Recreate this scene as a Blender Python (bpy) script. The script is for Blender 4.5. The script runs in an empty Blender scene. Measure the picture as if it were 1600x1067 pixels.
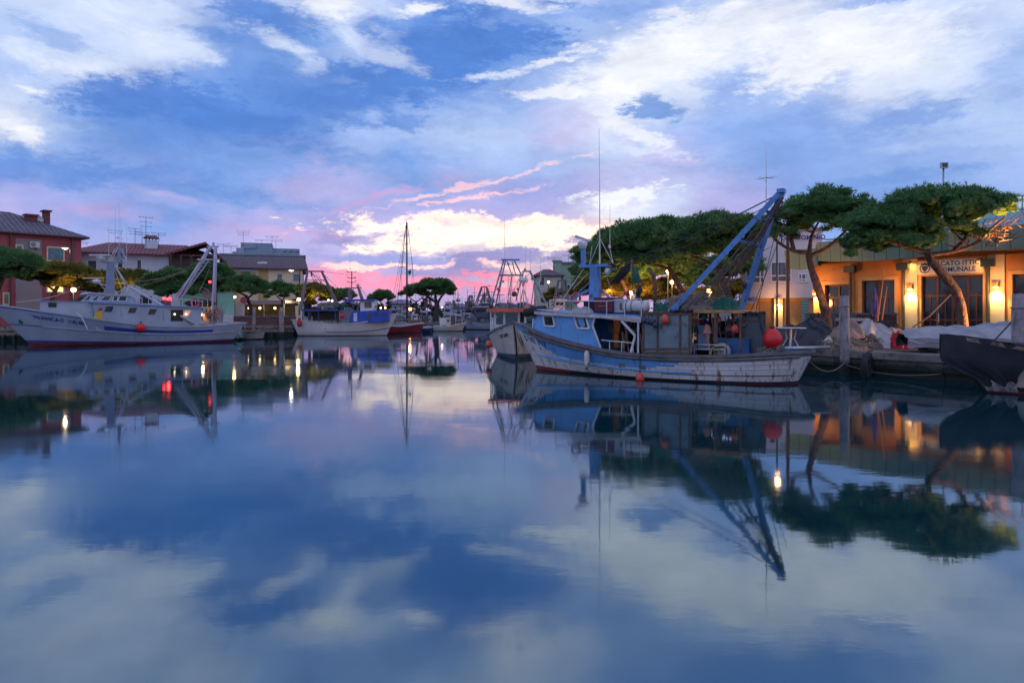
import bpy, math, random
import numpy as np
from mathutils import Vector, Matrix
R = math.radians
PI = math.pi
scn = bpy.context.scene
COL = scn.collection
F0, HX, HY, CH = 1067.0, 800.0, 489.0, 2.0      # focal length, horizon point of the photograph, eye height

def P(px, py, D):
    "point seen at px,py of the photograph, D metres away"
    return Vector(((px-HX)/F0*D, D, CH+(HY-py)/F0*D))

def lin(c):
    if isinstance(c, str):
        c = [int(c[i:i+2], 16)/255 for i in (0, 2, 4)]
    return tuple((x/12.92 if x <= .04045 else ((x+.055)/1.055)**2.4) for x in c)

# ------------------------------------------------------------------ materials
MC = {}
def mat(name, rgb, rough=.6, var=.25, scale=3., bump=.15, metal=0., dirt=None, dirt_amt=.4, dscale=2.5, streak=False,
        emit=None, es=1., rgb2=None, stripes=None, trans=0., coat=0., bscale=None, tide=None):
    if name in MC: return MC[name]
    m = bpy.data.materials.new(name); MC[name] = m
    m.use_nodes = True
    nt = m.node_tree; N = nt.nodes; Lk = nt.links
    b = N['Principled BSDF']
    b.inputs['Roughness'].default_value = rough
    b.inputs['Metallic'].default_value = metal
    if trans: b.inputs['Transmission Weight'].default_value = trans
    if coat: b.inputs['Coat Weight'].default_value = coat
    tc = N.new('ShaderNodeTexCoord')
    n1 = N.new('ShaderNodeTexNoise'); n1.inputs['Scale'].default_value = scale; n1.inputs['Detail'].default_value = 6
    Lk.new(tc.outputs['Object'], n1.inputs['Vector'])
    rp = N.new('ShaderNodeValToRGB')
    a = [max(0, c*(1-var)) for c in rgb]; c2 = rgb2 or [min(1, c*(1+var)) for c in rgb]
    rp.color_ramp.elements[0].position = .32; rp.color_ramp.elements[1].position = .68
    rp.color_ramp.elements[0].color = (*a, 1); rp.color_ramp.elements[1].color = (*c2, 1)
    Lk.new(n1.outputs['Fac'], rp.inputs['Fac'])
    col = rp.outputs['Color']
    if stripes:      # (axis, frequency per metre, colour, duty)
        ax, fr, sc_, duty = stripes
        sp = N.new('ShaderNodeSeparateXYZ'); Lk.new(tc.outputs['Object'], sp.inputs[0])
        m1 = N.new('ShaderNodeMath'); m1.operation = 'MULTIPLY'; m1.inputs[1].default_value = fr
        Lk.new(sp.outputs['XYZ'.index(ax)], m1.inputs[0])
        m2 = N.new('ShaderNodeMath'); m2.operation = 'FRACT'; Lk.new(m1.outputs[0], m2.inputs[0])
        m3 = N.new('ShaderNodeMath'); m3.operation = 'LESS_THAN'; m3.inputs[1].default_value = duty; Lk.new(m2.outputs[0], m3.inputs[0])
        mx = N.new('ShaderNodeMix'); mx.data_type = 'RGBA'
        Lk.new(m3.outputs[0], mx.inputs[0]); Lk.new(col, mx.inputs[6]); mx.inputs[7].default_value = (*sc_, 1)
        col = mx.outputs[2]
    if dirt:
        n2 = N.new('ShaderNodeTexNoise'); n2.inputs['Scale'].default_value = dscale; n2.inputs['Detail'].default_value = 8
        n2.inputs['Roughness'].default_value = .65
        mp = N.new('ShaderNodeMapping'); mp.inputs['Scale'].default_value = (3., 3., .35) if streak else (1, 1, 1)
        Lk.new(tc.outputs['Object'], mp.inputs[0]); Lk.new(mp.outputs[0], n2.inputs['Vector'])
        r2 = N.new('ShaderNodeValToRGB')
        r2.color_ramp.elements[0].position = .72-dirt_amt*.35; r2.color_ramp.elements[1].position = .78-dirt_amt*.25
        Lk.new(n2.outputs['Fac'], r2.inputs['Fac'])
        mx = N.new('ShaderNodeMix'); mx.data_type = 'RGBA'
        Lk.new(r2.outputs['Color'], mx.inputs[0]); Lk.new(col, mx.inputs[6]); mx.inputs[7].default_value = (*dirt, 1)
        col = mx.outputs[2]
    if tide:      # dark weed and wet below the tide line: (colour, z at which it ends)
        sz = N.new('ShaderNodeSeparateXYZ'); Lk.new(tc.outputs['Object'], sz.inputs[0])
        ad = N.new('ShaderNodeMath'); ad.operation = 'MULTIPLY_ADD'; ad.inputs[1].default_value = -.35; Lk.new(n1.outputs['Fac'], ad.inputs[0]); Lk.new(sz.outputs[2], ad.inputs[2])
        mr = N.new('ShaderNodeMapRange'); mr.inputs[1].default_value = tide[1]; mr.inputs[2].default_value = tide[1]-.14; Lk.new(ad.outputs[0], mr.inputs[0])
        mx = N.new('ShaderNodeMix'); mx.data_type = 'RGBA'; Lk.new(mr.outputs[0], mx.inputs[0]); Lk.new(col, mx.inputs[6]); mx.inputs[7].default_value = (*tide[0], 1); col = mx.outputs[2]
    Lk.new(col, b.inputs['Base Color'])
    if bump:
        n3 = N.new('ShaderNodeTexNoise'); n3.inputs['Scale'].default_value = bscale or scale*6; n3.inputs['Detail'].default_value = 5
        Lk.new(tc.outputs['Object'], n3.inputs['Vector'])
        bp = N.new('ShaderNodeBump'); bp.inputs['Strength'].default_value = bump; bp.inputs['Distance'].default_value = .05
        Lk.new(n3.outputs['Fac'], bp.inputs['Height']); Lk.new(bp.outputs[0], b.inputs['Normal'])
    if emit:
        b.inputs['Emission Color'].default_value = (*emit, 1); b.inputs['Emission Strength'].default_value = es
    return m

def glass(name='window glass', rgb=(.02, .03, .04), rough=.06):
    return mat(name, rgb, rough, .3, 1.5, 0.)

RUST = (.13, .045, .02)
white = mat('white paint', (.62, .63, .66), .45, .12, 1.2, .08, dirt=(.30, .25, .20), dirt_amt=.28, streak=True)
whiteh = mat('weathered white hull paint', (.60, .58, .60), .5, .12, 1.2, .12, dirt=(.22, .10, .045), dirt_amt=.56, dscale=2.6, streak=True)
bluep = mat('sky blue boat paint', (.11, .32, .66), .5, .18, 1.2, .12, dirt=(.10, .19, .34), dirt_amt=.45, dscale=2.2, streak=True)
bluel = mat('pale blue paint', (.10, .36, .74), .45, .15, 2, .05)
bluem = mat('blue crane paint', (.08, .23, .52), .5, .2, 2, .1, dirt=(.07, .06, .08), dirt_amt=.45, dscale=5)
grayr = mat('weathered grey rubbing strake', (.13, .12, .13), .8, .35, 3, .3, dirt=RUST, dirt_amt=.4)
redaf = mat('dark red antifouling', (.13, .02, .025), .6, .25, 2, .1)
blackm = mat('black tar paint', (.008, .009, .012), .5, .3, 2, .1)
rubber = mat('black rubber', (.012, .012, .014), .75, .3, 6, .2)
steelg = mat('rusty grey green steel plate', (.13, .19, .22), .65, .2, 1.5, .2, dirt=(.10, .05, .035), dirt_amt=.46, dscale=3.2)
steeld = mat('dark grey steel plate', (.07, .09, .11), .65, .25, 1.5, .2, dirt=(.035, .025, .02), dirt_amt=.5, dscale=3)
galv = mat('galvanised metal', (.42, .43, .46), .35, .2, 4, .05, metal=.6)
paintw = mat('white painted metal', (.55, .56, .6), .4, .15, 4, .05)
darkmet = mat('dark metal', (.05, .05, .06), .5, .3, 5, .1, metal=.4)
ironr = mat('rusty iron', (.11, .06, .045), .8, .4, 5, .3)
wood = mat('weathered wood', (.16, .12, .09), .8, .35, 5, .35, dirt=(.05, .04, .035), dirt_amt=.5, streak=True)
woodo = mat('orange plywood', (.42, .20, .07), .7, .3, 4, .2)
woodd = mat('dark wood', (.05, .03, .02), .7, .35, 5, .2)
orange = mat('orange buoy plastic', (.55, .07, .04), .4, .15, 3, .05, dirt=(.28, .05, .035), dirt_amt=.4)
redb = mat('bright red buoy plastic', (.62, .012, .015), .38, .12, 3, .08, dirt=(.35, .01, .01), dirt_amt=.4)
whitb = mat('off white fender plastic', (.55, .53, .5), .5, .12, 3, .05, dirt=(.25, .22, .18), dirt_amt=.4)
blueb = mat('dark blue float plastic', (.02, .03, .07), .4, .2, 4, .05)
ropem = mat('tan rope', (.26, .21, .16), .9, .3, 12, .3)
roped = mat('dark wire rope', (.03, .03, .035), .8, .3, 12, .2)
netb = mat('brown fishing net', (.20, .16, .14), .95, .5, 9, 1., dirt=(.05, .04, .04), dirt_amt=.6, dscale=9, bscale=30)
netg = mat('green fishing net', (.012, .12, .085), .9, .5, 9, 1., dirt=(.006, .03, .03), dirt_amt=.6, dscale=8, bscale=30)
maroon = mat('maroon tarpaulin', (.12, .012, .03), .6, .25, 3, .2)
tarpw = mat('grey white canvas', (.30, .30, .33), .85, .22, 2.5, .5, bscale=5, dirt=(.22, .19, .17), dirt_amt=.35)
tarpk = mat('black canvas', (.014, .017, .026), .8, .4, 2, .3, bscale=25)
tarpb = mat('blue tarpaulin', (.02, .05, .24), .55, .3, 3, .3)
tarpt = mat('tan canvas', (.26, .19, .16), .85, .25, 3, .25)
redcl = mat('red cloth', (.42, .01, .02), .7, .3, 4, .2)
greencl = mat('dark green flag cloth', (.02, .10, .07), .8, .3, 4, .1)
blackcl = mat('black flag cloth', (.012, .012, .016), .8, .3, 4, .1)
orroof = mat('orange red roof paint', (.60, .10, .05), .5, .15, 2, .05)
cobalt = mat('cobalt blue paint', (.012, .06, .40), .42, .2, 1.5, .08, dirt=(.01, .03, .18), dirt_amt=.35)
navy = mat('navy blue stripe paint', (.02, .045, .26), .45, .2, 2, .05)
redhull = mat('red hull paint', (.20, .015, .03), .4, .2, 2, .08, dirt=(.12, .02, .03), dirt_amt=.35)
gwin = glass()
glit = mat('lit window glass', (.3, .2, .1), .3, .2, 2, 0, emit=(1., .62, .25), es=1.6)
lampm = mat('glowing lamp glass', (1, .8, .5), .3, 0, 1, 0, emit=(1., .55, .18), es=9.)
lampw = mat('glowing white lamp glass', (1, .9, .7), .3, 0, 1, 0, emit=(1., .74, .42), es=7.)
redl = mat('glowing red lamp', (1, .05, .03), .3, 0, 1, 0, emit=(1., .03, .03), es=8.)

# ------------------------------------------------------------------ mesh builder
class MB:
    def __init__(s): s.v = []; s.f = []; s.mi = []
    def add(s, vs, fs, m=0):
        o = len(s.v); s.v += [tuple(v) for v in vs]
        for k, f in enumerate(fs): s.f.append(tuple(i+o for i in f)); s.mi.append(m[k] if isinstance(m, list) else m)
    def box(s, c, d, rz=0, m=0, M=None):
        x, y, z = d[0]/2, d[1]/2, d[2]/2
        vs = [Vector((a*x, b*y, e*z)) for e in (-1, 1) for b in (-1, 1) for a in (-1, 1)]
        T = Matrix.Rotation(rz, 3, 'Z') if M is None else M
        c = Vector(c)
        s.add([c+T@v for v in vs], [(0, 2, 3, 1), (4, 5, 7, 6), (0, 1, 5, 4), (2, 6, 7, 3), (0, 4, 6, 2), (1, 3, 7, 5)], m)
    def bar(s, p, q, w, h=None, m=0):
        p = Vector(p); q = Vector(q); h = h or w
        d = q-p; L = d.length
        if L < 1e-5: return
        M = d.to_track_quat('X', 'Z').to_matrix()
        s.box((p+q)/2, (L, w, h), m=m, M=M)
    def tube(s, pts, r, n=6, m=0, cap=True):
        pts = [Vector(p) for p in pts]; k = len(pts)
        rs = r if isinstance(r, (list, tuple)) else [r]*k
        vs = []; qt = None; dp = None
        for i, p in enumerate(pts):
            d = (pts[min(i+1, k-1)]-pts[max(i-1, 0)])
            if d.length < 1e-6: d = dp or Vector((0, 0, 1))
            d = d.normalized()
            qt = d.to_track_quat('Z', 'Y') if qt is None else dp.rotation_difference(d) @ qt      # no twist from ring to ring
            dp = d; M = qt.to_matrix()
            for j in range(n):
                a = 2*PI*j/n
                vs.append(p+M@Vector((math.cos(a)*rs[i], math.sin(a)*rs[i], 0)))
        fs = [(i*n+j, i*n+(j+1) % n, (i+1)*n+(j+1) % n, (i+1)*n+j) for i in range(k-1) for j in range(n)]
        if cap: fs += [tuple(range(n-1, -1, -1)), tuple((k-1)*n+j for j in range(n))]
        s.add(vs, fs, m)
    def lathe(s, prof, c=(0, 0, 0), n=14, m=0, M=None):
        c = Vector(c); T = M or Matrix.Identity(3)
        vs = [c+T@Vector((r*math.cos(2*PI*j/n), r*math.sin(2*PI*j/n), z)) for r, z in prof for j in range(n)]
        fs = [(i*n+j, i*n+(j+1) % n, (i+1)*n+(j+1) % n, (i+1)*n+j) for i in range(len(prof)-1) for j in range(n)]
        s.add(vs, fs, m)
    def ball(s, c, r, m=0, n=12, sq=1., point=0.):
        pr = []
        for i in range(9):
            a = -PI/2+PI*i/8
            rr = math.cos(a)*r; z = math.sin(a)*r*sq
            if point and a > 0: z += point*r*(math.sin(a)**3)
            pr.append((max(rr, .002), z))
        s.lathe(pr, c, n, m)
    def torus(s, c, r0, r1, M=None, m=0, n=18, k=7, m2=None):
        T = M or Matrix.Identity(3); c = Vector(c); vs = []; fs = []; mm = []
        for i in range(n):
            a = 2*PI*i/n
            for j in range(k):
                b = 2*PI*j/k; rr = r0+r1*math.cos(b)
                vs.append(c+T@Vector((rr*math.cos(a), rr*math.sin(a), r1*math.sin(b))))
        for i in range(n):
            for j in range(k):
                fs.append((i*k+j, ((i+1) % n)*k+j, ((i+1) % n)*k+(j+1) % k, i*k+(j+1) % k))
                mm.append(m2 if (m2 is not None and (i*4//n*n//4 <= i < i*4//n*n//4+2)) else m)
        s.add(vs, fs, mm)
    def prism(s, poly, y0, y1, m=0):
        "polygon of (x,z) extruded from y0 to y1"
        n = len(poly)
        vs = [(x, y0, z) for x, z in poly]+[(x, y1, z) for x, z in poly]
        fs = [tuple(range(n-1, -1, -1)), tuple(range(n, 2*n))]+[(i, (i+1) % n, n+(i+1) % n, n+i) for i in range(n)]
        s.add(vs, fs, m)
    def prismz(s, poly, z0, z1, m=0):
        n = len(poly)
        vs = [(x, y, z0) for x, y in poly]+[(x, y, z1) for x, y in poly]
        fs = [tuple(range(n-1, -1, -1)), tuple(range(n, 2*n))]+[(i, (i+1) % n, n+(i+1) % n, n+i) for i in range(n)]
        s.add(vs, fs, m)
    def quad(s, a, b, c, d, m=0): s.add([a, b, c, d], [(0, 1, 2, 3)], m)
    def grid(s, fn, nu, nv, m=0, wrap=False):
        vs = [fn(i/(nu-1), j/(nv-1)) for i in range(nu) for j in range(nv)]
        fs = [(i*nv+j, (i+1)*nv+j, (i+1)*nv+j+1, i*nv+j+1) for i in range(nu-1) for j in range(nv-1)]
        s.add(vs, fs, m)
    def build(s, name, mats, parent=None, smooth=False):
        me = bpy.data.meshes.new(name); me.from_pydata(s.v, [], s.f)
        for mm in (mats if isinstance(mats, (list, tuple)) else [mats]): me.materials.append(mm)
        me.polygons.foreach_set('material_index', s.mi)
        if smooth: me.polygons.foreach_set('use_smooth', [True]*len(me.polygons))
        me.update()
        o = bpy.data.objects.new(name, me); COL.objects.link(o)
        if parent: o.parent = parent
        return o

def tag(o, label=None, cat=None, group=None, kind=None):
    if label: o['label'] = label
    if cat: o['category'] = cat
    if group: o['group'] = group
    if kind: o['kind'] = kind
    return o
def empty(name, loc=(0, 0, 0), rz=0, label=None, cat=None, group=None):
    o = bpy.data.objects.new(name, None); o.empty_display_size = .3
    COL.objects.link(o); o.location = loc; o.rotation_euler = (0, 0, rz)
    return tag(o, label, cat, group)
def copy_tree(o, parent=None):
    c = o.copy(); COL.objects.link(c)
    if parent: c.parent = parent
    for ch in [x for x in COL.objects if x.parent == o]: copy_tree(ch, c)
    return c

class Frame:
    "a local frame: origin on the water or ground, x axis along u"
    def __init__(s, o, u):
        u = Vector((u[0], u[1])).normalized()
        s.o = Vector((o[0], o[1])); s.u = u; s.n = Vector((-u.y, u.x)); s.rz = math.atan2(u.y, u.x)
        s.z = o[2] if len(o) > 2 else 0.
    def l(s, px, py, yl=0.):
        "local point on the plane y = yl seen at px,py"
        k = (px-HX)/F0      # ray (k,1)*D ; (ray-o).n = yl
        D = (yl+s.o.dot(s.n))/(Vector((k, 1)).dot(s.n))
        x = (Vector((k*D, D))-s.o).dot(s.u)
        return Vector((x, yl, CH+(HY-py)/F0*D-s.z))
    def xz(s, px, py, yl=0.):
        p = s.l(px, py, yl); return (p.x, p.z)
    def w(s, x, y, z=0.):
        q = s.o+s.u*x+s.n*y; return Vector((q.x, q.y, z+s.z))
    def root(s, name, label, cat, group=None):
        return empty(name, (s.o.x, s.o.y, s.z), s.rz, label, cat, group)

def sag(p, q, d, n=10):
    p = Vector(p); q = Vector(q)
    return [p.lerp(q, i/n)-Vector((0, 0, d*4*(i/n)*(1-i/n))) for i in range(n+1)]

def text_mesh(body, size, bold=0.):
    cu = bpy.data.curves.new('lettering', 'FONT'); cu.body = body; cu.size = size; cu.align_x = 'CENTER'; cu.align_y = 'CENTER'
    cu.resolution_u = 2; cu.offset = bold
    ob = bpy.data.objects.new('lettering', cu); COL.objects.link(ob)
    bpy.context.view_layer.update()
    me = bpy.data.meshes.new_from_object(ob.evaluated_get(bpy.context.evaluated_depsgraph_get()))
    vs = [tuple(v.co) for v in me.vertices]; fs = [tuple(p.vertices) for p in me.polygons]
    bpy.data.objects.remove(ob); bpy.data.meshes.remove(me); bpy.data.curves.remove(cu)
    return vs, fs

# ------------------------------------------------------------------ hull
class Hull:
    def __init__(s, L, B, sheer, ob=1., os_=.3, w0=.8, wl=.86, keel=.4, pb=2.2, round_stern=False, s0=.45):
        s.L, s.B, s.sh, s.ob, s.os, s.w0, s.wl, s.k, s.pb, s.rs, s.s0 = L, B, sheer, ob, os_, w0, wl, keel, pb, round_stern, s0
    def sheer(s, q):
        p = s.sh
        for i in range(len(p)-1):
            if q <= p[i+1][0]:
                # catmull-rom for a fair line
                a = p[max(i-1, 0)][1]; b = p[i][1]; c = p[i+1][1]; d = p[min(i+2, len(p)-1)][1]
                t = (q-p[i][0])/(p[i+1][0]-p[i][0])
                return .5*((2*b)+(c-a)*t+(2*a-5*b+4*c-d)*t*t+(3*b-a-3*c+d)*t**3)
        return p[-1][1]
    def plan(s, q, top):
        f = 1.
        s0 = s.s0+(.05 if top else -.08)
        if q > s0:
            t = (q-s0)/(1-s0); f = 1-t**(s.pb if top else s.pb*.75)
        if q < .45:
            t = 1-q/.45; f *= 1-(1-s.w0)*t**2*(1. if top else 1.25)
        if s.rs and q < .12:
            t = 1-q/.12; f *= math.sqrt(max(0, 1-t*t*.999))
        return max(f, 0.)
    def pt(s, q, z, side=1, off=0.):
        zs = s.sheer(q)
        h = max(0, min(1, z/zs))
        b1 = s.plan(q, True)*s.B/2; b0 = s.plan(q, False)*s.B/2*s.wl
        b = b0+(b1-b0)*h**.9
        x0 = -s.L/2+q*s.L
        e = max(0, (q-.55)/.45)**2*s.ob*h**1.1
        if z < 0:
            t = -z/s.k; b = b0*math.sqrt(max(0, 1-t*t*.97)); e = -max(0, (q-.7)/.3)**2*.5*t
        e -= max(0, (.3-q)/.3)**2*s.os*(h if z > 0 else 0)
        return Vector((x0+e, side*(b+off), z))
    def shell(s, rows, mats, parent, name='hull', nq=36, deckz=.35, deckm=None, capm=None, thick=.07, cap=.06):
        "rows: list of (v0, v1, fn(q)->material index) with v as a fraction of sheer height, negative below water"
        mb = MB()
        qs = [i/nq for i in range(nq+1)]
        if s.rs: qs = [0, .004, .012, .025, .045, .07, .1]+[.13+.87*i/(nq-6) for i in range(nq-5)]
        vv = [rows[0][0]]+[r[1] for r in rows]
        zf = lambda q, v: v*s.sheer(q) if v > 0 else v*s.k
        n = len(vv)
        for side in (1, -1):
            o = [s.pt(q, zf(q, v), side) for q in qs for v in vv]
            fs = []; mi = []
            for i in range(len(qs)-1):
                for j in range(n-1):
                    f = (i*n+j, (i+1)*n+j, (i+1)*n+j+1, i*n+j+1)
                    fs.append(f if side < 0 else f[::-1]); mi.append(rows[j][2]((qs[i]+qs[i+1])/2))
            mb.add(o, fs, mi)
        # transom
        if not s.rs:
            for j in range(n-1):
                a, b = s.pt(0, zf(0, vv[j]), 1), s.pt(0, zf(0, vv[j+1]), 1)
                a2, b2 = s.pt(0, zf(0, vv[j]), -1), s.pt(0, zf(0, vv[j+1]), -1)
                mb.add([a, b, b2, a2], [(0, 1, 2, 3)], rows[j][2](0.))
        h = mb.build(name, mats, parent, smooth=True)
        # cap rail with inner bulwark
        mb = MB(); ringo = []; 
        for side in (1, -1):
            vs = []
            for q in qs:
                zt = s.sheer(q); p = s.pt(q, zt, side)
                inn = max(abs(p.y)-thick-.03, 0)*side; out = (abs(p.y)+.03)*side
                vs += [(p.x+.02, out, zt-cap), (p.x+.02, out, zt+.03), (p.x-.03, inn, zt+.03), (p.x-.03, inn, zt-cap)]
            fs = [(4*i+a, 4*(i+1)+a, 4*(i+1)+(a+1) % 4, 4*i+(a+1) % 4) for i in range(len(qs)-1) for a in range(4)]
            mb.add(vs, fs)
        if not s.rs:
            p = s.pt(0, s.sheer(0), 1); mb.box((p.x, 0, p.z-.015), (.1, 2*abs(p.y)+.06, .09))
        mb.build('cap_rail', capm or grayr, parent)
        mb = MB()
        dk = [min(s.sheer(q)-.05, s.sheer(.4)-deckz+max(0, s.sheer(q)-s.sheer(.4))*.75) for q in qs]
        for side in (1, -1):
            vs = []
            for q, z in zip(qs, dk):
                p = s.pt(q, s.sheer(q), side); y = max(abs(p.y)-thick, 0)*side
                pd = s.pt(q, z, side); yd = max(min(abs(pd.y)-.03, abs(y)), 0)*side
                dx = -.04 if q > .5 else (.12 if q < .15 else .03); xi = min(p.x, pd.x) if q > .5 else max(p.x, pd.x)
                vs += [(p.x+dx*.6, y*(.9 if q < .1 and s.rs else 1), s.sheer(q)-.02), (xi+dx, yd*(.85 if q < .1 and s.rs else 1), z), (xi+dx, 0, z+.03)]
            mb.add(vs, [(3*i+a, 3*(i+1)+a, 3*(i+1)+a+1, 3*i+a+1) for i in range(len(qs)-1) for a in (0, 1)])
        if not s.rs:
            p = s.pt(0, s.sheer(0), 1); mb.box((p.x+.08, 0, (p.z+dk[0])/2), (.03, 2*abs(p.y)-.1, p.z-dk[0]))
        mb.build('deck', deckm or paintw, parent)
        return h
    def rail(s, v, r, m, parent, name='rubbing_strake', q0=.02, q1=.98, sides=(1, -1), n=30):
        mb = MB()
        for sd in sides:
            mb.tube([s.pt(q0+(q1-q0)*i/n, s.sheer(q0+(q1-q0)*i/n)*v, sd, r*.5) for i in range(n+1)], r, 5)
        return mb.build(name, m, parent, smooth=True)
    def text(s, body, size, q, v, side, m, parent, flip, bold=.0, name='lettering', slant=0., xs=1.):
        "lettering wrapped on the hull side; flip = reading direction runs toward the stern"
        vs, fs = text_mesh(body, size, bold); out = []
        tot = s.L+.001
        for x, y, z in vs:
            x = x*xs+y*slant
            qq = q+(-x if flip else x)/tot
            z0 = v*s.sheer(qq)+y
            out.append(s.pt(qq, z0, side, .012))
        mb = MB(); mb.add(out, fs)
        return mb.build(name, m, parent)

# ------------------------------------------------------------------ sky
def make_world():
    w = bpy.data.worlds.new('World'); scn.world = w; w.use_nodes = True
    nt = w.node_tree; N = nt.nodes; Lk = nt.links; N.clear()
    PAL = dict(W='F1F4FD', w='D8E3FA', L='BACFF6', l='A3BDF0', B='86A8E8', b='729BDF', D='628FDA', d='5483D3',
               P='B4B1E6', p='9FA7E4', m='D2A6D6', M='DFA0C8', S='EE9CBC', Y='FFEEE2', y='FBD0D0', s='9A97CE', g='AFA3D2', Q='C9BDEA')
    rows = [(-330, 'p p l l B B b b B b b b b b B b b B B l l'),
            (-120, 'l L L l L L B B L L L l B b b b b B l L L'),
            (-50,  'L w L L w l B b b L w L b b D b b b B L L'),
            (-15,  'L w w w l l l L B b W w l l L L b B l w w'),
            (15, 'L L w L B b w w l D b L B l L W w w w L w'),
            (50, 'L L L w B d b L d d D b l w W w W W w l L'),
            (100, 'l w w w B b B l d d b B W W w L W W w w l'),
            (150, 'w B d d D D d d D b B L W w l l B w w L l'),
            (200, 'W L b D d d b l l L L Q w l B B B B l l L'),
            (250,  'b b B b B B p l b l l l L Q l b B l B l l'),
            (300,  'p p B P b B P P B P p p Q L P p B b B B l'),
            (335,  'P P p b B P p P P P P P W w P P B B B B l'),
            (365,  'P p B b p P P p Q Y Y Q y w P P B B B B B'),
            (385,  'P P P p P P P Q Y Q Y Y W Q P P B B B B B'),
            (410,  'P P P P P P P P P s y g g y P p p l B B B'),
            (435,  'P P P P P Q m M P P y s M y m P p l l B B'),
            (460,  'P P P P P P P m P m S S m P P p p l l B B'),
            (489,  'g g P P P P m m g P g g m P P p p l l B B')]
    rows = [(y, [lin(PAL[c]) for c in s.split()]) for y, s in rows]
    def samp(px, py):
        cx = max(0, min(19.999, px/80)); i = int(cx); f = cx-i
        for k in range(len(rows)-1):
            if py <= rows[k+1][0] or k == len(rows)-2: break
        t = max(0, min(1, (py-rows[k][0])/(rows[k+1][0]-rows[k][0])))
        g = lambda r: [rows[r][1][i][c]*(1-f)+rows[r][1][i+1][c]*f for c in range(3)]
        a, b = g(k), g(k+1)
        return [a[c]*(1-t)+b[c]*t for c in range(3)]
    def math_(op, a, b=None, c=None, clamp=False):
        n = N.new('ShaderNodeMath'); n.operation = op; n.use_clamp = clamp
        for i, v in enumerate((a, b, c)):
            if v is None: continue
            if isinstance(v, (int, float)): n.inputs[i].default_value = v
            else: Lk.new(v, n.inputs[i])
        return n.outputs[0]
    tc = N.new('ShaderNodeTexCoord'); sp = N.new('ShaderNodeSeparateXYZ'); Lk.new(tc.outputs['Generated'], sp.inputs[0])
    X, Y, Z = sp.outputs
    az = math_('ARCTAN2', X, Y)
    U = math_('MULTIPLY', az, 10.67)
    hyp = math_('SQRT', math_('ADD', math_('MULTIPLY', X, X), math_('MULTIPLY', Y, Y)))
    V = math_('MULTIPLY', math_('DIVIDE', math_('ABSOLUTE', Z), math_('MAXIMUM', hyp, .02)), 10.67)
    cb = N.new('ShaderNodeCombineXYZ'); Lk.new(U, cb.inputs[0]); Lk.new(V, cb.inputs[1])
    UV = cb.outputs[0]
    def noise(scale, sx, sy, off, det=5, rough=.6, src=None, dist=0.):
        mp = N.new('ShaderNodeMapping'); mp.inputs['Scale'].default_value = (sx, sy, 1); mp.inputs['Location'].default_value = (off, off*.7, off*.3)
        mp.inputs['Rotation'].default_value = (0, 0, R(-4))
        Lk.new(src or UV, mp.inputs[0])
        n = N.new('ShaderNodeTexNoise'); n.inputs['Scale'].default_value = scale; n.inputs['Detail'].default_value = det
        n.inputs['Roughness'].default_value = rough; n.inputs['Distortion'].default_value = dist
        Lk.new(mp.outputs[0], n.inputs['Vector']); return n
    def vm(op, a, b):
        n = N.new('ShaderNodeVectorMath'); n.operation = op
        for i, v in enumerate((a, b)):
            if isinstance(v, tuple): n.inputs[i].default_value = v
            else: Lk.new(v, n.inputs[i])
        return n.outputs[0]
    n1 = noise(1., .55, 1.0, 3.1)
    n2 = noise(1.9, .6, 1.2, 11.7, det=6, rough=.68)
    w1 = vm('MULTIPLY', vm('SUBTRACT', n1.outputs['Color'], (.5, .5, .5)), (.9, .6, 0))
    w2 = vm('MULTIPLY', vm('SUBTRACT', n2.outputs['Color'], (.5, .5, .5)), (1.3, .8, 0))
    W = vm('ADD', vm('ADD', UV, w1), w2)
    ws = vm('ADD', UV, vm('MULTIPLY', vm('ADD', w1, w2), (.6, .6, 0)))     # milder warp for the placed clouds
    s2 = N.new('ShaderNodeSeparateXYZ'); Lk.new(W, s2.inputs[0]); WU, WV = s2.outputs[0], s2.outputs[1]
    vs = [0, .22, .5, .78, 1.02, 1.25, 1.55, 1.9, 2.35, 2.8, 3.25, 3.7, 4.15, 4.6, 5.1, 6.0, 7.6]
    def chain(v, c):      # keeps the evaluation serial so that the shader stack stays small
        if c is None: return v
        n = N.new('ShaderNodeVectorMath'); n.operation = 'MULTIPLY_ADD'
        Lk.new(c, n.inputs[0]); n.inputs[1].default_value = (1e-7, 1e-7, 1e-7); Lk.new(v, n.inputs[2]); return n.outputs[0]
    def ramp(v, prev=None):
        r = N.new('ShaderNodeValToRGB'); n = 29; el = r.color_ramp.elements
        while len(el) < n: el.new(len(el)/n)
        for i in range(n):
            el[i].position = i/(n-1)
        for i in range(n):
            f = i/(n-1); u = (f-.5)*14.4; px = 800+1067*math.tan(u/10.67)
            py = 489-v*100*math.sqrt(1067**2+(px-800)**2)/1067
            el[i].color = (*samp(px, py), 1)
        sx = N.new('ShaderNodeSeparateXYZ'); Lk.new(chain(W, prev), sx.inputs[0])
        Lk.new(math_('MULTIPLY_ADD', sx.outputs[0], 1/14.4, .5, clamp=True), r.inputs['Fac']); return r.outputs['Color']
    def mix(f, a, b, mode='MIX'):
        n = N.new('ShaderNodeMix'); n.data_type = 'RGBA'; n.blend_type = mode
        for i, v in ((0, f), (6, a), (7, b)):
            if isinstance(v, (int, float)): n.inputs[i].default_value = v
            elif isinstance(v, tuple): n.inputs[i].default_value = (*v, 1) if len(v) == 3 else v
            else: Lk.new(v, n.inputs[i])
        return n.outputs[2]
    col = ramp(vs[0])
    for a, b in zip(vs, vs[1:]):
        f = math_('MULTIPLY_ADD', WV, 1/(b-a), -a/(b-a), clamp=True)
        col = mix(f, col, ramp(b, col))
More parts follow.
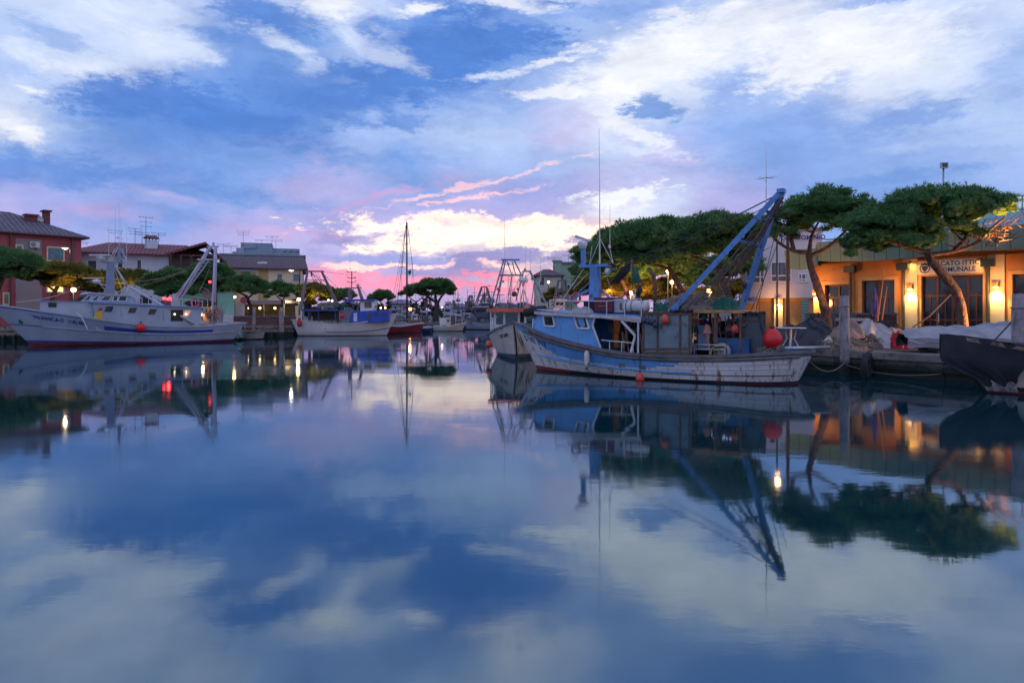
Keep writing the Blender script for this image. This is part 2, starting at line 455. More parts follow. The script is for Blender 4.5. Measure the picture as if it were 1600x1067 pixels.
    # clouds placed one by one: px, py, radius x, radius y, tilt, colour, opacity, softness
    def blob(px, py, rx, ry, rot, c, op, soft=.8):
        nonlocal col
        h = math.sqrt(1067**2+(px-800)**2)
        u = math.atan((px-800)/1067)*10.67; v = (489-py)/h*10.67
        k = math.cos(math.atan((px-800)/1067))
        mp = N.new('ShaderNodeMapping'); mp.vector_type = 'TEXTURE'
        mp.inputs['Location'].default_value = (u, v, 0); mp.inputs['Rotation'].default_value = (0, 0, R(rot))
        mp.inputs['Scale'].default_value = (rx/100*k*k, ry/100*k, 1)
        Lk.new(chain(ws, col), mp.inputs[0])
        ln = N.new('ShaderNodeVectorMath'); ln.operation = 'LENGTH'; Lk.new(mp.outputs[0], ln.inputs[0])
        mr = N.new('ShaderNodeMapRange'); mr.interpolation_type = 'SMOOTHSTEP'
        soft = soft*1.75
        mr.inputs['From Min'].default_value = 1.1+soft*.35; mr.inputs['From Max'].default_value = 1.1-soft*.65
        mr.inputs['To Min'].default_value = 0; mr.inputs['To Max'].default_value = op
        Lk.new(math_('ADD', ln.outputs['Value'], ero), mr.inputs['Value'])
        kk = (1.5, 1.3, 1.2) if c in 'Yy' else (1.25, 1., 1.) if c in 'S' else (1, 1, 1)
        col = mix(mr.outputs[0], col, tuple(a*b for a, b in zip(lin(PAL[c]), kk)))
    ne = noise(3.1, .55, 1.25, 33.3, det=8, rough=.72, dist=.2)
    ero = math_('MULTIPLY', math_('SUBTRACT', ne.outputs['Fac'], .5), 4.6)
    for b in SKYBLOBS: blob(*b)
    # fine structure
    n3 = noise(3.2, .35, 1.5, 5.3, det=6, rough=.62, src=W)
    n4 = noise(1.3, .6, 1.2, 21.3, det=6, rough=.6, dist=.6)
    d = math_('ADD', math_('MULTIPLY', math_('SUBTRACT', n3.outputs['Fac'], .5), .38), math_('MULTIPLY', math_('SUBTRACT', n4.outputs['Fac'], .5), .5))
    g = math_('ADD', 1.04, d)
    gc = N.new('ShaderNodeCombineColor')
    Lk.new(math_('POWER', g, 1.12), gc.inputs[0]); Lk.new(g, gc.inputs[1]); Lk.new(math_('POWER', g, .8), gc.inputs[2])
    col = mix(1., col, gc.outputs[0], 'MULTIPLY')
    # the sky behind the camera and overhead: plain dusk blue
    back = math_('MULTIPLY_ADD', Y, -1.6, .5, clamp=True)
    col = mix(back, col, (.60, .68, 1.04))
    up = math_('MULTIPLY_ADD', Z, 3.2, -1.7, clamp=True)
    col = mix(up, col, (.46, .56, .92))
    # physical dusk sky underneath
    st = N.new('ShaderNodeTexSky'); st.sky_type = 'NISHITA'; st.sun_disc = False
    st.sun_elevation = R(-2.); st.sun_rotation = R(-1.); st.altitude = 0
    col = mix(.012, col, st.outputs[0], 'ADD')
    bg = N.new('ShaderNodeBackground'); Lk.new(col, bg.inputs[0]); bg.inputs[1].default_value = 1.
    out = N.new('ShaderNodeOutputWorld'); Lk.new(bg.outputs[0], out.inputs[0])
    w.cycles.sampling_method = 'NONE'

SKYBLOBS = [
    # big dark clouds
    (235, 150, 140, 30, 2, 'd', .9, .5), (380, 185, 110, 30, -12, 'd', .8, .6), (415, 30, 85, 30, -4, 'd', .75, .5), (330, 50, 60, 14, 0, 'D', .7, .5),
    (745, 55, 125, 58, 10, 'd', .95, .45), (640, 120, 120, 40, 4, 'd', .9, .5), (540, 165, 90, 24, 0, 'd', .7, .6), (480, 120, 70, 30, 0, 'D', .6, .6),
    (640, 190, 34, 10, -10, 'D', .7, .5), (640, 38, 90, 16, 0, 'D', .7, .6), (860, 25, 130, 14, 4, 'B', .7, .6), (980, 10, 60, 8, 0, 'B', .6, .6),
    (60, 265, 150, 24, -3, 'D', .65, .8), (250, 285, 160, 28, -4, 'D', .7, .8), (420, 235, 120, 20, 0, 'b', .5, .8), (560, 255, 110, 16, 2, 'b', .6, .8), (400, 310, 160, 14, 0, 'b', .5, .8),
    (1010, 170, 48, 18, -8, 'b', .9, .5), (1400, 190, 90, 16, 8, 'b', .7, .7), (1150, 130, 60, 30, 0, 'B', .8, .6), (1290, 205, 190, 34, 4, 'B', .5, .9), (1200, 250, 200, 14, 2, 'B', .4, .9),
    (1340, 285, 140, 11, 3, 'b', .7, .6), (525, 380, 45, 15, 0, 's', .85, .5), (440, 355, 60, 8, 0, 'p', .6, .7), (60, 48, 60, 18, -6, 'B', .6, .7), (20, 110, 60, 18, -8, 'l', .8, .6), (1590, 95, 40, 50, 0, 'B', .4, .8), (1370, 2, 80, 9, 0, 'B', .8, .5),
    (820, 100, 40, 10, 10, 'B', .6, .6), (770, 155, 70, 12, 0, 'B', .5, .8),
    # bright openings
    (1030, 85, 115, 42, 16, 'W', 0.88, 0.75), (1160, 35, 140, 36, 0, 'W', 0.62, 1.00), (1310, 85, 150, 42, 4, 'W', 0.79, 0.90), (1230, 110, 60, 32, 0, 'W', 0.79, 0.75), (900, 145, 95, 9, 2, 'W', 0.84, 0.75),
    (870, 92, 60, 9, 20, 'W', 0.79, 0.75), (770, 123, 60, 6, 2, 'w', 0.79, 0.75), (980, 200, 90, 10, -28, 'W', 0.75, 0.75), (1005, 235, 50, 7, -10, 'w', 0.75, 0.75), (545, 62, 34, 12, -30, 'w', 0.53, 1.00), (610, 88, 50, 12, -20, 'w', 0.62, 1.00),
    (445, 68, 40, 12, -16, 'w', 0.70, 1.00), (470, 92, 20, 20, 0, 'w', 0.53, 1.00), (528, 16, 36, 12, 6, 'W', 0.88, 0.75), (650, 14, 38, 10, 10, 'W', 0.88, 0.75), (790, 4, 70, 10, -10, 'W', 0.79, 0.75),
    (42, 212, 44, 12, -20, 'W', 0.84, 0.75), (48, 140, 28, 7, -14, 'W', 0.79, 0.75), (110, 103, 90, 12, 4, 'w', 0.84, 0.75), (270, 75, 70, 20, -8, 'w', 0.79, 0.90), (20, 75, 36, 10, -20, 'w', 0.70, 0.75),
    (220, 15, 110, 18, -4, 'w', 0.53, 1.00), (1440, 228, 60, 9, 5, 'L', .5, 1.),
    (440, 365, 110, 8, 0, 'm', .4, .8), (170, 335, 70, 12, -8, 'm', .4, 1.), (255, 308, 60, 8, -8, 'Q', .5, 1.), (740, 288, 150, 3.2, 14, 'y', .5, .7), (740, 308, 90, 3.5, 10, 'y', .5, .6), (600, 306, 90, 4, 16, 'm', .5, .7),
    # sunset band
    (965, 310, 74, 13, 3, 'W', 1., .45), (990, 298, 40, 10, 8, 'W', 1., .45),
    (790, 362, 215, 20, -2, 'Y', 1., .5), (880, 384, 80, 7, -2, 'Y', 1., .5), (625, 386, 85, 11, 4, 'Y', 1., .5), (770, 349, 110, 6, -2, 'y', .85, .6), (700, 372, 110, 8, 3, 'Y', .95, .5), (930, 370, 56, 12, -6, 'Y', .95, .5),
    (650, 405, 110, 10, 2, 'p', .8, .5), (760, 402, 60, 14, 4, 's', .95, .4), (825, 395, 46, 12, 0, 's', .95, .4), (735, 425, 60, 9, -8, 's', .9, .4), (900, 395, 40, 16, 0, 's', .9, .4), (680, 430, 50, 10, 0, 's', .7, .6),
    (540, 434, 55, 12, 0, 'S', .8, .5), (575, 450, 60, 8, -4, 'S', .85, .5), (610, 418, 50, 4, 4, 'y', 1., .5), (530, 421, 36, 5, 0, 'y', .7, .5), (680, 412, 30, 4, 10, 'y', 1., .5),
    (770, 433, 70, 5, -6, 'S', 1., .5), (790, 418, 32, 4.5, -10, 'y', .9, .5), (860, 424, 30, 4, 0, 'S', .8, .5), (750, 450, 70, 7, 0, 'S', .95, .5), (660, 441, 60, 6, 6, 'S', .8, .5), (890, 412, 18, 7, 0, 'y', .8, .5),
    (700, 472, 120, 9, 0, 'g', .6, .7), (575, 405, 120, 7, 0, 'p', .7, .6),
]
make_world()

sun = bpy.data.lights.new('sun', 'SUN'); sun.energy = .3; sun.angle = R(3); sun.color = (1., .62, .55)
so = bpy.data.objects.new('sun', sun); COL.objects.link(so)
so.rotation_euler = Vector((math.sin(R(1.)), -math.cos(R(1.)), math.tan(R(2.)))).to_track_quat('-Z', 'Y').to_euler()

def lamp(loc, power, col=(1., .55, .2), r=.08, kind='POINT', dirv=None, spot=90):
    l = bpy.data.lights.new('lamp_light', kind); l.energy = power; l.color = col
    if kind == 'SPOT': l.spot_size = R(spot); l.spot_blend = .6
    l.shadow_soft_size = r
    o = bpy.data.objects.new('lamp_light', l); COL.objects.link(o); o.location = loc
    if dirv: o.rotation_euler = Vector(dirv).to_track_quat('-Z', 'Y').to_euler()
    return o

cam = bpy.data.cameras.new('camera'); co = bpy.data.objects.new('camera', cam); COL.objects.link(co)
co.location = (0, 0, CH); co.rotation_euler = (R(90), 0, 0)
cam.sensor_width = 36; cam.lens = 36*F0/1600; cam.shift_y = -(533.5-HY)/1600; cam.clip_end = 5000; cam.clip_start = .1
scn.camera = co
scn.view_settings.view_transform = 'Standard'; scn.view_settings.look = 'None'; scn.view_settings.exposure = 0
scn.render.engine = 'CYCLES'
scn.cycles.max_bounces = 6; scn.cycles.diffuse_bounces = 2; scn.cycles.glossy_bounces = 4; scn.cycles.transparent_max_bounces = 8
scn.cycles.use_denoising = True; scn.cycles.use_adaptive_sampling = True; scn.cycles.adaptive_threshold = .03; scn.cycles.adaptive_min_samples = 16; scn.cycles.sample_clamp_indirect = 4.; scn.cycles.caustics_reflective = False

# ------------------------------------------------------------------ water
def water_mat():
    m = bpy.data.materials.new('harbour water'); m.use_nodes = True
    nt = m.node_tree; N = nt.nodes; Lk = nt.links; b = N['Principled BSDF']; out = N['Material Output']
    b.inputs['Base Color'].default_value = (.003, .030, .038, 1); b.inputs['Roughness'].default_value = .3
    b.inputs['Specular IOR Level'].default_value = 0.
    g = N.new('ShaderNodeBsdfGlossy'); g.inputs['Roughness'].default_value = .045; g.inputs['Color'].default_value = (.77, .90, 1., 1)
    fr = N.new('ShaderNodeFresnel'); fr.inputs['IOR'].default_value = 3.2
    tc = N.new('ShaderNodeTexCoord')
    mp = N.new('ShaderNodeMapping'); mp.inputs['Scale'].default_value = (.5, 1., 1)
    Lk.new(tc.outputs['Object'], mp.inputs[0])
    n = N.new('ShaderNodeTexNoise'); n.inputs['Scale'].default_value = 1.1; n.inputs['Detail'].default_value = 5; n.inputs['Roughness'].default_value = .55
    Lk.new(mp.outputs[0], n.inputs['Vector'])
    n2 = N.new('ShaderNodeTexNoise'); n2.inputs['Scale'].default_value = .12; n2.inputs['Detail'].default_value = 2
    Lk.new(tc.outputs['Object'], n2.inputs['Vector'])
    mr = N.new('ShaderNodeMapRange'); mr.inputs[1].default_value = .35; mr.inputs[2].default_value = .7; mr.inputs[3].default_value = .25; mr.inputs[4].default_value = 1.
    Lk.new(n2.outputs['Fac'], mr.inputs[0])
    mu = N.new('ShaderNodeMath'); mu.operation = 'MULTIPLY'; Lk.new(n.outputs['Fac'], mu.inputs[0]); Lk.new(mr.outputs[0], mu.inputs[1])
    bp = N.new('ShaderNodeBump'); bp.inputs['Strength'].default_value = .5; bp.inputs['Distance'].default_value = .008
    Lk.new(mu.outputs[0], bp.inputs['Height'])
    Lk.new(bp.outputs[0], g.inputs['Normal'])
    m3 = N.new('ShaderNodeMapRange'); m3.inputs[1].default_value = .4; m3.inputs[2].default_value = .65; m3.inputs[3].default_value = .03; m3.inputs[4].default_value = .085
    n5 = N.new('ShaderNodeTexNoise'); n5.inputs['Scale'].default_value = .35; n5.inputs['Detail'].default_value = 4
    Lk.new(mp.outputs[0], n5.inputs['Vector']); Lk.new(n5.outputs['Fac'], m3.inputs[0]); Lk.new(m3.outputs[0], g.inputs['Roughness'])
    mx = N.new('ShaderNodeMixShader'); Lk.new(fr.outputs[0], mx.inputs[0]); Lk.new(b.outputs[0], mx.inputs[1]); Lk.new(g.outputs[0], mx.inputs[2])
    Lk.new(mx.outputs[0], out.inputs[0])
    return m
mb = MB(); mb.quad((-400, -60, 0), (400, -60, 0), (400, 400, 0), (-400, 400, 0))
tag(mb.build('water', water_mat()), kind='structure')

# ------------------------------------------------------------------ land
QR = [(26, -8), (18.5, 11), (12.75, 20.2), (10.85, 23.0), (8.4, 27.5), (6.6, 33), (5.0, 42), (3.4, 60), (2.2, 90), (1.5, 150)]
QL = [(-70, 30), (-52, 38), (-38, 47.5), (-25.5, 54.5), (-19, 59.5), (-17, 64.5), (-13.5, 72), (-9, 80), (-7.5, 100), (-6, 150)]
stone = mat('dark quay stone', (.15, .135, .135), .85, .35, 2, .6, dirt=(.04, .04, .045), dirt_amt=.6, dscale=1.8, tide=((.012, .02, .014), .28))
paving = mat('worn quay paving', (.20, .17, .165), .85, .25, 1.2, .2, dirt=(.10, .085, .08), dirt_amt=.5)
asph = mat('dark ground', (.06, .06, .062), .9, .3, .5, .1)
def quay(line, z, side, name):
    root = None
    mb = MB(); n = len(line)
    outer = [(x+side*400, y) for x, y in line]
    for i in range(n-1):
        a, b = line[i], line[i+1]; c, d = outer[i+1], outer[i]
        mb.quad((*a, z), (*b, z), (*c, z), (*d, z), 1)
    mb.build('quay_ground', [stone, asph]); o = COL.objects[-1]; tag(o, kind='structure')
    # wall with coping
    mb = MB(); rnd = random.Random(5)
    for i in range(n-1):
        a, b = Vector(line[i]), Vector(line[i+1]); d = b-a; L = d.length; d.normalize(); k = max(1, int(L/1.6)) if L < 25 else 6
        nn = Vector((-d.y, d.x))*(1 if side < 0 else -1)     # toward land
        for j in range(k):
            p = a+d*(L*j/k+.01); q = a+d*(L*(j+1)/k-.01)
            t = rnd.uniform(0, .03)
            for zz0, zz1, off, wd in ((z-.2, z+.012+t*.3, -.06, .9), (.22, z-.2, rnd.uniform(.0, .05), .6), (-.6, .22, .12, .6)):
                p3 = p+nn*off; q3 = q+nn*off; p4 = q3+nn*wd; q4 = p3+nn*wd
                pts = [p3, q3, p4, q4]
                if side > 0: pts = pts[::-1]
                mb.prismz([(v.x, v.y) for v in pts], zz0, zz1, 0 if zz1 < z else 1)
    tag(mb.build(name, [stone, paving]), kind='structure')
quay(QR, .73, 1, 'quay_right')
quay(QL, .9, -1, 'quay_left')
mb = MB(); mb.quad((-3000, 149, .6), (3000, 149, .6), (3000, 3500, .6), (-3000, 3500, .6)); mb.quad((-3000, 149, -1), (3000, 149, -1), (3000, 149, .6), (-3000, 149, .6))
tag(mb.build('ground', asph), kind='structure')

# ------------------------------------------------------------------ pines
def leafmat(name, c1, c2, tip):
    m = bpy.data.materials.new(name); m.use_nodes = True
    nt = m.node_tree; N = nt.nodes; Lk = nt.links; b = N['Principled BSDF']
    b.inputs['Roughness'].default_value = .75; b.inputs['Specular IOR Level'].default_value = .15
    tc = N.new('ShaderNodeTexCoord')
    n = N.new('ShaderNodeTexNoise'); n.inputs['Scale'].default_value = 1.1; n.inputs['Detail'].default_value = 5; n.inputs['Roughness'].default_value = .7
    Lk.new(tc.outputs['Object'], n.inputs['Vector'])
    at = N.new('ShaderNodeAttribute'); at.attribute_name = 'tip'
    r = N.new('ShaderNodeValToRGB'); r.color_ramp.elements[0].position = .35; r.color_ramp.elements[1].position = .65
    r.color_ramp.elements[0].color = (*c1, 1); r.color_ramp.elements[1].color = (*c2, 1)
    Lk.new(n.outputs['Fac'], r.inputs[0])
    mx = N.new('ShaderNodeMix'); mx.data_type = 'RGBA'; Lk.new(at.outputs['Fac'], mx.inputs[0]); Lk.new(r.outputs[0], mx.inputs[6]); mx.inputs[7].default_value = (*tip, 1)
    Lk.new(mx.outputs[2], b.inputs['Base Color'])
    tr = N.new('ShaderNodeBsdfTranslucent'); Lk.new(mx.outputs[2], tr.inputs[0])
    ms = N.new('ShaderNodeMixShader'); ms.inputs[0].default_value = .25
    Lk.new(b.outputs[0], ms.inputs[1]); Lk.new(tr.outputs[0], ms.inputs[2]); Lk.new(ms.outputs[0], N['Material Output'].inputs[0])
    return m
LEAF = leafmat('dark pine needles', (.03, .085, .036), (.09, .21, .075), (.15, .29, .10))
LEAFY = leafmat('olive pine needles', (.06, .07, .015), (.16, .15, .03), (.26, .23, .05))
bark = mat('pine bark', (.11, .06, .045), .9, .5, 6, 1., dirt=(.03, .02, .02), dirt_amt=.55, dscale=7, streak=True, bscale=14)
barkd = mat('dark pine bark', (.045, .035, .035), .9, .4, 6, .6)

def foliage(name, lobes, root, m, seed, dens=1., nl=.26, nw=.028, inv=None, flat=.15):
    "lobes: (centre, rx, ry, rz) - umbrellas of needle tufts"
    rng = np.random.default_rng(seed); V = []; T = []; TIP = []
    blobs = []
    for c, rx, ry, rz in lobes:
        n = max(7, int(11*dens*rx*ry/ .8)); n = min(n, 80)
        for k in range(n):
            while True:
                d = rng.normal(size=3); d /= np.linalg.norm(d)
                if d[2] > -.25: break
            r = rng.uniform(.62, .92)
            p = np.array([c[0]+d[0]*rx*r, c[1]+d[1]*ry*r, c[2]+(d[2]-flat)*rz*r])
            cr = rng.uniform(.22, .36)*min(rx, rz*2.2)*.95
            blobs.append((p, cr, d))
    for p, cr, d in blobs:
        lenk = rng.uniform(.65, 1.35)
        nt_ = int(78*dens*max(.6, (cr/.45)**1.5)) ; nt_ = min(nt_, 190)
        dd = rng.normal(size=(nt_, 3)); dd[:, 2] = np.abs(dd[:, 2])*.9-.15; dd /= np.linalg.norm(dd, axis=1)[:, None]
        base = p+dd*np.array([1, 1, .62])*cr*rng.uniform(.5, 1.12, size=(nt_, 1))
        k5 = np.repeat(np.arange(nt_), 5); q = base[k5]; e = dd[k5]; n5 = len(k5)
        a = e+rng.normal(size=(n5, 3))*.55+np.array([0, 0, .25]); a /= np.linalg.norm(a, axis=1)[:, None]
        sd = np.cross(a, rng.normal(size=(n5, 3))); sd /= (np.linalg.norm(sd, axis=1)[:, None]+1e-6); sd *= nw*rng.uniform(.6, 1.3)
        L = nl*rng.uniform(.35, .95, size=(n5, 1))*lenk
        V.append(np.stack([q-sd, q+sd, q+a*L], 1).reshape(-1, 3))
    V = np.concatenate(V).astype(np.float32)
    T = np.tile(np.array([0, 0, 1.]), len(V)//3).tolist()
    nn = len(V)//3
    mb = MB()
    mb.v = V.tolist(); mb.f = [(3*i, 3*i+1, 3*i+2) for i in range(nn)]; mb.mi = [0]*nn
    tips = list(T)
    # dark woody core lumps so that the crown is dense inside
    for p, cr, d in blobs:
        k0 = len(mb.v); r = random.Random(int(p[0]*100)+seed)
        pr = [(max(.01, math.cos(-PI/2+PI*i/5)*cr*.72*r.uniform(.8, 1.15)), math.sin(-PI/2+PI*i/5)*cr*.42) for i in range(6)]
        mb.lathe(pr, p, 7)
        tips += [0]*(len(mb.v)-k0)
    o = mb.build(name, m, root)
    at = o.data.attributes.new('tip', 'FLOAT', 'POINT'); at.data.foreach_set('value', tips)
    return o

def pine(label, D, lobes, trunk, limbs, r0, seed, m=None, bm=None, dens=1., group='umbrella pines along the quays', spread=1., gz=.73, nl=.26, nw=.028, twigs=None):
    "lobes (px,py,rx,ry[,dD]); trunk/limbs lists of (px,py[,dD]) all on the picture at distance D"
    b = P(trunk[0][0], trunk[0][1], D); b.z = gz
    root = empty('pine_tree', b, 0, label, 'tree', group)
    def q(t):
        v = P(t[0], t[1], D+(t[2] if len(t) > 2 else 0)); return v-b
    pts = [q(t) for t in trunk]; pts[0].z = -.1
    def smooth(ps, k=4):
        out = []
        for i in range(len(ps)-1):
            a = ps[max(i-1, 0)]; b_ = ps[i]; c = ps[i+1]; d = ps[min(i+2, len(ps)-1)]
            for j in range(k):
                t = j/k
                out.append(.5*((2*b_)+(c-a)*t+(2*a-5*b_+4*c-d)*t*t+(3*b_-a-3*c+d)*t**3))
        return out+[ps[-1]]
    rr = random.Random(seed)
    mb = MB(); sp = smooth(pts); n = len(sp)
    mb.tube(sp, [r0*(1.35 if i == 0 else 1-.45*i/n)*rr.uniform(.92, 1.08) for i in range(n)], 10)
    mb.build('trunk', bm or bark, root, smooth=True)
    mb = MB()
    for lb in limbs:
        sp = smooth([q(t) for t in lb]); n = len(sp); ra = r0*.5
        mb.tube(sp, [ra*(1-.75*i/n) for i in range(n)], 6)
        for _ in range(5):
            i = rr.randrange(n//3, n); a = sp[i]
            dv = Vector((rr.uniform(-1, 1), rr.uniform(-1, 1), rr.uniform(.2, .9)))*r0*3.6
            mb.tube([a, a+dv*.5+Vector((0, 0, -.05)), a+dv], [ra*.3, ra*.2, ra*.06], 4)
    if twigs:
        for _ in range(twigs[4]):
            a = q((rr.gauss(twigs[0], twigs[2]), rr.gauss(twigs[1], twigs[3]), rr.uniform(-1, 1)))
            dv = Vector((rr.uniform(-.6, 1), rr.uniform(-.6, .6), rr.uniform(-.2, .6)))*.6
            m_ = a+dv*.5+Vector((0, 0, rr.uniform(-.08, .08)))
            mb.tube([a, m_, a+dv], [.016, .012, .004], 4)
            for _k in range(2):
                e = m_+Vector((rr.uniform(-.3, .4), rr.uniform(-.3, .3), rr.uniform(-.1, .35)))
                mb.tube([m_, e], [.01, .003], 4)
    mb.build('branches', bm or bark, root, smooth=True)
    ls = []
    s = D/F0
    for t in lobes:
        c = q((t[0], t[1], t[4] if len(t) > 4 else 0))
        ls.append(((c.x, c.y, c.z), t[2]*s, t[2]*s*spread, t[3]*s))
    foliage('crown', ls, root, m or LEAF, seed, dens, nl=nl, nw=nw)
    return root

# ================================================================== RIGHT BANK
# ---- pines
pine('nearest umbrella pine with leaning lamplit trunk and bare orange lit twigs at its right tip', 24.3,
     [(1385, 352, 68, 34), (1450, 330, 82, 36), (1515, 325, 58, 27), (1352, 378, 40, 26), (1558, 328, 26, 16), (1400, 378, 62, 22), (1350, 395, 30, 16), (1470, 362, 60, 22)],
     [(1508, 545), (1500, 478), (1490, 450), (1470, 425), (1455, 408), (1450, 396)],
     [[(1450, 396), (1425, 388), (1395, 378), (1370, 365)], [(1452, 400), (1450, 375), (1440, 350)], [(1452, 398), (1490, 393), (1525, 380), (1548, 358), (1570, 340)], [(1490, 393), (1510, 370), (1515, 345)]],
     .2, 3, nl=.2, nw=.018, twigs=(1550, 362, 22, 13, 60), dens=1.25)
pine('umbrella pine with dark leaning trunk in front of the market hall left corner', 27.,
     [(1290, 322, 66, 30), (1235, 340, 42, 28), (1335, 322, 26, 26), (1222, 368, 30, 18), (1280, 350, 50, 18)],
     [(1294, 540), (1290, 490), (1278, 450), (1268, 420), (1263, 395)],
     [[(1263, 395), (1240, 392), (1215, 378), (1200, 360)], [(1264, 398), (1268, 370), (1280, 345)], [(1266, 400), (1295, 385), (1320, 362), (1335, 340)], [(1240, 392), (1235, 370), (1225, 350)]],
     .19, 5, nl=.2, nw=.019, dens=1.2)
pine('umbrella pine behind the blue crane arms of the main fishing boat', 31.5,
     [(1125, 362, 62, 30), (1178, 362, 34, 30), (1085, 380, 40, 28), (1165, 395, 30, 20), (1120, 390, 60, 20)],
     [(1155, 530), (1145, 480), (1128, 440), (1118, 415)], [[(1118, 415), (1095, 405), (1075, 395)], [(1118, 415), (1130, 390), (1150, 370)], [(1120, 420), (1160, 410), (1180, 395)]],
     .2, 7, nl=.26, nw=.026, dens=1.1)
pine('umbrella pine with broad crown third from the left of the right bank row', 37.,
     [(1000, 378, 68, 34), (1050, 372, 50, 34), (1030, 405, 70, 24), (960, 400, 40, 26)],
     [(1092, 530), (1080, 480), (1060, 445), (1045, 420)], [[(1045, 420), (1015, 410), (990, 395)], [(1045, 420), (1055, 395), (1070, 380)]],
     .21, 9, nl=.3, nw=.03)
pine('umbrella pine second from the left of the right bank row above the lamplit trunks', 42.,
     [(950, 398, 50, 30), (985, 395, 45, 32), (935, 425, 35, 25), (975, 425, 50, 20)],
     [(1000, 520), (992, 480), (975, 450), (965, 430)], [[(965, 430), (940, 420), (925, 410)], [(965, 430), (975, 410), (990, 395)]],
     .22, 11, nl=.32, nw=.034)
pine('leftmost umbrella pine of the right bank row, beside the radar mast', 50.,
     [(915, 405, 26, 28), (908, 430, 18, 26), (930, 420, 30, 30), (905, 448, 12, 16)],
     [(945, 515), (940, 480), (930, 455), (925, 440)], [[(925, 440), (912, 425), (905, 410)], [(925, 440), (935, 420), (940, 400)]],
     .26, 13, nl=.36, nw=.04)
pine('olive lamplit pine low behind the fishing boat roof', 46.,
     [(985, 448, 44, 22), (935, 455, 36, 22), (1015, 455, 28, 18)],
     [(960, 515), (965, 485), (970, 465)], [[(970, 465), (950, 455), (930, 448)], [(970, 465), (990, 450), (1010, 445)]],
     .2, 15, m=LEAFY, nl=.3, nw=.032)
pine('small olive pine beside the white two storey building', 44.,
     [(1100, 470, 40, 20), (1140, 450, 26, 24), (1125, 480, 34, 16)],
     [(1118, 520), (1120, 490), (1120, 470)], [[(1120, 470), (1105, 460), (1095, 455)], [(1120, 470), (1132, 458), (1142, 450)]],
     .14, 17, m=LEAFY, nl=.28, nw=.03)

# warm street lighting under the right bank crowns
def street_lamp(name, label, px, py, D, h_extra=0., col=(1., .5, .16), power=120, head='globe', gz=.73, group='lit street lamps', r=.13, em=None):
    top = P(px, py, D); root = empty(name, (top.x, top.y, gz), 0, label, 'street lamp', group)
    h = top.z-gz
    mb = MB(); mb.tube([(0, 0, 0), (0, 0, h*.3), (0, 0, h-.1)], [.07, .05, .035], 8); mb.lathe([(.11, 0), (.11, .25), (.07, .35)], n=8); mb.build('pole', darkmet, root)
    mb = MB(); mb.ball((0, 0, h), r, n=10, sq=.95); mb.build('lamp_globe', em or lampm, root, smooth=True)
    mb = MB(); mb.lathe([(r*.5, h+r*.85), (r*.9, h+r*.95), (.02, h+r*1.4)], n=10); mb.build('lamp_cap', darkmet, root)
    mb = MB(); mb.lathe([(r*.45, h-r*1.2), (r*.5, h-r*.8)], n=8); mb.build('lamp_collar', darkmet, root)
    lamp((top.x, top.y-r*1.6, top.z-.05), power, col, .1)
    return root
street_lamp('street_lamp', 'small lit globe lamp between the pine trunks behind the net pile', 1044, 424, 40, power=260)
street_lamp('street_lamp', 'small lit globe lamp lower and right of the net pile trunks', 1050, 441, 43, power=160)
street_lamp('street_lamp', 'lit globe lamp shining through the foliage above the blue crane arm', 1214, 364, 31, power=30, r=.06)
street_lamp('street_lamp', 'lit globe lamp hidden low behind the white cabin roof box', 985, 458, 39.5, power=500)
street_lamp('street_lamp', 'lit globe lamp behind the green net under the lamplit trunk', 1108, 455, 33.5, power=300)
lamp(P(1000, 470, 44)+Vector((0, 0, -.3)), 420, (1., .42, .10), .2)
lamp(P(1130, 470, 33), 160, (1., .42, .12), .2)

# ---- market hall
mk = Frame((15.6, 35.3, .73), (6.9, -7.8))
LW = 15.5
root = hall = mk.root('market_hall', 'orange lit fish market hall with curved metal fascia and tall glazed doors', 'building')
oran = mat('orange rendered wall', (.60, .23, .055), .85, .16, .8, .1, dirt=(.45, .15, .04), dirt_amt=.42)
cream = mat('pale yellow render', (.66, .52, .30), .85, .1, 1., .1)
fasm = mat('grey green metal cladding', (.13, .20, .16), .5, .15, 1., .08, metal=.2, stripes=('X', 1.85, (.05, .07, .055), .07))
roofm = mat('blue green metal roof', (.10, .24, .28), .45, .15, .7, .1, metal=.2, stripes=('X', 1.4, (.05, .12, .14), .06))
doorw = mat('brown door timber', (.10, .035, .02), .6, .3, 4, .1)
inner = mat('dim interior', (.06, .035, .02), .9, .4, 1, .1)
pipem = mat('dark green downpipe', (.05, .055, .03), .5, .2, 3, .05)
H = 3.78
openings = [(mk.xz(1289, 0)[0], mk.xz(1329, 0)[0], 2.7), (mk.xz(1347, 0)[0], mk.xz(1398, 0)[0], 2.85), (mk.xz(1440, 0)[0], mk.xz(1536, 0)[0], 2.95), (mk.xz(1582, 0)[0], mk.xz(1640, 0)[0], 2.9)]
mb = MB(); x = 0.
y0, y1 = 0., .35       # wall thickness, away from the canal is +y? (normal n points away from viewer)
sgn = 1 if mk.n.dot(Vector((0, 1))) > 0 else -1
def wy(d): return sgn*d          # d metres behind the facade line
for a, b, h in openings:
    mb.box(((x+a)/2, wy(.18), H/2), (a-x, .36, H)); mb.box(((a+b)/2, wy(.18), (H+h)/2), (b-a, .36, H-h)); x = b
mb.box(((x+LW)/2, wy(.18), H/2), (LW-x, .36, H))
mb.box((LW/2, wy(7), H/2), (LW, .3, H)); mb.box((.15, wy(3.6), H/2), (.3, 6.5, H)); mb.box((LW-.15, wy(3.6), H/2), (.3, 6.5, H))
mb.box((LW/2, wy(.3), (H+4.8)/2+.01), (LW, .2, 4.78-H)); mb.box((LW/2, wy(7), (H+4.6)/2), (LW, .2, 4.6-H))
mb.build('wall', oran, root)
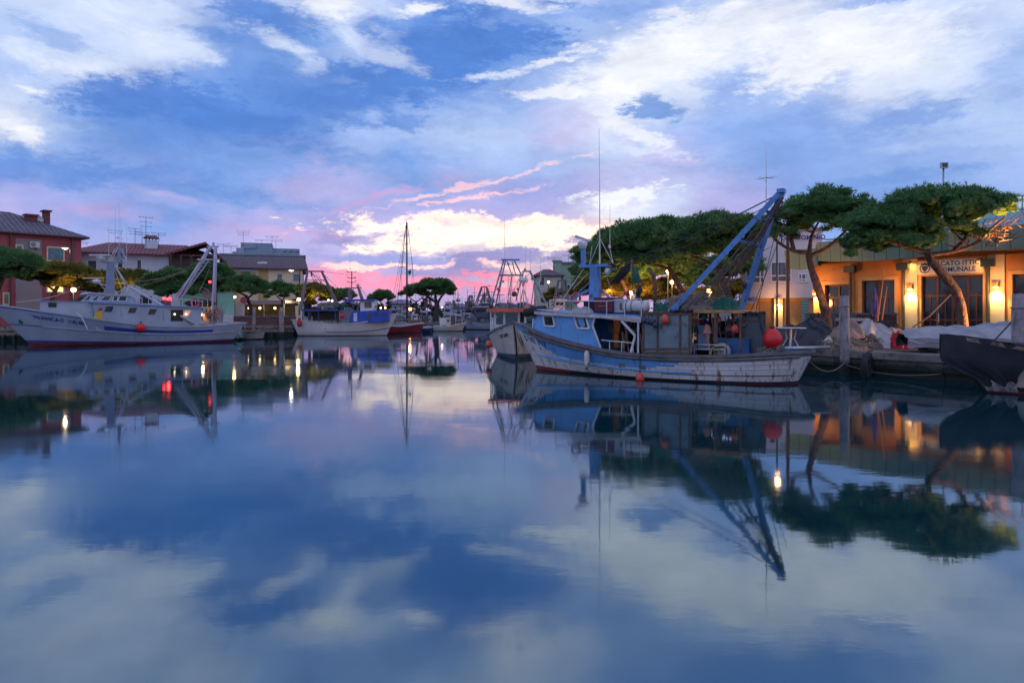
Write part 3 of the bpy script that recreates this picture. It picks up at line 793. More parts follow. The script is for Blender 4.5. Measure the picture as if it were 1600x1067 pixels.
mb = MB(); mb.box((LW/2, wy(3.5), .02), (LW-.4, 6.6, .04)); mb.box((LW/2, wy(3.5), H+.02), (LW-.4, 6.6, .04)); mb.box((LW/2, wy(4.4), 1.8), (LW-.8, .1, 3.5)); mb.build('interior', inner, root)
for k, (a, b, h) in enumerate(openings):
    n = 4 if k == 2 else 3 if k == 3 else 2
    fr = MB(); dg = .22
    w = (b-a)/n
    for i in range(n+1): fr.box((a+w*i, wy(dg), h/2), (.09, .08, h))
    for z in (.06, .95, 2.05, h-.05): fr.box(((a+b)/2, wy(dg), z), (b-a, .06, .09))
    for i in range(n): fr.box((a+w*(i+.5), wy(dg), 1.1), (.05, .05, 2.1))
    f = fr.build('door', doorw, root)
    g = MB(); g.box(((a+b)/2, wy(dg+.02), h/2), (b-a-.05, .015, h-.05)); g.build('pane', gwin, f)
    hd = MB(); hd.box((a+w*1.1, wy(dg-.07), 1.05), (.03, .05, .4)); hd.build('handle', galv, f)
    tr = MB(); tr.box((a-.08, wy(-.01), h/2), (.16, .06, h)); tr.box((b+.08, wy(-.01), h/2), (.16, .06, h)); tr.box(((a+b)/2, wy(-.01), h+.09), (b-a+.32, .06, .18)); tr.build('door_surround', mat('ochre door surround', (.60, .32, .11), .8, .12, 2, .1), root)
# wall pilasters that carry the sconces, downpipes with hoppers
for px in (1423, 1557):
    xa = mk.xz(px, 0)[0]
    m2 = MB(); m2.box((xa, wy(-.04), H/2), (.62, .1, H)); m2.build('pilaster', cream, root)
for px in (1334, 1417, 1550):
    xa = mk.xz(px, 0)[0]
    m2 = MB(); m2.tube([(xa-.1, wy(-.16), 0), (xa-.1, wy(-.16), H-.5)], .07, 8); m2.box((xa-.1, wy(-.2), H-.35), (.5, .3, .32)); m2.build('downpipe', pipem, root)
# curved fascia: bays bulging over the facade
def fascia(x0, x1, zb0, zb1, zt, bul, name='fascia'):
    m2 = MB(); n = 16
    def pl(i): t = i/n; return x0+(x1-x0)*t, wy(-.35-bul*math.sin(PI*t))
    for i in range(n):
        (xa, ya), (xb, yb) = pl(i), pl(i+1)
        za = zb0+(zb1-zb0)*(i/n)+.18*(1-math.sin(PI*i/n)); zc = zb0+(zb1-zb0)*((i+1)/n)+.18*(1-math.sin(PI*(i+1)/n))
        m2.quad((xa, ya, za), (xb, yb, zc), (xb, yb-wy(.12), zt), (xa, ya-wy(.12), zt))
        m2.quad((xa, ya, za), (xb, yb, zc), (xb, wy(.1), zc+.05), (xa, wy(.1), za+.05), 1)
        m2.quad((xa, ya-wy(.12), zt), (xb, yb-wy(.12), zt), (xb, wy(.8), zt+.12), (xa, wy(.8), zt+.12))
    a, b = pl(0), pl(n)
    for (xx, yy), z in ((a, zb0+.18), (b, zb1+.18)):
        m2.quad((xx, yy, z), (xx, wy(.1), z), (xx, wy(.1), zt), (xx, yy, zt))
    m2.build(name, [fasm, oran], root)
fascia(-1.35, .35, 3.5, 3.5, 4.55, .1)
fascia(.35, 6.2, H-.05, H-.05, 4.85, .5)
fascia(6.2, 15.6, H+.02, H+.1, 4.85, 1.1)
mb = MB(); n = 14
for i in range(n):
    for side in (0, 1):
        a = PI*i/n; b = PI*(i+1)/n
    t0, t1 = i/n, (i+1)/n
    xa, xb = .2+(LW)*t0, .2+(LW)*t1
    ra, rb = 5.0+1.25*math.sin(PI*t0*.9+.25), 5.0+1.25*math.sin(PI*t1*.9+.25)
    mb.quad((xa, wy(.8), 4.9), (xb, wy(.8), 4.9), (xb, wy(4.5), rb), (xa, wy(4.5), ra)); mb.quad((xa, wy(4.5), ra), (xb, wy(4.5), rb), (xb, wy(8), 4.6), (xa, wy(8), 4.6))
mb.build('roof', roofm, root)
# name board
sa, za = mk.xz(1431, 408, wy(-.05)); sb, zb = mk.xz(1538, 429, wy(-.05))
zc0 = 3.02; sc = (sa+sb)/2; z0s = 3.02; z1s = 3.66
mb = MB(); mb.box((sc, wy(-.05), (z0s+z1s)/2), (sb-sa, .06, z1s-z0s)); brd = mb.build('sign_board', mat('cream sign board', (.70, .56, .36), .6, .06, 2, .03), root)
ink = mat('dark blue lettering', (.02, .025, .10), .6, .1, 3, 0)
for body, zz, xo in (('MERCATO ITTICO', z1s-.17, .28), ('COMUNALE', z0s+.19, .28)):
    mb = MB()
    vs, fs = text_mesh(body, .30 if body[0] == 'M' else .30, .006)
    mb.add([(sc+xo+vx*.92, wy(-.085), zz+vy) for vx, vy, _ in vs], fs); mb.build('lettering', ink, brd)
mb = MB(); cx = sa+.38; cz = (z0s+z1s)/2      # crest: shield under a crown
mb.prism([(cx-.12, cz+.08), (cx+.12, cz+.08), (cx+.12, cz-.05), (cx, cz-.2), (cx-.12, cz-.05)], wy(-.085), wy(-.08))
mb.prism([(cx-.13, cz+.12), (cx+.13, cz+.12), (cx+.15, cz+.24), (cx+.07, cz+.17), (cx, cz+.26), (cx-.07, cz+.17), (cx-.15, cz+.24)], wy(-.085), wy(-.08))
mb.torus((cx, wy(-.085), cz-.03), .2, .018, M=Matrix.Rotation(R(90), 3, 'X'))
mb.build('crest', ink, brd)
# glowing sign inside the left door
mb = MB(); a = mk.l(1312, 454, wy(.5)); mb.bar(a+Vector((-.28, 0, .02)), a+Vector((.28, 0, .05)), .04, .05); mb.bar(a+Vector((-.28, 0, -.05)), a+Vector((.1, 0, -.03)), .04, .03); mb.build('red_neon_sign', redl, root)
for px, py, s_ in ((1520, 465, .05), (1385, 460, .045), (1588, 470, .07), (1590, 482, .05), (1386, 480, .06)):
    mb = MB(); a = mk.l(px, py, wy(1.2)); mb.ball(a, s_, n=8); mb.build('interior_lamp', lampw, root)
lamp(mk.w(9, wy(2.5), 2.6), 160, (1., .55, .22), .3); lamp(mk.w(3, wy(2.5), 2.6), 110, (1., .55, .22), .3)
# sconces
bronze = mat('bronze lamp housing', (.22, .10, .04), .45, .2, 4, .05, metal=.7)
def sconce(fr, px, pytop, yl, label, power, pybot=None):
    a = fr.l(px, pytop, yl); w_ = fr.w(a.x, yl, a.z)
    root = empty('wall_sconce', w_, fr.rz, label, 'wall lamp', 'wall sconces washing the right bank facades')
    mb = MB(); mb.box((0, -sgn*.12, 0), (.2, .2, .14)); mb.box((0, -sgn*.02, .0), (.1, .06, .24)); mb.box((0, -sgn*.14, .11), (.26, .24, .05)); mb.build('housing', bronze, root)
    mb = MB(); mb.box((0, -sgn*.12, -.085), (.16, .16, .03)); mb.build('lamp_lens', lampw, root)
    q = fr.w(a.x, yl-sgn*.16, a.z-.14)
    lamp(q, power, (1., .66, .26), .05, 'SPOT', (fr.n.x*sgn*.16, fr.n.y*sgn*.16, -1), 96)
    q2 = fr.w(a.x, yl-sgn*.75, a.z-.1)
    lamp(q2, power*.26, (1., .42, .10), .15, 'SPOT', (fr.n.x*sgn, fr.n.y*sgn, .12), 140)  # unseen fill spot in front of the wall, apart from the fixture
sconce(mk, 1423, 449, wy(-.09), 'bronze wall sconce on the pilaster left of the central market doors', 260)
sconce(mk, 1557, 446, wy(-.09), 'bronze wall sconce on the pilaster right of the central market doors', 300)
sconce(mk, 1275, 457, wy(-.0), 'bronze wall sconce at the left corner of the market hall', 330)
for x_ in (2.0, 4.6, 7.4, 10.2, 12.6):
    q_ = mk.w(x_, wy(-.3), H-.25); lamp(q_, 26, (1., .48, .13), .1, 'SPOT', (mk.n.x*sgn*.5, mk.n.y*sgn*.5, -.8), 150)
    mb = MB(); mb.lathe([(.01, .0), (.09, .0), (.09, .1), (.01, .1)], (x_, wy(-.3), H-.2), 10); o_ = mb.build('downlight', bronze, hall)
# unseen spots warming the crown tip and trunk of the nearest pine
lamp(P(1585, 408, 24.0), 1900, (1., .40, .10), .12, 'SPOT', (-.25, .12, 1), 75); lamp(P(1580, 506, 23.7), 1400, (1., .40, .10), .12, 'SPOT', (-1, .2, .55), 100)
lamp(P(1312, 500, 26.2), 160, (1., .45, .14), .12, 'SPOT', (-.35, .35, 1), 60)  # unseen uplight for the dark leaning trunk

# ---- white two storey building
wb = Frame((17.2, 47.5, .73), (7.2, -2.2)); sgw = 1 if wb.n.y > 0 else -1
root = wb.root('apartment_building', 'white two storey building with square windows and an orange lit ground floor arcade', 'building')
xl = wb.xz(1157, 0)[0]; xr = wb.xz(1285, 0)[0]
pinkw = mat('pale lilac render', (.60, .55, .58), .85, .06, .8, .06)
z0 = wb.xz(1160, 466)[1]; zt = wb.xz(1160, 378)[1]+.6
mb = MB(); mb.box(((xl+xr)/2, sgw*2.2, (z0+zt)/2), (xr-xl, 4.4, zt-z0)); mb.build('wall', pinkw, root)
mb = MB(); mb.box(((xl+xr)/2, sgw*2.2, zt+.1), (xr-xl+.3, 4.7, .2)); mb.build('roof', mat('grey roof edge', (.2, .2, .22), .8), root)
mb = MB()
mb.box(((xl+xr)/2, sgw*2.4, z0/2), (xr-xl, 4., z0-.02))
mb.build('ground_floor_wall', mat('orange ground floor render', (.62, .32, .12), .85, .1, 1, .08), root)
for px0, px1, h in ((1187, 1214, .0), (1232, 1256, 0)):
    a, b = wb.xz(px0, 0)[0], wb.xz(px1, 0)[0]; zz = wb.xz(px0, 471)[1]
    mb = MB(); mb.box(((a+b)/2, sgw*.38, zz/2), (b-a, .06, zz)); mb.build('shutter', mat('tan shutter panel', (.33, .21, .10), .7, .15, 3, .1, stripes=('Z', 6, (.2, .12, .06), .08)), root)
wfr = mat('white window frame', (.7, .7, .72), .5, .05, 3, .02)
curt = mat('grey curtain', (.17, .20, .24), .9, .2, 5, .2, stripes=('X', 8, (.10, .12, .15), .3))
for px0, px1, y0_, y1_ in ((1166, 1194, 412, 442), (1205, 1236, 410, 440), (1248, 1262, 428, 440)):
    (a, zt_), (b, zb_) = wb.xz(px0, y0_), wb.xz(px1, y1_)
    mb = MB(); w_ = b-a; hh = zt_-zb_; y = -sgw*.02
    for xx in (a, a+w_*.32, a+w_*.78, b): mb.box((xx, y, (zt_+zb_)/2), (.09, .1, hh+.09))
    for zz in (zb_, zb_+hh*.3, zt_): mb.box(((a+b)/2, y, zz), (w_+.09, .12, .09))
    f = mb.build('window', wfr, root)
    mb = MB(); mb.box(((a+b)/2, -sgw*.006, (zt_+zb_)/2), (w_, .01, hh)); mb.build('pane', mat('curtained window glass', (.10, .13, .17), .15, .3, 3, 0), f)
    mb = MB()
    for xx in (a+w_*.2, a+w_*.55, a+w_*.9): mb.box((xx, -sgw*.016, zb_+hh*.62), (w_*.13, .008, hh*.7))
    mb.build('curtain', curt, f)
sconce(wb, 1216, 468, -sgw*.22, 'slim wall sconce lighting a pillar between tan shutters', 260)
mb = MB(); a = wb.xz(1216, 0)[0]; mb.box((a, sgw*.1, (z0-.05)/2), (.55, .5, z0-.05)); mb.build('pillar', cream, root)
a = wb.xz(1252, 0)[0]; mb = MB(); mb.box((a+.2, -sgw*.3, 1.1), (.45, .05, 2.2)); tag(mb.build('banner', mat('teal striped banner', (.20, .36, .36), .6, .1, 2, .05, stripes=('Z', 5, (.10, .2, .2), .4))), 'tall teal striped banner left of the market hall corner sconce', 'banner')
b_ = COL.objects[-1]; b_.location = wb.w(0, 0, 0); b_.rotation_euler = (0, 0, wb.rz)
# small blue white notice board and letters
a = wb.w(*[wb.l(1170, 480, -sgw*1.2).x, -sgw*1.2], 0); rt = empty('notice_board', (a.x, a.y, .73), wb.rz, 'blue and white notice board on the quay left of the orange arcade', 'sign')
mb = MB(); mb.box((0, 0, 2.15), (.95, .05, .5)); mb.build('panel', mat('white sign panel', (.5, .52, .58), .5, .1, 3, .02), rt)
mb = MB(); vs, fs = text_mesh('EURO', .3, .02); mb.add([(vx*.9, -sgw*.035, 2.2+vy) for vx, vy, _ in vs], fs); mb.build('lettering', navy, rt)
mb = MB(); mb.tube([(-.4, 0, 0), (-.4, 0, 2.4)], .03, 6); mb.tube([(.4, 0, 0), (.4, 0, 2.4)], .03, 6); mb.build('post', galv, rt)
# roofline sign of the white building
rt = empty('roof_sign', wb.w(wb.xz(1215, 0)[0], -sgw*.1, 0), wb.rz, 'blue roofline lettering on top of the white two storey building', 'sign')
mb = MB(); vs, fs = text_mesh('CONDOMINIO', .42, .01); zz = zt-.1
mb.add([(vx+1.6, -sgw*.05, zz+vy-.35) for vx, vy, _ in vs], fs); mb.build('lettering', navy, rt)

# tall poles
def pole(name, label, cat, px, ptop, D, gz, r, m, group=None, extra=None):
    t = P(px, ptop, D); rt = empty(name, (t.x, t.y, gz), 0, label, cat, group); h = t.z-gz
    mb = MB(); mb.tube([(0, 0, -.4 if gz < .2 else 0), (0, 0, h*.5), (0, 0, h)], [r, r*.9, r*.8], 8); mb.build('pole', m, rt, smooth=True)
    if extra: extra(rt, h)
    return rt
pole('lamp_post', 'plain brown post standing left of the dark leaning pine trunk', 'post', 1231, 345, 29, .73, .085, mat('brown painted post', (.16, .07, .04), .6, .2, 3, .1))
def flood(rt, h):
    mb = MB(); mb.box((0, -.1, h+.15), (.55, .25, .45)); mb.build('lamp_housing', galv, rt)
    mb = MB(); mb.box((0, -.235, h+.15), (.42, .02, .33)); mb.build('lamp_glass', gwin, rt)
pole('floodlight_mast', 'thin mast with square floodlight rising behind the nearest pine', 'floodlight', 1474, 262, 55, .73, .09, galv, extra=flood)
def aerial(px, base, top, D, label, w=.5, n=3, group='television aerials on the roofs', tilt=0.):
    b = P(px, base, D); t = P(px, top, D); rt = empty('television_aerial', b, tilt, label, 'aerial', group); h = t.z-b.z
    mb = MB(); mb.tube([(0, 0, -.3), (0, 0, h)], .025, 5); mb.build('mast', darkmet, rt)
    mb = MB()
    for i in range(n):
        z = h*(1-.16*i-.02); ww = w*(1-.12*i)
        mb.tube([(-ww, 0, z), (ww, 0, z)], .018, 4)
        for k in range(5): mb.tube([(-ww+2*ww*k/4, -.15, z), (-ww+2*ww*k/4, .15, z)], .012, 4); 
        for k in (0, 4): mb.tube([(-ww+2*ww*k/4, 0, z-.1), (-ww+2*ww*k/4, 0, z+.12)], .012, 4)
    mb.build('aerial_rods', darkmet, rt)
aerial(1597, 345, 305, 32, 'roof aerial at the right edge above the blue green market roof', .5, 2)

# ---- cream block and green house beyond the pines (right of centre)
def house(name, label, D, px0, px1, ytop, wallm, roofmat, roof=None, depth=8, rz=0., windows=(), gz=.7, wfm=None, eave=.4, cat='building', pane=None, hip=1.5):
    a = P(px0, 489, D); b = P(px1, 489, D)
    cx = (a.x+b.x)/2; w = b.x-a.x
    if cx < -8: rz = rz or -math.atan((px1-HX)/F0)
    fr = Frame((cx, D, gz), (math.cos(rz), math.sin(rz)))
    xa_, xb_ = fr.xz(px0, 0)[0], fr.xz(px1, 0)[0]; q_ = fr.w((xa_+xb_)/2, 0); w = xb_-xa_
    fr = Frame((q_.x, q_.y, gz), (math.cos(rz), math.sin(rz)))
    rt = fr.root(name, label, cat)
    zt = fr.xz((px0+px1)/2, ytop)[1]
    mb = MB(); mb.box((0, depth/2, zt/2), (w, depth, zt)); mb.build('wall', wallm, rt)
    if roof is not None:     # roof = ridge py
        zr = fr.xz((px0+px1)/2, roof, depth/2)[1]
        e = eave; x0, x1 = -w/2-e, w/2+e
        mb = MB()
        v = [(x0, -e, zt), (x1, -e, zt), (x1, depth+e, zt), (x0, depth+e, zt), (x0+hip, depth/2, zr), (x1-hip, depth/2, zr)]
        v2 = [(x, y, z-.14) for x, y, z in v[:4]]
        mb.add(v+v2, [(0, 1, 5, 4), (1, 2, 5), (2, 3, 4, 5), (3, 0, 4), (6, 7, 1, 0), (7, 8, 2, 1), (8, 9, 3, 2), (9, 6, 0, 3), (9, 8, 7, 6)])
        mb.build('roof', roofmat, rt)
    else:
        mb = MB(); mb.box((0, depth/2, zt+.12), (w+.5, depth+.5, .24)); mb.build('roof', roofmat, rt)
    for wd in windows:
        x0, y0_, x1, y1_ = wd[:4]; kind = wd[4] if len(wd) > 4 else ''
        (a_, zt_), (b_, zb_) = fr.xz(x0, y0_), fr.xz(x1, y1_)
        w_ = b_-a_; hh = zt_-zb_; t = max(.07, w_*.06)
        mb = MB(); y = -.03
        for xx in ((a_, b_) if w_ < 1.2 else (a_, (a_+b_)/2, b_) if w_ < 2.2 else (a_, a_+w_*.25, a_+w_*.5, a_+w_*.75, b_)): mb.box((xx, y, (zt_+zb_)/2), (t, .1, hh+t))
        for zz in (zb_, zt_): mb.box(((a_+b_)/2, y, zz), (w_+t, .12, t))
        f = mb.build('window' if kind != 'door' else 'door', wfm or wfr, rt)
        mb = MB(); mb.box(((a_+b_)/2, -.008, (zt_+zb_)/2), (w_, .01, hh)); mb.build('pane', glit if kind == 'lit' else (pane or gwin), f)
    return fr, rt, zt
tile = mat('dark brown roof tiles', (.13, .075, .085), .85, .3, 4, .5, dirt=(.06, .045, .06), dirt_amt=.6, dscale=5, stripes=('X', 3.2, (.07, .045, .06), .35))
tilered = mat('red brown roof tiles', (.22, .07, .075), .85, .25, 4, .4, stripes=('X', 2.6, (.10, .035, .05), .35))
house('apartment_building', 'cream block with brown roof behind the right bank boats', 84, 838, 877, 430, mat('dull cream render', (.46, .42, .36), .85, .08, .5, .05), tile, 421, 9,
      windows=((843, 433, 851, 446), (856, 450, 862, 462)))
greenw = mat('pale green render', (.28, .36, .27), .85, .08, .5, .05)
house('apartment_building', 'pale green block rising behind the cream block and beside the pines', 90, 873, 902, 412, greenw, mat('grey roof edge', (.2, .2, .22), .8), None, 9,
      windows=((876, 430, 881, 440), (886, 445, 891, 456)))
mb = MB(); p_ = P(872, 413, 86); mb.box((0, 0, .6), (1.0, .8, 2.2)); mb.box((0, 0, 1.75), (1.3, 1.1, .15)); o = tag(mb.build('chimney', greenw), 'stubby pale green chimney on the cream block roof', 'chimney'); o.location = p_-Vector((0, -2, 1.2))
aerial(866, 421, 402, 84, 'roof aerial on the cream block left of the chimney', .8, 2)
aerial(888, 412, 398, 90, 'roof aerial on the pale green block', .8, 2)
street_lamp('street_lamp', 'round white lit lamp hanging in front of the cream block', 857, 441, 70, power=25, r=.13, gz=.73, em=lampw)
pine('small yellow lit bush tree below the cream block', 66, [(868, 462, 16, 12), (856, 470, 10, 8)], [(866, 505), (866, 480), (866, 470)], [[(866, 470), (860, 463)]], .1, 41, m=LEAFY, nl=.4, nw=.05)

pine('dark pine filling the gap behind the third right bank pine', 46, [(1060, 420, 50, 22), (1110, 425, 44, 22), (1150, 415, 40, 24), (1085, 440, 50, 16)],
     [(1100, 520), (1098, 480), (1095, 455)], [[(1095, 455), (1075, 440), (1060, 430)], [(1095, 455), (1115, 440), (1135, 430)]], .22, 43, nl=.3, nw=.032)
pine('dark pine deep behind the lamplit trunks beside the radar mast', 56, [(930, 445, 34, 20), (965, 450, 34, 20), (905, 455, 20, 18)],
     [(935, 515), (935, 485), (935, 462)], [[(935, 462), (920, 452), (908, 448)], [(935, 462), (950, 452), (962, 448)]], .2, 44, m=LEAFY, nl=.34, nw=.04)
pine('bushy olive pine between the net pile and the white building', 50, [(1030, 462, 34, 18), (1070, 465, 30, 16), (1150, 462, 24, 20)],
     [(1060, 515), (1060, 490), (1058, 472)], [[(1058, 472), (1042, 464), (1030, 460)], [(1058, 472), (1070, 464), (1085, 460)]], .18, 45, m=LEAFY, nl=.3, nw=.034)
parapet_dark = None
lamp(P(1000, 440, 41)+Vector((0, 0, -.3)), 260, (1., .40, .08), .2); lamp(P(950, 455, 45), 260, (1., .42, .08), .2)

# ================================================================== LEFT BANK
GL = .9
redw = mat('dark red render', (.34, .075, .09), .85, .12, .6, .08, dirt=(.16, .03, .04), dirt_amt=.4, dscale=1.)
greyp = mat('taupe render', (.26, .21, .22), .85, .08, .6, .05)
cwin = mat('cream window frame', (.62, .50, .30), .6, .1, 3, .03)
bluepane = mat('teal window glass', (.06, .13, .16), .2, .3, 2, 0)
# red house: wall recedes to the right
rh = Frame((-46.8, 62., GL), (5.4, 5.4)); # x axis along the facade to the right
a = P(0, 489, 62.); b = P(127, 489, 67.)
rh = Frame((a.x, a.y, GL), (b.x-a.x, b.y-a.y)); rsg = 1 if rh.n.y > 0 else -1
root = rh.root('red_house', 'dark red two storey house with two brick chimneys at the left edge', 'house')
W_ = (b-a).length; ze = CH+(489-368)/F0*66-GL; x0 = -9.
mb = MB(); mb.box(((x0+W_)/2, rsg*5, ze/2), (W_-x0, 10, ze)); mb.build('wall', redw, root)
pa, pb = rh.xz(24, 0)[0], rh.xz(65, 0)[0]
mb = MB(); mb.box(((pa+pb)/2, -rsg*.02, (ze-.6)/2), (pb-pa, .1, ze-.6)); mb.build('wall_panel', greyp, root)
rtile = mat('grey violet roof tiles', (.13, .11, .14), .85, .3, 3, .5, stripes=('X', 2.4, (.06, .05, .07), .35), dirt=(.2, .17, .2), dirt_amt=.45, dscale=4)
mb = MB(); e = .55; xr_ = W_+e; yb = -rsg*e; yf = rsg*11; zr = ze+2.35; ym = rsg*5
v = [(x0, yb, ze-.05), (xr_, yb, ze-.05), (xr_, yf, ze-.05), (x0, yf, ze-.05), (x0, ym, zr), (W_-4.6, ym, zr)]
mb.add(v+[(x, y, z-.18) for x, y, z in v[:4]], [(0, 1, 5, 4), (1, 2, 5), (2, 3, 4, 5), (6, 7, 1, 0), (7, 8, 2, 1), (8, 9, 3, 2), (9, 8, 7, 6)])
mb.build('roof', rtile, root)
mb = MB(); mb.tube([(x0, yb-.0, ze-.16), (xr_, yb, ze-.16)], .09, 6); mb.build('gutter', mat('copper brown gutter', (.10, .05, .05), .5, .2, 3, .05), root)
brick = mat('dark red brick', (.16, .05, .05), .9, .3, 4, .3, stripes=('Z', 9, (.09, .03, .03), .2))
for pl, pr_, pt in ((38, 58, 336), (66, 78, 330)):
    xa, xb = rh.xz(pl, 0, rsg*3.0)[0], rh.xz(pr_, 0, rsg*3.0)[0]; zt = rh.xz(pl, pt, rsg*3.)[1]
    mb = MB(); mb.box(((xa+xb)/2, rsg*3.0, (ze+.5+zt)/2), (xb-xa-.2, .9, zt-ze-.5)); mb.box(((xa+xb)/2, rsg*3.0, zt+.02), (xb-xa+.1, 1.15, .14))
    for k in range(4): mb.box((xa+.15+(xb-xa-.3)*k/3, rsg*2.55, zt-.12), (.1, .1, .16))
    mb.build('chimney', brick, root)
for wd in ((25, 383, 35, 394, ''), (73.5, 386, 99.5, 408.5, ''), (73, 446, 99, 457, 'lit'), (5, 458, 14, 476, 'door')):
    (a_, zt_), (b_, zb_) = rh.xz(wd[0], wd[1]), rh.xz(wd[2], wd[3]); w_ = b_-a_
    mb = MB(); y = -rsg*.05
    for k in range(5 if w_ > 1.5 else 2): mb.box((a_+w_*k/(4 if w_ > 1.5 else 1), y, (zt_+zb_)/2), (.11, .12, zt_-zb_+.1))
    for zz in (zt_, zb_): mb.box(((a_+b_)/2, y, zz), (w_+.11, .14, .12))
    f = mb.build('window' if wd[4] != 'door' else 'door', cwin, root)
    mb = MB(); mb.box(((a_+b_)/2, -rsg*.085, (zt_+zb_)/2), (w_, .01, zt_-zb_)); mb.build('pane', glit if wd[4] == 'lit' else bluepane, f)
for px in (16, 112):
    xa = rh.xz(px, 0)[0]; mb = MB(); mb.tube([(xa, -rsg*.12, 0), (xa, -rsg*.12, ze-.2)], .08, 6); mb.build('downpipe', mat('copper brown gutter', (.1, .05, .05)), root)
a = rh.l(54, 382.5, -rsg*.3); ac = empty('air_conditioner', rh.w(a.x, -rsg*.3, a.z), rh.rz, 'white air conditioner unit on the red house wall under the eave', 'air conditioner')
mb = MB(); mb.box((0, 0, 0), (.75, .32, .55)); mb.build('casing', mat('off white plastic', (.5, .48, .46), .5, .1, 3, .02), ac)
mb = MB(); mb.torus((-.12, -rsg*.17, 0), .16, .03, M=Matrix.Rotation(R(90), 3, 'X')); mb.ball((-.12, -rsg*.16, 0), .07); mb.build('fan_grille', darkmet, ac)
mb = MB(); mb.box((-.25, 0, -.32), (.05, .3, .1)); mb.box((.25, 0, -.32), (.05, .3, .1)); mb.build('bracket', galv, ac)
# antenna dish on the roof
a = rh.l(61, 344, rsg*3); sd = empty('satellite_dish', rh.w(a.x, rsg*3., a.z-.6), rh.rz, 'small satellite dish between the two red brick chimneys', 'satellite dish')
mb = MB(); mb.tube([(0, 0, 0), (0, 0, .6)], .03, 6); mb.build('mast', darkmet, sd)
mb = MB(); mb.lathe([(.01, .0), (.2, .04), (.38, .14)], (0, 0, .6), 12, M=Matrix.Rotation(R(70), 3, 'X')); mb.build('dish', galv, sd)
# arm lamps
def arm_lamp(label, px, ptop, D, arm, power, col, r=.05, lens=None, gz=GL, side=-1):
    t = P(px, ptop, D); rt = empty('street_lamp', (t.x, t.y, gz), 0, label, 'street lamp', 'tall arm street lamps'); h = t.z-gz
    mb = MB(); mb.tube([(0, 0, 0), (0, 0, h*.6), (0, 0, h)], [.09, .07, .05], 8); mb.build('pole', darkmet, rt)
    mb = MB(); mb.tube([(0, 0, h-.05), (side*arm*.5, 0, h+.1), (side*arm, 0, h-.02)], .035, 6); mb.build('arm', darkmet, rt)
    mb = MB(); mb.lathe([(.05, .16), (.2, .1), (.34, 0)], (side*arm, 0, h-.08), 12); mb.build('lamp_shade', darkmet, rt)
    if power:
        mb = MB(); mb.lathe([(.28, 0), (.18, -.08), (.01, -.12)], (side*arm, 0, h-.08), 10); mb.build('lamp_glass', lens or lampw, rt)
        lamp((t.x+side*arm, t.y, t.z-.35), power, col, .12)
lensd = mat('dim lamp glass', (1, .9, .7), .3, 0, 1, 0, emit=(1., .85, .6), es=1.6)
arm_lamp('lit arm street lamp in front of the red house window', 110, 386, 58, .45, 60, (1., .7, .4), lens=lensd)
arm_lamp('tall arm street lamp at the right corner of the cream house', 468, 421, 66, .8, 25, (1., .8, .6), lens=lensd)
street_lamp('street_lamp', 'bright orange globe lamp beside the trawler bow in front of the red house', 115, 453, 56, power=260, r=.2, gz=GL, col=(1., .48, .12))
street_lamp('street_lamp', 'bright globe lamp on the quay left of the white and blue trawler gantry', 467, 468, 64, power=200, r=.17, gz=GL, em=lampw, col=(1., .65, .2))
street_lamp('street_lamp', 'orange globe lamp beside the tall mast of the red sailboat', 641, 483, 86, power=120, r=.2, gz=GL, col=(1., .3, .05), em=mat('glowing orange lamp glass', (1, .4, .1), .3, 0, 1, 0, emit=(1., .28, .04), es=16.))
for i, (px, py, D, lb) in enumerate(((513, 469, 72, 'left one of a pair of small lamps behind the trawler nets'), (519, 470, 73, 'right one of a pair of small lamps behind the trawler nets'), (595, 481, 78, 'small lamp low behind the cobalt deckhouse bow'), (602, 481, 80, 'small lamp just right of the cobalt deckhouse bow'), (691, 480, 105, 'tiny orange lamp under the far twin pine'), (367, 464, 58, 'small white lamp under the dark pine in front of the cream house'))):
    street_lamp('street_lamp', lb, px, py, D, power=22, r=.1, gz=GL if D < 100 else .7, em=lampw if i in (0, 1, 5) else lampm)
# unseen upward spots giving the left crowns their yellow cast
lamp(P(190, 488, 58.5), 900, (1., .62, .12), .2, 'SPOT', (0, .05, 1), 100); lamp(P(496, 488, 67.5), 700, (1., .62, .12), .2, 'SPOT', (0, .05, 1), 100)

# white house with red tiled roof
bwall = mat('pale blue grey render', (.55, .58, .66), .85, .1, .6, .05)
f2, r2, z2 = house('white_house', 'pale house with long red tiled roof and tall white chimney', 74, 121, 322, 397, bwall, tilered, 381, 11, gz=GL, eave=.9, hip=3.0,
      windows=((137, 407, 151, 422), (184, 406, 192, 419), (214, 406, 221, 421), (298, 402, 305, 416)), pane=mat('dark shutters', (.05, .06, .09), .6, .3, 3, .1))
ch = f2.l(235.5, 372, 2.); mb = MB(); zc = ch.z-.3
mb.box((ch.x, 3., zc-1.0), (1.25, 1.1, 2.2)); f_ = mb.build('chimney', bwall, r2)
mb = MB(); mb.add([(ch.x-.8, 2.3, zc+.35), (ch.x+.8, 2.3, zc+.35), (ch.x+.8, 3.7, zc+.35), (ch.x-.8, 3.7, zc+.35), (ch.x-.5, 3, zc+.7), (ch.x+.5, 3, zc+.7)], [(0, 1, 5, 4), (1, 2, 5), (2, 3, 4, 5), (3, 0, 4), (3, 2, 1, 0)])
for k in range(4): mb.box((ch.x-.5+k*.33, 2.52, zc+.22), (.12, .12, .28))
mb.build('chimney_cap', tilered, f_)
a = f2.xz(268, 400); b = f2.xz(316, 430)       # recessed timber balcony with flowers
mb = MB(); mb.box(((a[0]+b[0])/2, -.9, b[1]-.2), (b[0]-a[0], 1.8, .25)); 
for t in (0, .33, .66, 1): mb.box((a[0]+(b[0]-a[0])*t, -1.7, (a[1]+b[1])/2), (.18, .18, a[1]-b[1]))
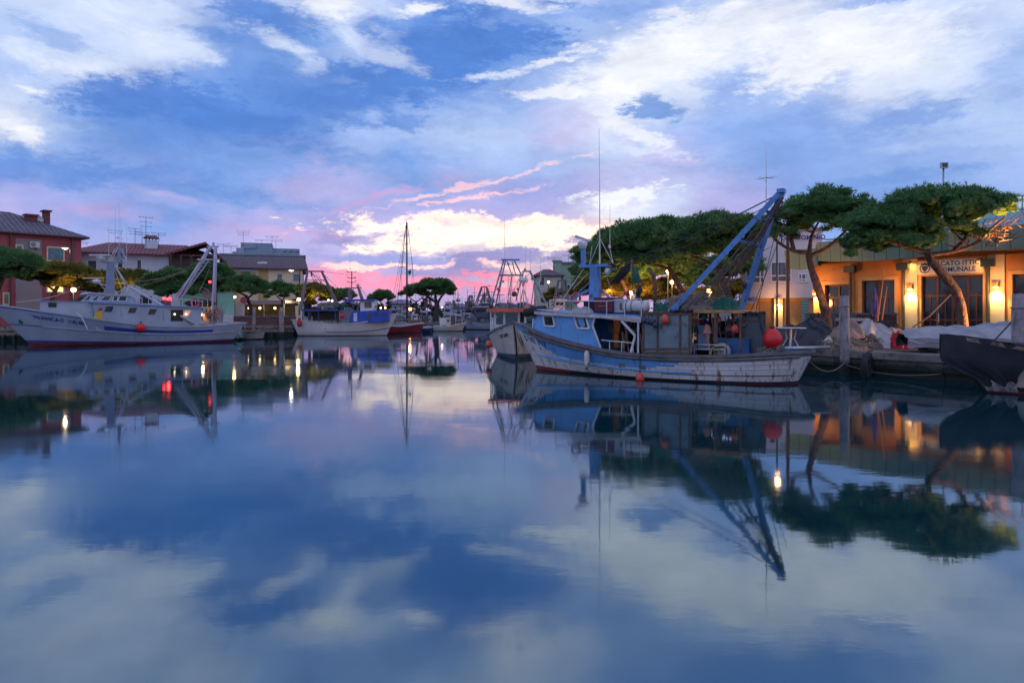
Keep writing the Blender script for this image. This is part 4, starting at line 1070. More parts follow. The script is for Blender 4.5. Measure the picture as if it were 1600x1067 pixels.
for t in range(16): mb.box((a[0]+(b[0]-a[0])*t/15, -1.7, b[1]+.4), (.05, .05, .9))
mb.build('balcony', woodd, r2)
mb = MB(); mb.box(((a[0]+b[0])/2, -.05, (a[1]+b[1])/2), (b[0]-a[0]+.5, .12, a[1]-b[1]+.2)); mb.build('balcony_recess', mat('brown balcony boarding', (.10, .06, .055), .8, .2, 2, .2), r2)
# gable end
mb = MB(); ga = f2.xz(312, 398); gb = f2.xz(349, 412); gt = f2.xz(320, 383)
mb.add([(ga[0]-3.4, -1.8, ga[1]-.1), (ga[0]+.6, -1.8, gt[1]+.2), (gb[0]+.4, -1.8, gb[1]), (ga[0]-3.4, 6, ga[1]-.1), (ga[0]+.6, 6, gt[1]+.2), (gb[0]+.4, 6, gb[1])], [(0, 1, 4, 3), (1, 2, 5, 4)])
mb.add([(ga[0]-3.4, -1.8, ga[1]-.35), (ga[0]+.6, -1.8, gt[1]-.05), (gb[0]+.4, -1.8, gb[1]-.25), (ga[0]-3.4, -1.8, ga[1]-.1), (ga[0]+.6, -1.8, gt[1]+.2), (gb[0]+.4, -1.8, gb[1])], [(0, 1, 4, 3), (1, 2, 5, 4)])
mb.build('gable_roof', tilered, r2)
mb = MB(); mb.box(((ga[0]+gb[0])/2+.1, 2.2, gb[1]/2), (gb[0]-ga[0]-.3, 6, gb[1])); mb.build('gable_wall', mat('taupe render', (.2, .2, .2)), r2)
for px, base, top, lb, n in ((228, 383, 339, 'tallest roof aerial beside the white chimney', 3), (211, 384, 357, 'roof aerial left of the white chimney with three cross arms', 3), (222, 384, 363, 'short roof aerial just left of the white chimney', 2), (248, 384, 364, 'slanting roof aerial right of the white chimney', 2), (126, 392, 378, 'small roof aerial at the left end of the red tiled roof', 2), (180, 384, 360, 'thin roof aerial behind the trawler mast', 2)):
    aerial(px, base, top, 76, lb, .7, n, tilt=n*.3)

# cream house with brown roof
creamw = mat('warm cream render', (.70, .54, .38), .85, .08, .5, .06, dirt=(.40, .30, .2), dirt_amt=.35)
shb = mat('blue grey shutters', (.13, .20, .30), .6, .15, 4, .1, stripes=('Z', 8, (.08, .12, .18), .3))
f3, r3, z3 = house('cream_house', 'cream two storey house with dark brown tiled roof behind the small pines', 80, 346, 473, 419, creamw, tile, 403, 10, gz=GL, eave=.6, hip=.3,
      windows=((380, 425, 391, 432), (433, 428, 441, 439), (458, 428, 470, 440), (405, 425, 418, 430), (405, 474, 418, 479), (446, 484, 450, 489), (432, 478, 440, 485)), wfm=creamw, pane=shb)
mb = MB(); a = f3.xz(404, 419.5); b = f3.xz(419, 500); mb.box(((a[0]+b[0])/2, -.04, a[1]/2), (b[0]-a[0], .1, a[1])); mb.build('wall_panel', mat('ochre stair panel', (.50, .30, .12), .85, .1, 1, .05), r3)
mb = MB(); a = f3.l(385, 424, -.5); mb.add([(a.x-.9, -.9, a.z), (a.x+.9, -.9, a.z), (a.x+.7, 0, a.z+.4), (a.x-.7, 0, a.z+.4)], [(0, 1, 2, 3)]); mb.build('awning', mat('grey canvas awning', (.2, .2, .25), .8), r3)
mb = MB(); a = f3.l(411, 411, 3.2); mb.box((a.x, 2.2, a.z-.1), (1.1, 1.2, .3)); mb.build('skylight', paintw, r3)
# grey block with roof terraces behind
gblk = mat('blue grey concrete', (.24, .30, .37), .85, .1, .4, .06)
fr_g, rg, zg = house('apartment_block', 'blue grey apartment block with stepped roof terraces behind the cream house', 104, 345, 475, 400, gblk, mat('grey roof edge', (.2, .2, .22)), None, 10, gz=GL)
def blk(px0, px1, pt, pb, y0=1., d=6, name='roof_storey', m=None):
    (xa, zt_), (xb, zb_) = fr_g.xz(px0, pt, y0), fr_g.xz(px1, pb, y0)
    mb = MB(); mb.box(((xa+xb)/2, y0+d/2, (zt_+zb_)/2), (xb-xa, d, zt_-zb_)); mb.build(name, m or gblk, rg)
blk(376, 425, 379, 402); blk(369, 381, 387, 402, .6); blk(381, 400, 382, 388, .8, 2, 'parapet'); blk(425, 468, 388, 402, 2.); blk(363, 468, 393, 402, .2, 3, 'parapet')
mb = MB()
for k in range(30):
    xa = fr_g.xz(364+k*3.6, 0, 0)[0]; z1 = fr_g.xz(0, 388, 0)[1]; mb.box((xa, .05, z1-.45), (.05, .05, 1.0))
mb.box((fr_g.xz(417, 0)[0], .05, z1), (fr_g.xz(470, 0)[0]-fr_g.xz(363, 0)[0], .06, .06)); mb.box((fr_g.xz(417, 0)[0], .05, z1-.5), (fr_g.xz(470, 0)[0]-fr_g.xz(363, 0)[0], .05, .05)); mb.build('railing', galv, rg)
mb = MB()
for k in range(3):
    xa = fr_g.xz(437+k*10, 0, 0)[0]; mb.add([(xa, 1.5, z1+.1), (xa+.9, 1.5, z1+.9), (xa+.9, 3, z1+.9), (xa, 3, z1+.1)], [(0, 1, 2, 3)]); mb.bar((xa+.9, 1.5, z1+.9), (xa+.9, 1.5, z1-.2), .06)
mb.build('solar_panel', mat('blue grey panel', (.2, .28, .36), .3, .1, 2, 0), rg)
for px, base, top, lb in ((380, 380, 361, 'tall cross arm aerial on the left of the grey roof terrace'), (425, 382, 369, 'broad aerial on the right of the upper grey storey'), (431, 388, 375, 'aerial beside the solar panels'), (349, 396, 381, 'wide aerial on the grey block left parapet'), (361, 396, 384, 'small aerial left of the stepped terrace'), (409, 380, 375, 'flat low aerial on the upper grey storey')):
    aerial(px, base, top, 104, lb, 1., 3 if 'tall' in lb else 2)

# restaurant pavilions with lights
pav = empty('restaurant_pavilion', P(365, 489, 63)-Vector((0, 0, CH-GL)), 0, 'long white roofed restaurant pavilion with lamps and plants under its eave', 'restaurant')
mb = MB(); mb.box((0, 2, 2.15), (9.5, 4, .22)); mb.box((0, -.05, 2.05), (9.6, .1, .3)); mb.build('roof', mat('pinkish white awning', (.6, .5, .5), .7, .08, 1, .05), pav)
mb = MB(); mb.box((0, 3.4, 1.), (9.2, .1, 2.)); mb.build('back_wall', mat('dark restaurant wall', (.05, .045, .04), .8, .3, 1, .1), pav)
for k in range(6): mb = MB(); mb.tube([(-4.6+k*1.84, .1, 0), (-4.6+k*1.84, .1, 2.05)], .06, 6); mb.build('post', paintw, pav)
mb = MB(); rr = random.Random(4)
for k in range(260): 
    c = Vector((rr.uniform(-4.6, 4.6), rr.uniform(-.3, .1), .75+rr.uniform(0, .5))); d = Vector((rr.uniform(-.2, .2), rr.uniform(-.2, .2), rr.uniform(.05, .3))); mb.add([c, c+d, c+Vector((.12, 0, .02))], [(0, 1, 2)])
mb.build('hedge', LEAFY, pav)
for k, xx in enumerate((-4.2, -2.9, -1.3, -.6, 1.2, 2.2, 3.6)):
    mb = MB(); mb.ball((xx, .6, 1.55), .11, n=8); mb.build('lamp', lampw if k % 3 else lampm, pav)
lamp(P(340, 480, 64.5), 60, (1., .62, .25), .2); lamp(P(395, 480, 64.5), 60, (1., .62, .25), .2)
kio = empty('glass_kiosk', P(317, 489, 60)-Vector((0, 0, CH-GL)), 0, 'green glass kiosk with pale posts behind the trawler stern', 'kiosk')
for xx_, ww_ in ((-1.0, 1.9), (1.95, 1.5)): mb = MB(); mb.box((xx_, 1, 1.9), (ww_, 1.6, 1.9)); mb.build('pane', mat('pale green glass wall', (.12, .28, .27), .25, .25, .8, 0, emit=(.2, .55, .5), es=.12), kio)
mb = MB()
for xx in (-2.0, -.02, 1.15, 2.75): mb.box((xx, 1, 1.6), (.14, 1.8, 3.0))
mb.box((.4, 1, 3.0), (5, 1.9, .16)); mb.box((.4, 1, .5), (5, 1.9, .9)); mb.build('frame', paintw, kio)
# brick quay parapet and railing
bq = mat('dark brick parapet', (.13, .06, .065), .9, .3, 3, .3, stripes=('Z', 9, (.08, .05, .05), .2), dirt=(.05, .04, .045), dirt_amt=.5)
def parapet(line, z0, h, label, m, cat='wall', name='parapet_wall', top=None, th=.35):
    a0 = Vector((*line[0], z0)); rt = empty(name, a0, 0, label, cat); mb = MB(); mt = MB()
    for p, q in zip(line, line[1:]):
        p = Vector((*p, z0))-a0; q = Vector((*q, z0))-a0; up = Vector((0, 0, h/2))
        mb.bar(p+up, q+up, th, h); mt.bar(p+Vector((0, 0, h+.06)), q+Vector((0, 0, h+.06)), th+.1, .12)
    mb.build('wall', m, rt); mt.build('coping', top or stone, rt)
    return rt
parapet([P(365, 0, 58.6)[:2], P(462, 0, 61)[:2]], GL, .72, 'dark brick parapet along the left quay between the two trawlers', bq)
parapet([P(-30, 0, 56)[:2], P(72, 0, 56)[:2]], GL, .8, 'low red parapet wall in front of the red house', redw)
parapet([P(1308, 0, 27.3)[:2], P(1354, 0, 26.6)[:2]], .73, .95, 'low wall with pale coping between the two nearest pines', bq, top=galv)
# no entry style round sign
sg = empty('road_sign', P(381, 489, 59.4)-Vector((0, 0, CH-GL)), 0, 'round dark red road sign on a thin pole left of the small pine', 'sign')
mb = MB(); mb.tube([(0, 0, 0), (0, 0, 2.35)], .03, 6); mb.build('pole', galv, sg)
mb = MB(); mb.lathe([(.01, 0), (.3, 0), (.3, .03), (.01, .03)], (0, -.04, 2.2), 18, M=Matrix.Rotation(R(90), 3, 'X')); mb.build('disc', mat('dull red sign face', (.25, .03, .06), .5, .1, 3, 0), sg)

# mooring piles left bank
pile = mat('weathered timber pile', (.26, .23, .25), .85, .3, 4, .5, dirt=(.09, .07, .08), dirt_amt=.5, streak=True, dscale=4, tide=((.015, .02, .015), .3))
def mooring(label, px, pt, pb, D, r, z0=-.5, group='timber mooring piles'):
    t = P(px, pt, D); rt = empty('mooring_pile', (t.x, t.y, 0), 0, label, 'mooring post', group); h = t.z
    mb = MB(); rr = random.Random(int(px)); 
    mb.tube([(rr.uniform(-.02, .02), 0, z0+(h-z0)*k/6) for k in range(7)], [r*(1.06-.02*k) for k in range(6)]+[r*.8], 10); mb.build('post', pile, rt, smooth=True)
    mb = MB(); mb.torus((0, 0, h-.35), r*1.02, .02); mb.build('rope_ring', ropem, rt)
mooring('round topped mooring pile left of the brick parapet', 345, 478, 0, 56, .2)
mooring('mooring pile right of the round road sign', 397, 480, 0, 57, .13)
mooring('thick mooring pile beside the white and blue trawler stern', 440, 480, 0, 58, .2)
mooring('tall grey mooring pile in front of the market hall doors', 1320, 462, 582, 22.6, .16)
mooring('dark mooring pile cropped at the right edge of the picture', 1592, 459, 600, 17.2, .17)
mooring('mooring pile with taper beside the trawler forecastle lamp', 121, 470, 0, 50, .1)
def plank_dock(px0, px1, D, label):
    a = P(px0, 0, D); b = P(px1, 0, D); rt = empty('landing_stage', ((a.x+b.x)/2, D, 0), 0, label, 'jetty', 'small timber landing stages'); w = b.x-a.x
    mb = MB(); mb.box((0, 0, .55), (w, 1.6, .1)); mb.build('deck', wood, rt)
    for k in range(5):
        for y in (-.6, .6): mb = MB(); mb.tube([(-w/2+.2+(w-.4)*k/4, y, -.4), (-w/2+.2+(w-.4)*k/4, y, .52)], .08, 6); mb.build('leg', pile, rt)
    mb = MB(); mb.bar((-w/2, -.75, 1.05), (w/2, -.75, 1.05), .06); mb.bar((-w/2, -.75, .8), (w/2, -.75, .8), .05)
    for k in range(6): mb.bar((-w/2+w*k/5, -.75, .55), (-w/2+w*k/5, -.75, 1.08), .06)
    mb.build('railing', wood, rt)
plank_dock(362, 432, 54.5, 'timber landing stage with railing below the brick parapet')
plank_dock(-40, 36, 47., 'timber landing stage under the left trawler bow')

# ---- left pines
lp = dict(group='pines along the left bank', gz=GL, spread=.8)
pine('dark pine crown at the far left edge in front of the red house', 54, [(5, 408, 52, 22), (35, 415, 34, 22), (-40, 412, 50, 24), (15, 430, 40, 12)],
     [(-8, 500), (-5, 460), (2, 440), (8, 425)], [[(8, 425), (25, 420), (38, 412)], [(2, 440), (-20, 425), (-35, 415)]], .25, 21, bm=barkd, nl=.3, nw=.035, dens=.8, **lp)
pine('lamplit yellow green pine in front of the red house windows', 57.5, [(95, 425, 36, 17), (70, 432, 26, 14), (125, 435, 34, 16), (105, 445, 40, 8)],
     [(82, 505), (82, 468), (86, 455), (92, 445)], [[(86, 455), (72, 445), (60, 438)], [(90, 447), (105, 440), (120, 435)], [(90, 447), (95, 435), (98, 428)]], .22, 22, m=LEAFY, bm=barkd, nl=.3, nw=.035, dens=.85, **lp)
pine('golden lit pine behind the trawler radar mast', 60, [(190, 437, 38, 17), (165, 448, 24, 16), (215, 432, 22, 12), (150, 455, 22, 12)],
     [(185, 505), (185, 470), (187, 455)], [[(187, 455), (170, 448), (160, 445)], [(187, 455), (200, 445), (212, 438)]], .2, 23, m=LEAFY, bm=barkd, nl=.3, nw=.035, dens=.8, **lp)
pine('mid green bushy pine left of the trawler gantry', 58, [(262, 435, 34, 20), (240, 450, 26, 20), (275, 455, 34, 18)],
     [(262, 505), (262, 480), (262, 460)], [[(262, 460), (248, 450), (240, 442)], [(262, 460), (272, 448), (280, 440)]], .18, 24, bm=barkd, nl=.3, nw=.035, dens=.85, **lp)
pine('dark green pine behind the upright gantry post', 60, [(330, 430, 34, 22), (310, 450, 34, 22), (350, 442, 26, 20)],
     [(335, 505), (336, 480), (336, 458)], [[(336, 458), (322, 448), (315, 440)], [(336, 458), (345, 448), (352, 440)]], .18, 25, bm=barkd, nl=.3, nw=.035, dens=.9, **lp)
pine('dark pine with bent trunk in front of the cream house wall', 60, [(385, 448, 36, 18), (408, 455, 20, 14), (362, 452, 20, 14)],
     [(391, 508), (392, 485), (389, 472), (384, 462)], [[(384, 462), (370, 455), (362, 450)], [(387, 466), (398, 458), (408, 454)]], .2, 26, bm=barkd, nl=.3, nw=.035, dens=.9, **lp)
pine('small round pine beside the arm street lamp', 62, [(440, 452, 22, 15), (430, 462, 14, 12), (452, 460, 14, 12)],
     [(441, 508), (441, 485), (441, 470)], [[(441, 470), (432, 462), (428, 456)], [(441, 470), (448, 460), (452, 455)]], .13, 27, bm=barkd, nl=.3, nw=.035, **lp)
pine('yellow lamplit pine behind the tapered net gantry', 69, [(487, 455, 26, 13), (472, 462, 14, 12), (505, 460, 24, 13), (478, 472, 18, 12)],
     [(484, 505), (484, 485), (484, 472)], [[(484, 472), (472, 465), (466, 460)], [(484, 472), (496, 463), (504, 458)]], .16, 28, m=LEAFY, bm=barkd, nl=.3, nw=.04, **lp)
pine('dark pine right of the tapered net gantry', 76, [(530, 462, 22, 11), (515, 468, 16, 9), (540, 466, 12, 9)],
     [(528, 505), (528, 485), (528, 475)], [[(528, 475), (518, 468), (512, 464)]], .16, 29, bm=barkd, nl=.34, nw=.045, **lp)
pine('dark pine behind the cobalt deckhouse bow', 84, [(597, 463, 20, 9), (585, 468, 12, 8), (608, 467, 10, 8)],
     [(597, 505), (597, 485), (597, 474)], [[(597, 474), (590, 468), (586, 464)]], .16, 30, bm=barkd, nl=.36, nw=.05, **lp)
pine('left one of the two far pines beside the sailboat mast', 84, [(650, 455, 18, 11), (634, 460, 10, 7), (664, 460, 12, 9)],
     [(652, 505), (652, 485), (650, 472)], [[(650, 472), (640, 465), (634, 460)], [(650, 472), (660, 465), (666, 458)]], .18, 31, bm=barkd, nl=.36, nw=.045, dens=1.3, **lp)
pine('largest far pine with forked black trunk against the pink sky', 82, [(680, 445, 24, 10), (700, 452, 14, 10), (662, 452, 16, 10), (690, 458, 16, 7)],
     [(680, 515), (681, 495), (683, 478), (681, 470)], [[(681, 472), (670, 465), (660, 456)], [(683, 476), (688, 466), (697, 455)], [(681, 470), (680, 458), (680, 448)]], .42, 32, bm=barkd, nl=.36, nw=.045, dens=1.3, **lp)
# far tree line and roofs beyond the harbour
def treeline(pts, D, seed, label, h=8):
    rr = random.Random(seed)
    for px, pt in pts: pass
fm = leafmat('distant foliage', (.02, .03, .03), (.05, .06, .055), (.07, .08, .06))
lobes = []
rr = random.Random(77)
for k in range(46):
    px = 470+k*9.4+rr.uniform(-3, 3); D = rr.uniform(165, 200); q = P(px, 489, D); hh = rr.uniform(2.5, 5.0)
    lobes.append(((q.x, q.y, hh*.5+.3), D/F0*rr.uniform(9, 15), 2., hh*.75))
rt = empty('distant_woodland', (0, 0, 0), 0)
foliage('far_foliage', lobes, rt, fm, 5, .14, nl=1.1, nw=.2)
ff = COL.objects[-1]; ff.parent = None; bpy.data.objects.remove(rt); ff.name = 'distant_woodland'; tag(ff, kind='stuff')
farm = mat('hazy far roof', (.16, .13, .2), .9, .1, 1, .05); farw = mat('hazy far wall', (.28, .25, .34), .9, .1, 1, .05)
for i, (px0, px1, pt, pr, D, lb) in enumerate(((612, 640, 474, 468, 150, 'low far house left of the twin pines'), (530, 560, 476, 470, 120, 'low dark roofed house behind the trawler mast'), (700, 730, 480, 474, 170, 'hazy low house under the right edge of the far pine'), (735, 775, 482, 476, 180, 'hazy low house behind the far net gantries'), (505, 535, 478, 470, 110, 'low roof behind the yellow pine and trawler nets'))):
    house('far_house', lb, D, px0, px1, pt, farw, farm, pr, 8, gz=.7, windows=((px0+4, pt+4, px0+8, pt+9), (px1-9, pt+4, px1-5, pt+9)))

# ================================================================== BOATS
def antenna(mb, p, h, r=.012, top=.004): mb.tube([p, Vector(p)+Vector((0, 0, h))], [r, top], 5)

# draped heaps
def heap(name, label, cat, world, rz, rx, ry, h, m, seed, fold=.12, lumps=5, sq=1.0, nu=40, nv=28, skirt=0., group=None, part=None, tilt=0.):
    rr = random.Random(seed); bl = [(rr.uniform(-.5, .5), rr.uniform(-.4, .4), rr.uniform(.3, .6), rr.uniform(.5, 1.)) for _ in range(lumps)]
    ph = [rr.uniform(0, 6) for _ in range(6)]
    def fn(u, v):
        X, Y = 2*u-1, 2*v-1; q = max(abs(X)**2.4+abs(Y)**2.4, 1e-6)**(1/2.4)
        base = max(0, 1-q**3.2)
        z = 0
        for a, b, s_, w_ in bl: z = max(z, w_*math.exp(-((X-a)**2+(Y-b)**2)/(s_*s_)))
        z = base**.55*(.35+.65*z)
        an = math.atan2(Y, X)
        f = fold*(math.sin(an*7+ph[0]+3*q)*.5+math.sin(an*13+ph[1]-4*X)*.3+math.sin(X*9+ph[2]+Y*5)*.35+math.sin(Y*11+ph[3]-X*4)*.2)*(.3+.7*q)
        k = 1+f*.35*q
        return (X*rx*k, Y*ry*k, max(-skirt*(1 if q > .9 else 0), (z+f*.5*min(1, z*3))*h)+tilt*X*rx)
    mb = MB(); mb.grid(fn, nu, nv)
    o = mb.build(part or name, m, None, smooth=True)
    if part is None: o.location = world; o.rotation_euler = (0, 0, rz); tag(o, label, cat, group)
    return o
# ---------------- main blue fishing boat
A = Frame((4.5, 21.83), (-7.24, 4.85))          # bow away to the left; +y is the side facing the camera
rt = A.root('fishing_boat', 'blue and white fishing boat with rusty side plates and tall blue crane arms', 'fishing boat')
hA = Hull(8.7, 3.15, [(0, .95), (.2, .80), (.4, .75), (.55, .80), (.7, .98), (.85, 1.25), (1, 1.66)], ob=1.0, os_=.45, w0=.62, wl=.86, pb=2.3, round_stern=True)
W_H, BL, PB, RD, BK, GR = range(6)
qe = .35
rowsA = [(-1, 0., lambda q: RD), (0, .035, lambda q: RD if q > .8 or q < .22 else BK), (.035, .09, lambda q: BK if q < .8 else RD), (.09, .33, lambda q: W_H),
         (.33, .40, lambda q: PB if .30 < q < .90 else W_H), (.40, .46, lambda q: W_H),
         (.46, .50, lambda q: BL if .45 < q < .84 else W_H), (.50, .56, lambda q: BL if .42 < q < .86 else W_H), (.56, .66, lambda q: BL if qe < q < .885 else W_H), (.66, .76, lambda q: BL if qe-.01 < q < .905 else W_H), (.76, .83, lambda q: BL if qe-.02 < q < .92 else W_H),
         (.83, .98, lambda q: GR if q < .93 else BL), (.98, 1.0, lambda q: GR)]
hA.shell(rowsA, [whiteh, bluep, bluel, redaf, blackm, grayr], rt, nq=60, deckm=mat('weathered blue deck paint', (.06, .2, .42), .6, .3, 2, .15, dirt=(.1, .09, .09), dirt_amt=.5))
hA.rail(.84, .045, grayr, rt, n=50, q1=.97)
hA.rail(.36, .022, bluel, rt, 'spray_rail', q0=.3, q1=.96)
for v in (.28, .50, .66): hA.rail(v, .012, blackm if v == .28 else whiteh, rt, 'plank_seam', q0=.02, q1=.40)
hA.text('S VE 797', .27, .925, .68, 1, navy, rt, True, .008)
hA.text('S VE 797', .27, .925, .68, -1, navy, rt, False, .008)
# patches of bare wood / rust on the side
for q, v, w_, h_ in ((.55, .43, .22, .12), (.47, .40, .22, .13)):
    mb = MB(); mb.add([hA.pt(q+dq*w_/8.7/2, hA.sheer(q)*v+dv*h_, 1, .008) for dq, dv in ((-1, 0), (1, 0), (1, 1), (-1, 1))], [(0, 1, 2, 3)]); mb.build('repair_patch', mat('bare grey patch', (.16, .16, .16), .8, .3, 6, .2), rt)
# cabin: near and far side panels joined by front, roof
ys = 1.2
def qa(x): return max(0, min(1, (x+4.35)/8.7))
def sheer_at(x): return hA.sheer(qa(x))
def cy(x):      # half width of the cabin at x: it follows the side deck and narrows toward the bow
    q = qa(x); b = 0
    for k in range(6):
        qq = q
        p = hA.pt(qq, hA.sheer(qq), 1); q = max(0, min(1, q-(p.x-x)/8.7))
    return max(.35, min(1.2, p.y-.16))
def cp(px, py):
    y = 1.2
    for _ in range(12): p = A.l(px, py, y); y = cy(p.x)
    return p
def foot_z(x):
    q = qa(x)
    for k in range(6): p = hA.pt(q, hA.sheer(q), 1); q = max(0, min(1, q-(p.x-x)/8.7))
    return hA.sheer(q)-.05
cabp = [cp(832.5, 524), cp(833.5, 499), cp(843, 487.5), cp(931, 492.5), cp(926, 508), cp(941, 549)]
cabz = [(p.x, p.z) for p in cabp]
xf, xb_ = cabz[0][0], cabz[5][0]
def edge_top(x):
    # front slope, roof line
    x1, z1 = cabz[1]; x2, z2 = cabz[2]; x3, z3 = cabz[3]
    if x > x2: t = (x-x2)/max(1e-3, x1-x2); return z2+(z1-z2)*min(1, t)
    return z2+(z3-z2)*min(1, max(0, (x2-x)/(x2-x3)))
def back_x(z):
    x3, z3 = cabz[3]; x4, z4 = cabz[4]; x5, z5 = cabz[5]
    return x4+(x3-x4)*(z-z4)/(z3-z4) if z > z4 else x5+(x4-x5)*(z-z5)/(z4-z5)
wins = [[(849.5, 493), (864.7, 493.6), (867.5, 510), (852, 509)], [(898, 495), (916.5, 495.5), (921.5, 513.5), (903, 512.5)]]
mb = MB(); NX, NZ = 26, 10
for s_ in (1, -1):
    for off in (0, .04):
        vs = []
        for i in range(NX+1):
            for j in range(NZ+1):
                u, v = i/NX, j/NZ
                xg = cabz[5][0]+(cabz[1][0]-cabz[5][0])*u; zb = foot_z(xg); zt_ = edge_top(xg); z = zb+(zt_-zb)*v
                xl_ = back_x(z); x = xl_+(cabz[1][0]-xl_)*u; zt2 = edge_top(x); zb2 = foot_z(x); z = zb2+(zt2-zb2)*v
                vs.append((x, s_*(cy(x)-off), z))
        mb.add(vs, [(i*(NZ+1)+j, (i+1)*(NZ+1)+j, (i+1)*(NZ+1)+j+1, i*(NZ+1)+j+1) for i in range(NX) for j in range(NZ)])
x1, z1 = cabz[1]; x2, z2 = cabz[2]; w1_, w2_ = cy(x1), cy(x2); zf = foot_z(x1)
mb.quad((x1, -w1_, zf-.3), (x1, w1_, zf-.3), (x1, w1_, z1), (x1, -w1_, z1)); mb.quad((x1, -w1_, z1), (x1, w1_, z1), (x2, w2_, z2), (x2, -w2_, z2))
cabin = mb.build('cabin', bluep, rt)
for y_ in (-.32, .32):
    mb = MB(); d_ = Vector((x2-x1, 0, z2-z1)); a_ = Vector((x1+.012, y_, z1))+d_*.15; b_ = Vector((x1+.012, y_, z1))+d_*.85; mb.add([a_+Vector((0, -.24, 0)), a_+Vector((0, .24, 0)), b_+Vector((0, .24, 0)), b_+Vector((0, -.24, 0))], [(0, 1, 2, 3)]); mb.build('window', gwin, cabin)
for s_ in (1, -1):
    mb = MB()
    pts = [Vector((x, s_*(cy(x)+.01), z)) for x, z in (cabz[0], cabz[1], cabz[2])]; pts[0].z = foot_z(pts[0].x)
    for t in (.2, .4, .6, .8, 1): x = cabz[2][0]+(cabz[3][0]-cabz[2][0])*t; pts.append(Vector((x, s_*(cy(x)+.01), edge_top(x))))
    pts += [Vector((x, s_*(cy(x)+.01), z)) for x, z in (cabz[4], cabz[5])]
    for a, b in zip(pts, pts[1:]): mb.bar(a, b, .03, .055)
    mb.build('trim', paintw, cabin)
for wn in wins:
    for s_ in (1, -1):
        p = [cp(px, py) for px, py in wn]; p = [(v.x, v.z, cy(v.x)) for v in p]
        mb = MB()
        for i in range(4): a, b = p[i], p[(i+1) % 4]; mb.bar((a[0], s_*(a[2]+.02), a[1]), (b[0], s_*(b[2]+.02), b[1]), .06, .055)
        f = mb.build('window', paintw, cabin)
        mb = MB(); mb.add([(x, s_*(y+.018), z) for x, z, y in p], [(0, 1, 2, 3)]); mb.build('pane', gwin, f)
# roof slab
rx0 = cabz[2][0]+.16; rx1 = A.xz(1004, 495, ys)[0]; zr0 = cabz[2][1]; zr1 = A.xz(1000, 496, ys)[1]
zr1 = min(zr1, zr0-.08)
mb = MB(); n = 6
for i in range(n):
    xa, xb = rx0+(rx1-rx0)*i/n, rx0+(rx1-rx0)*(i+1)/n
    def zt(x, y): return zr0+(zr1-zr0)*((rx0-x)/(rx0-rx1))**1.0+.10*(1-(y/1.35)**2)
    for j in range(6):
        ha, hb = cy(xa)+.12, cy(xb)+.12; a0, a1, b0_, b1_ = -ha+2*ha*j/6, -ha+2*ha*(j+1)/6, -hb+2*hb*j/6, -hb+2*hb*(j+1)/6
        mb.quad((xa, a0, zt(xa, a0)), (xa, a1, zt(xa, a1)), (xb, b1_, zt(xb, b1_)), (xb, b0_, zt(xb, b0_)))
mb.build('roof', mat('worn blue roof paint', (.07, .22, .5), .5, .25, 2, .1, dirt=(.2, .24, .3), dirt_amt=.5), rt, smooth=True)
mb = MB()
for s_ in (1, -1):
    ed = [Vector((rx0+(rx1-rx0)*k/6, s_*(cy(rx0+(rx1-rx0)*k/6)+.12), zr0+(zr1-zr0)*k/6-.03)) for k in range(7)]
    for a, b in zip(ed, ed[1:]): mb.bar(a, b, .05, .10)
    mb.bar((cabz[3][0], s_*1.3, A.xz(931, 0)[1]*0+zr0-.13), (rx1, s_*1.3, zr1-.12), .05, .09)
mb.bar((rx0, -cy(rx0)-.12, zr0-.02), (rx0, cy(rx0)+.12, zr0-.02), .05, .1); mb.bar((rx1, -1.35, zr1-.02), (rx1, 1.35, zr1-.02), .05, .1)
mb.build('roof_edge', mat('off white trim paint', (.45, .42, .42), .5, .2, 3, .1, dirt=RUST, dirt_amt=.35), rt)
# working shelter behind the cabin
p1 = A.l(998, 500, 1.25); p2 = A.l(1004, 500, 1.25)
mb = MB()
zdk = .45
for x_ in (p1.x, p2.x-.05): mb.bar((x_, 1.28, sheer_at(x_)), (x_, 1.28, zr1-.05), .05)
mb.bar((p1.x+.55, 1.28, zr1-.1), (p1.x+.1, 1.28, zr1-.55), .07); mb.bar((p1.x+.1, 1.28, zr1-.55), (p1.x+.25, 1.28, sheer_at(p1.x)), .06)
mb.build('shelter_frame', paintw, rt)
for x_ in (p1.x, p1.x+1.3, cabz[4][0]-.05): mb = MB(); mb.bar((x_, -1.25, .6), (x_, -1.25, zr1-.05), .05); mb.build('shelter_post', paintw, rt)
a, b = A.l(940, 531.5, 1.3), A.l(991, 536, 1.3)
mb = MB(); mb.tube([a, b], .018, 6)
for t in (.25, .62, .97): q = a.lerp(b, t); mb.tube([q, (q.x, q.y, sheer_at(q.x))], .014, 5)
mb.build('handrail', paintw, rt)
mb = MB(); x_a, x_b = cabz[4][0]-.0, p2.x
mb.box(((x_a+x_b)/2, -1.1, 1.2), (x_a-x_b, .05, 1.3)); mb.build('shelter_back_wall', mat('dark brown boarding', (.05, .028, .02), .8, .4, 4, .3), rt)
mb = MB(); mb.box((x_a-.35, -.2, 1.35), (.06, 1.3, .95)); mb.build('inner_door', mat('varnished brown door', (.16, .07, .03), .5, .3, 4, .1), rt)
mb = MB(); rr = random.Random(3)
for k in range(11):
    x_ = x_b+.25+rr.random()*(x_a-x_b-.9); y_ = rr.uniform(-.9, .6); mb.tube([(x_, y_, rr.uniform(.5, .9)), (x_+rr.uniform(-.12, .12), y_+rr.uniform(-.1, .1), rr.uniform(1.3, 1.75))], rr.uniform(.012, .03), 5)
for k in range(5):
    c = Vector((x_b+.5+rr.random()*.9, .3, zr1-.12)); mb.tube(sag(c, c+Vector((.25, 0, -.05)), .35), .012, 4)
mb.build('hanging_gear', mat('pale rope and poles', (.3, .27, .24), .8, .3, 8, .2), rt)
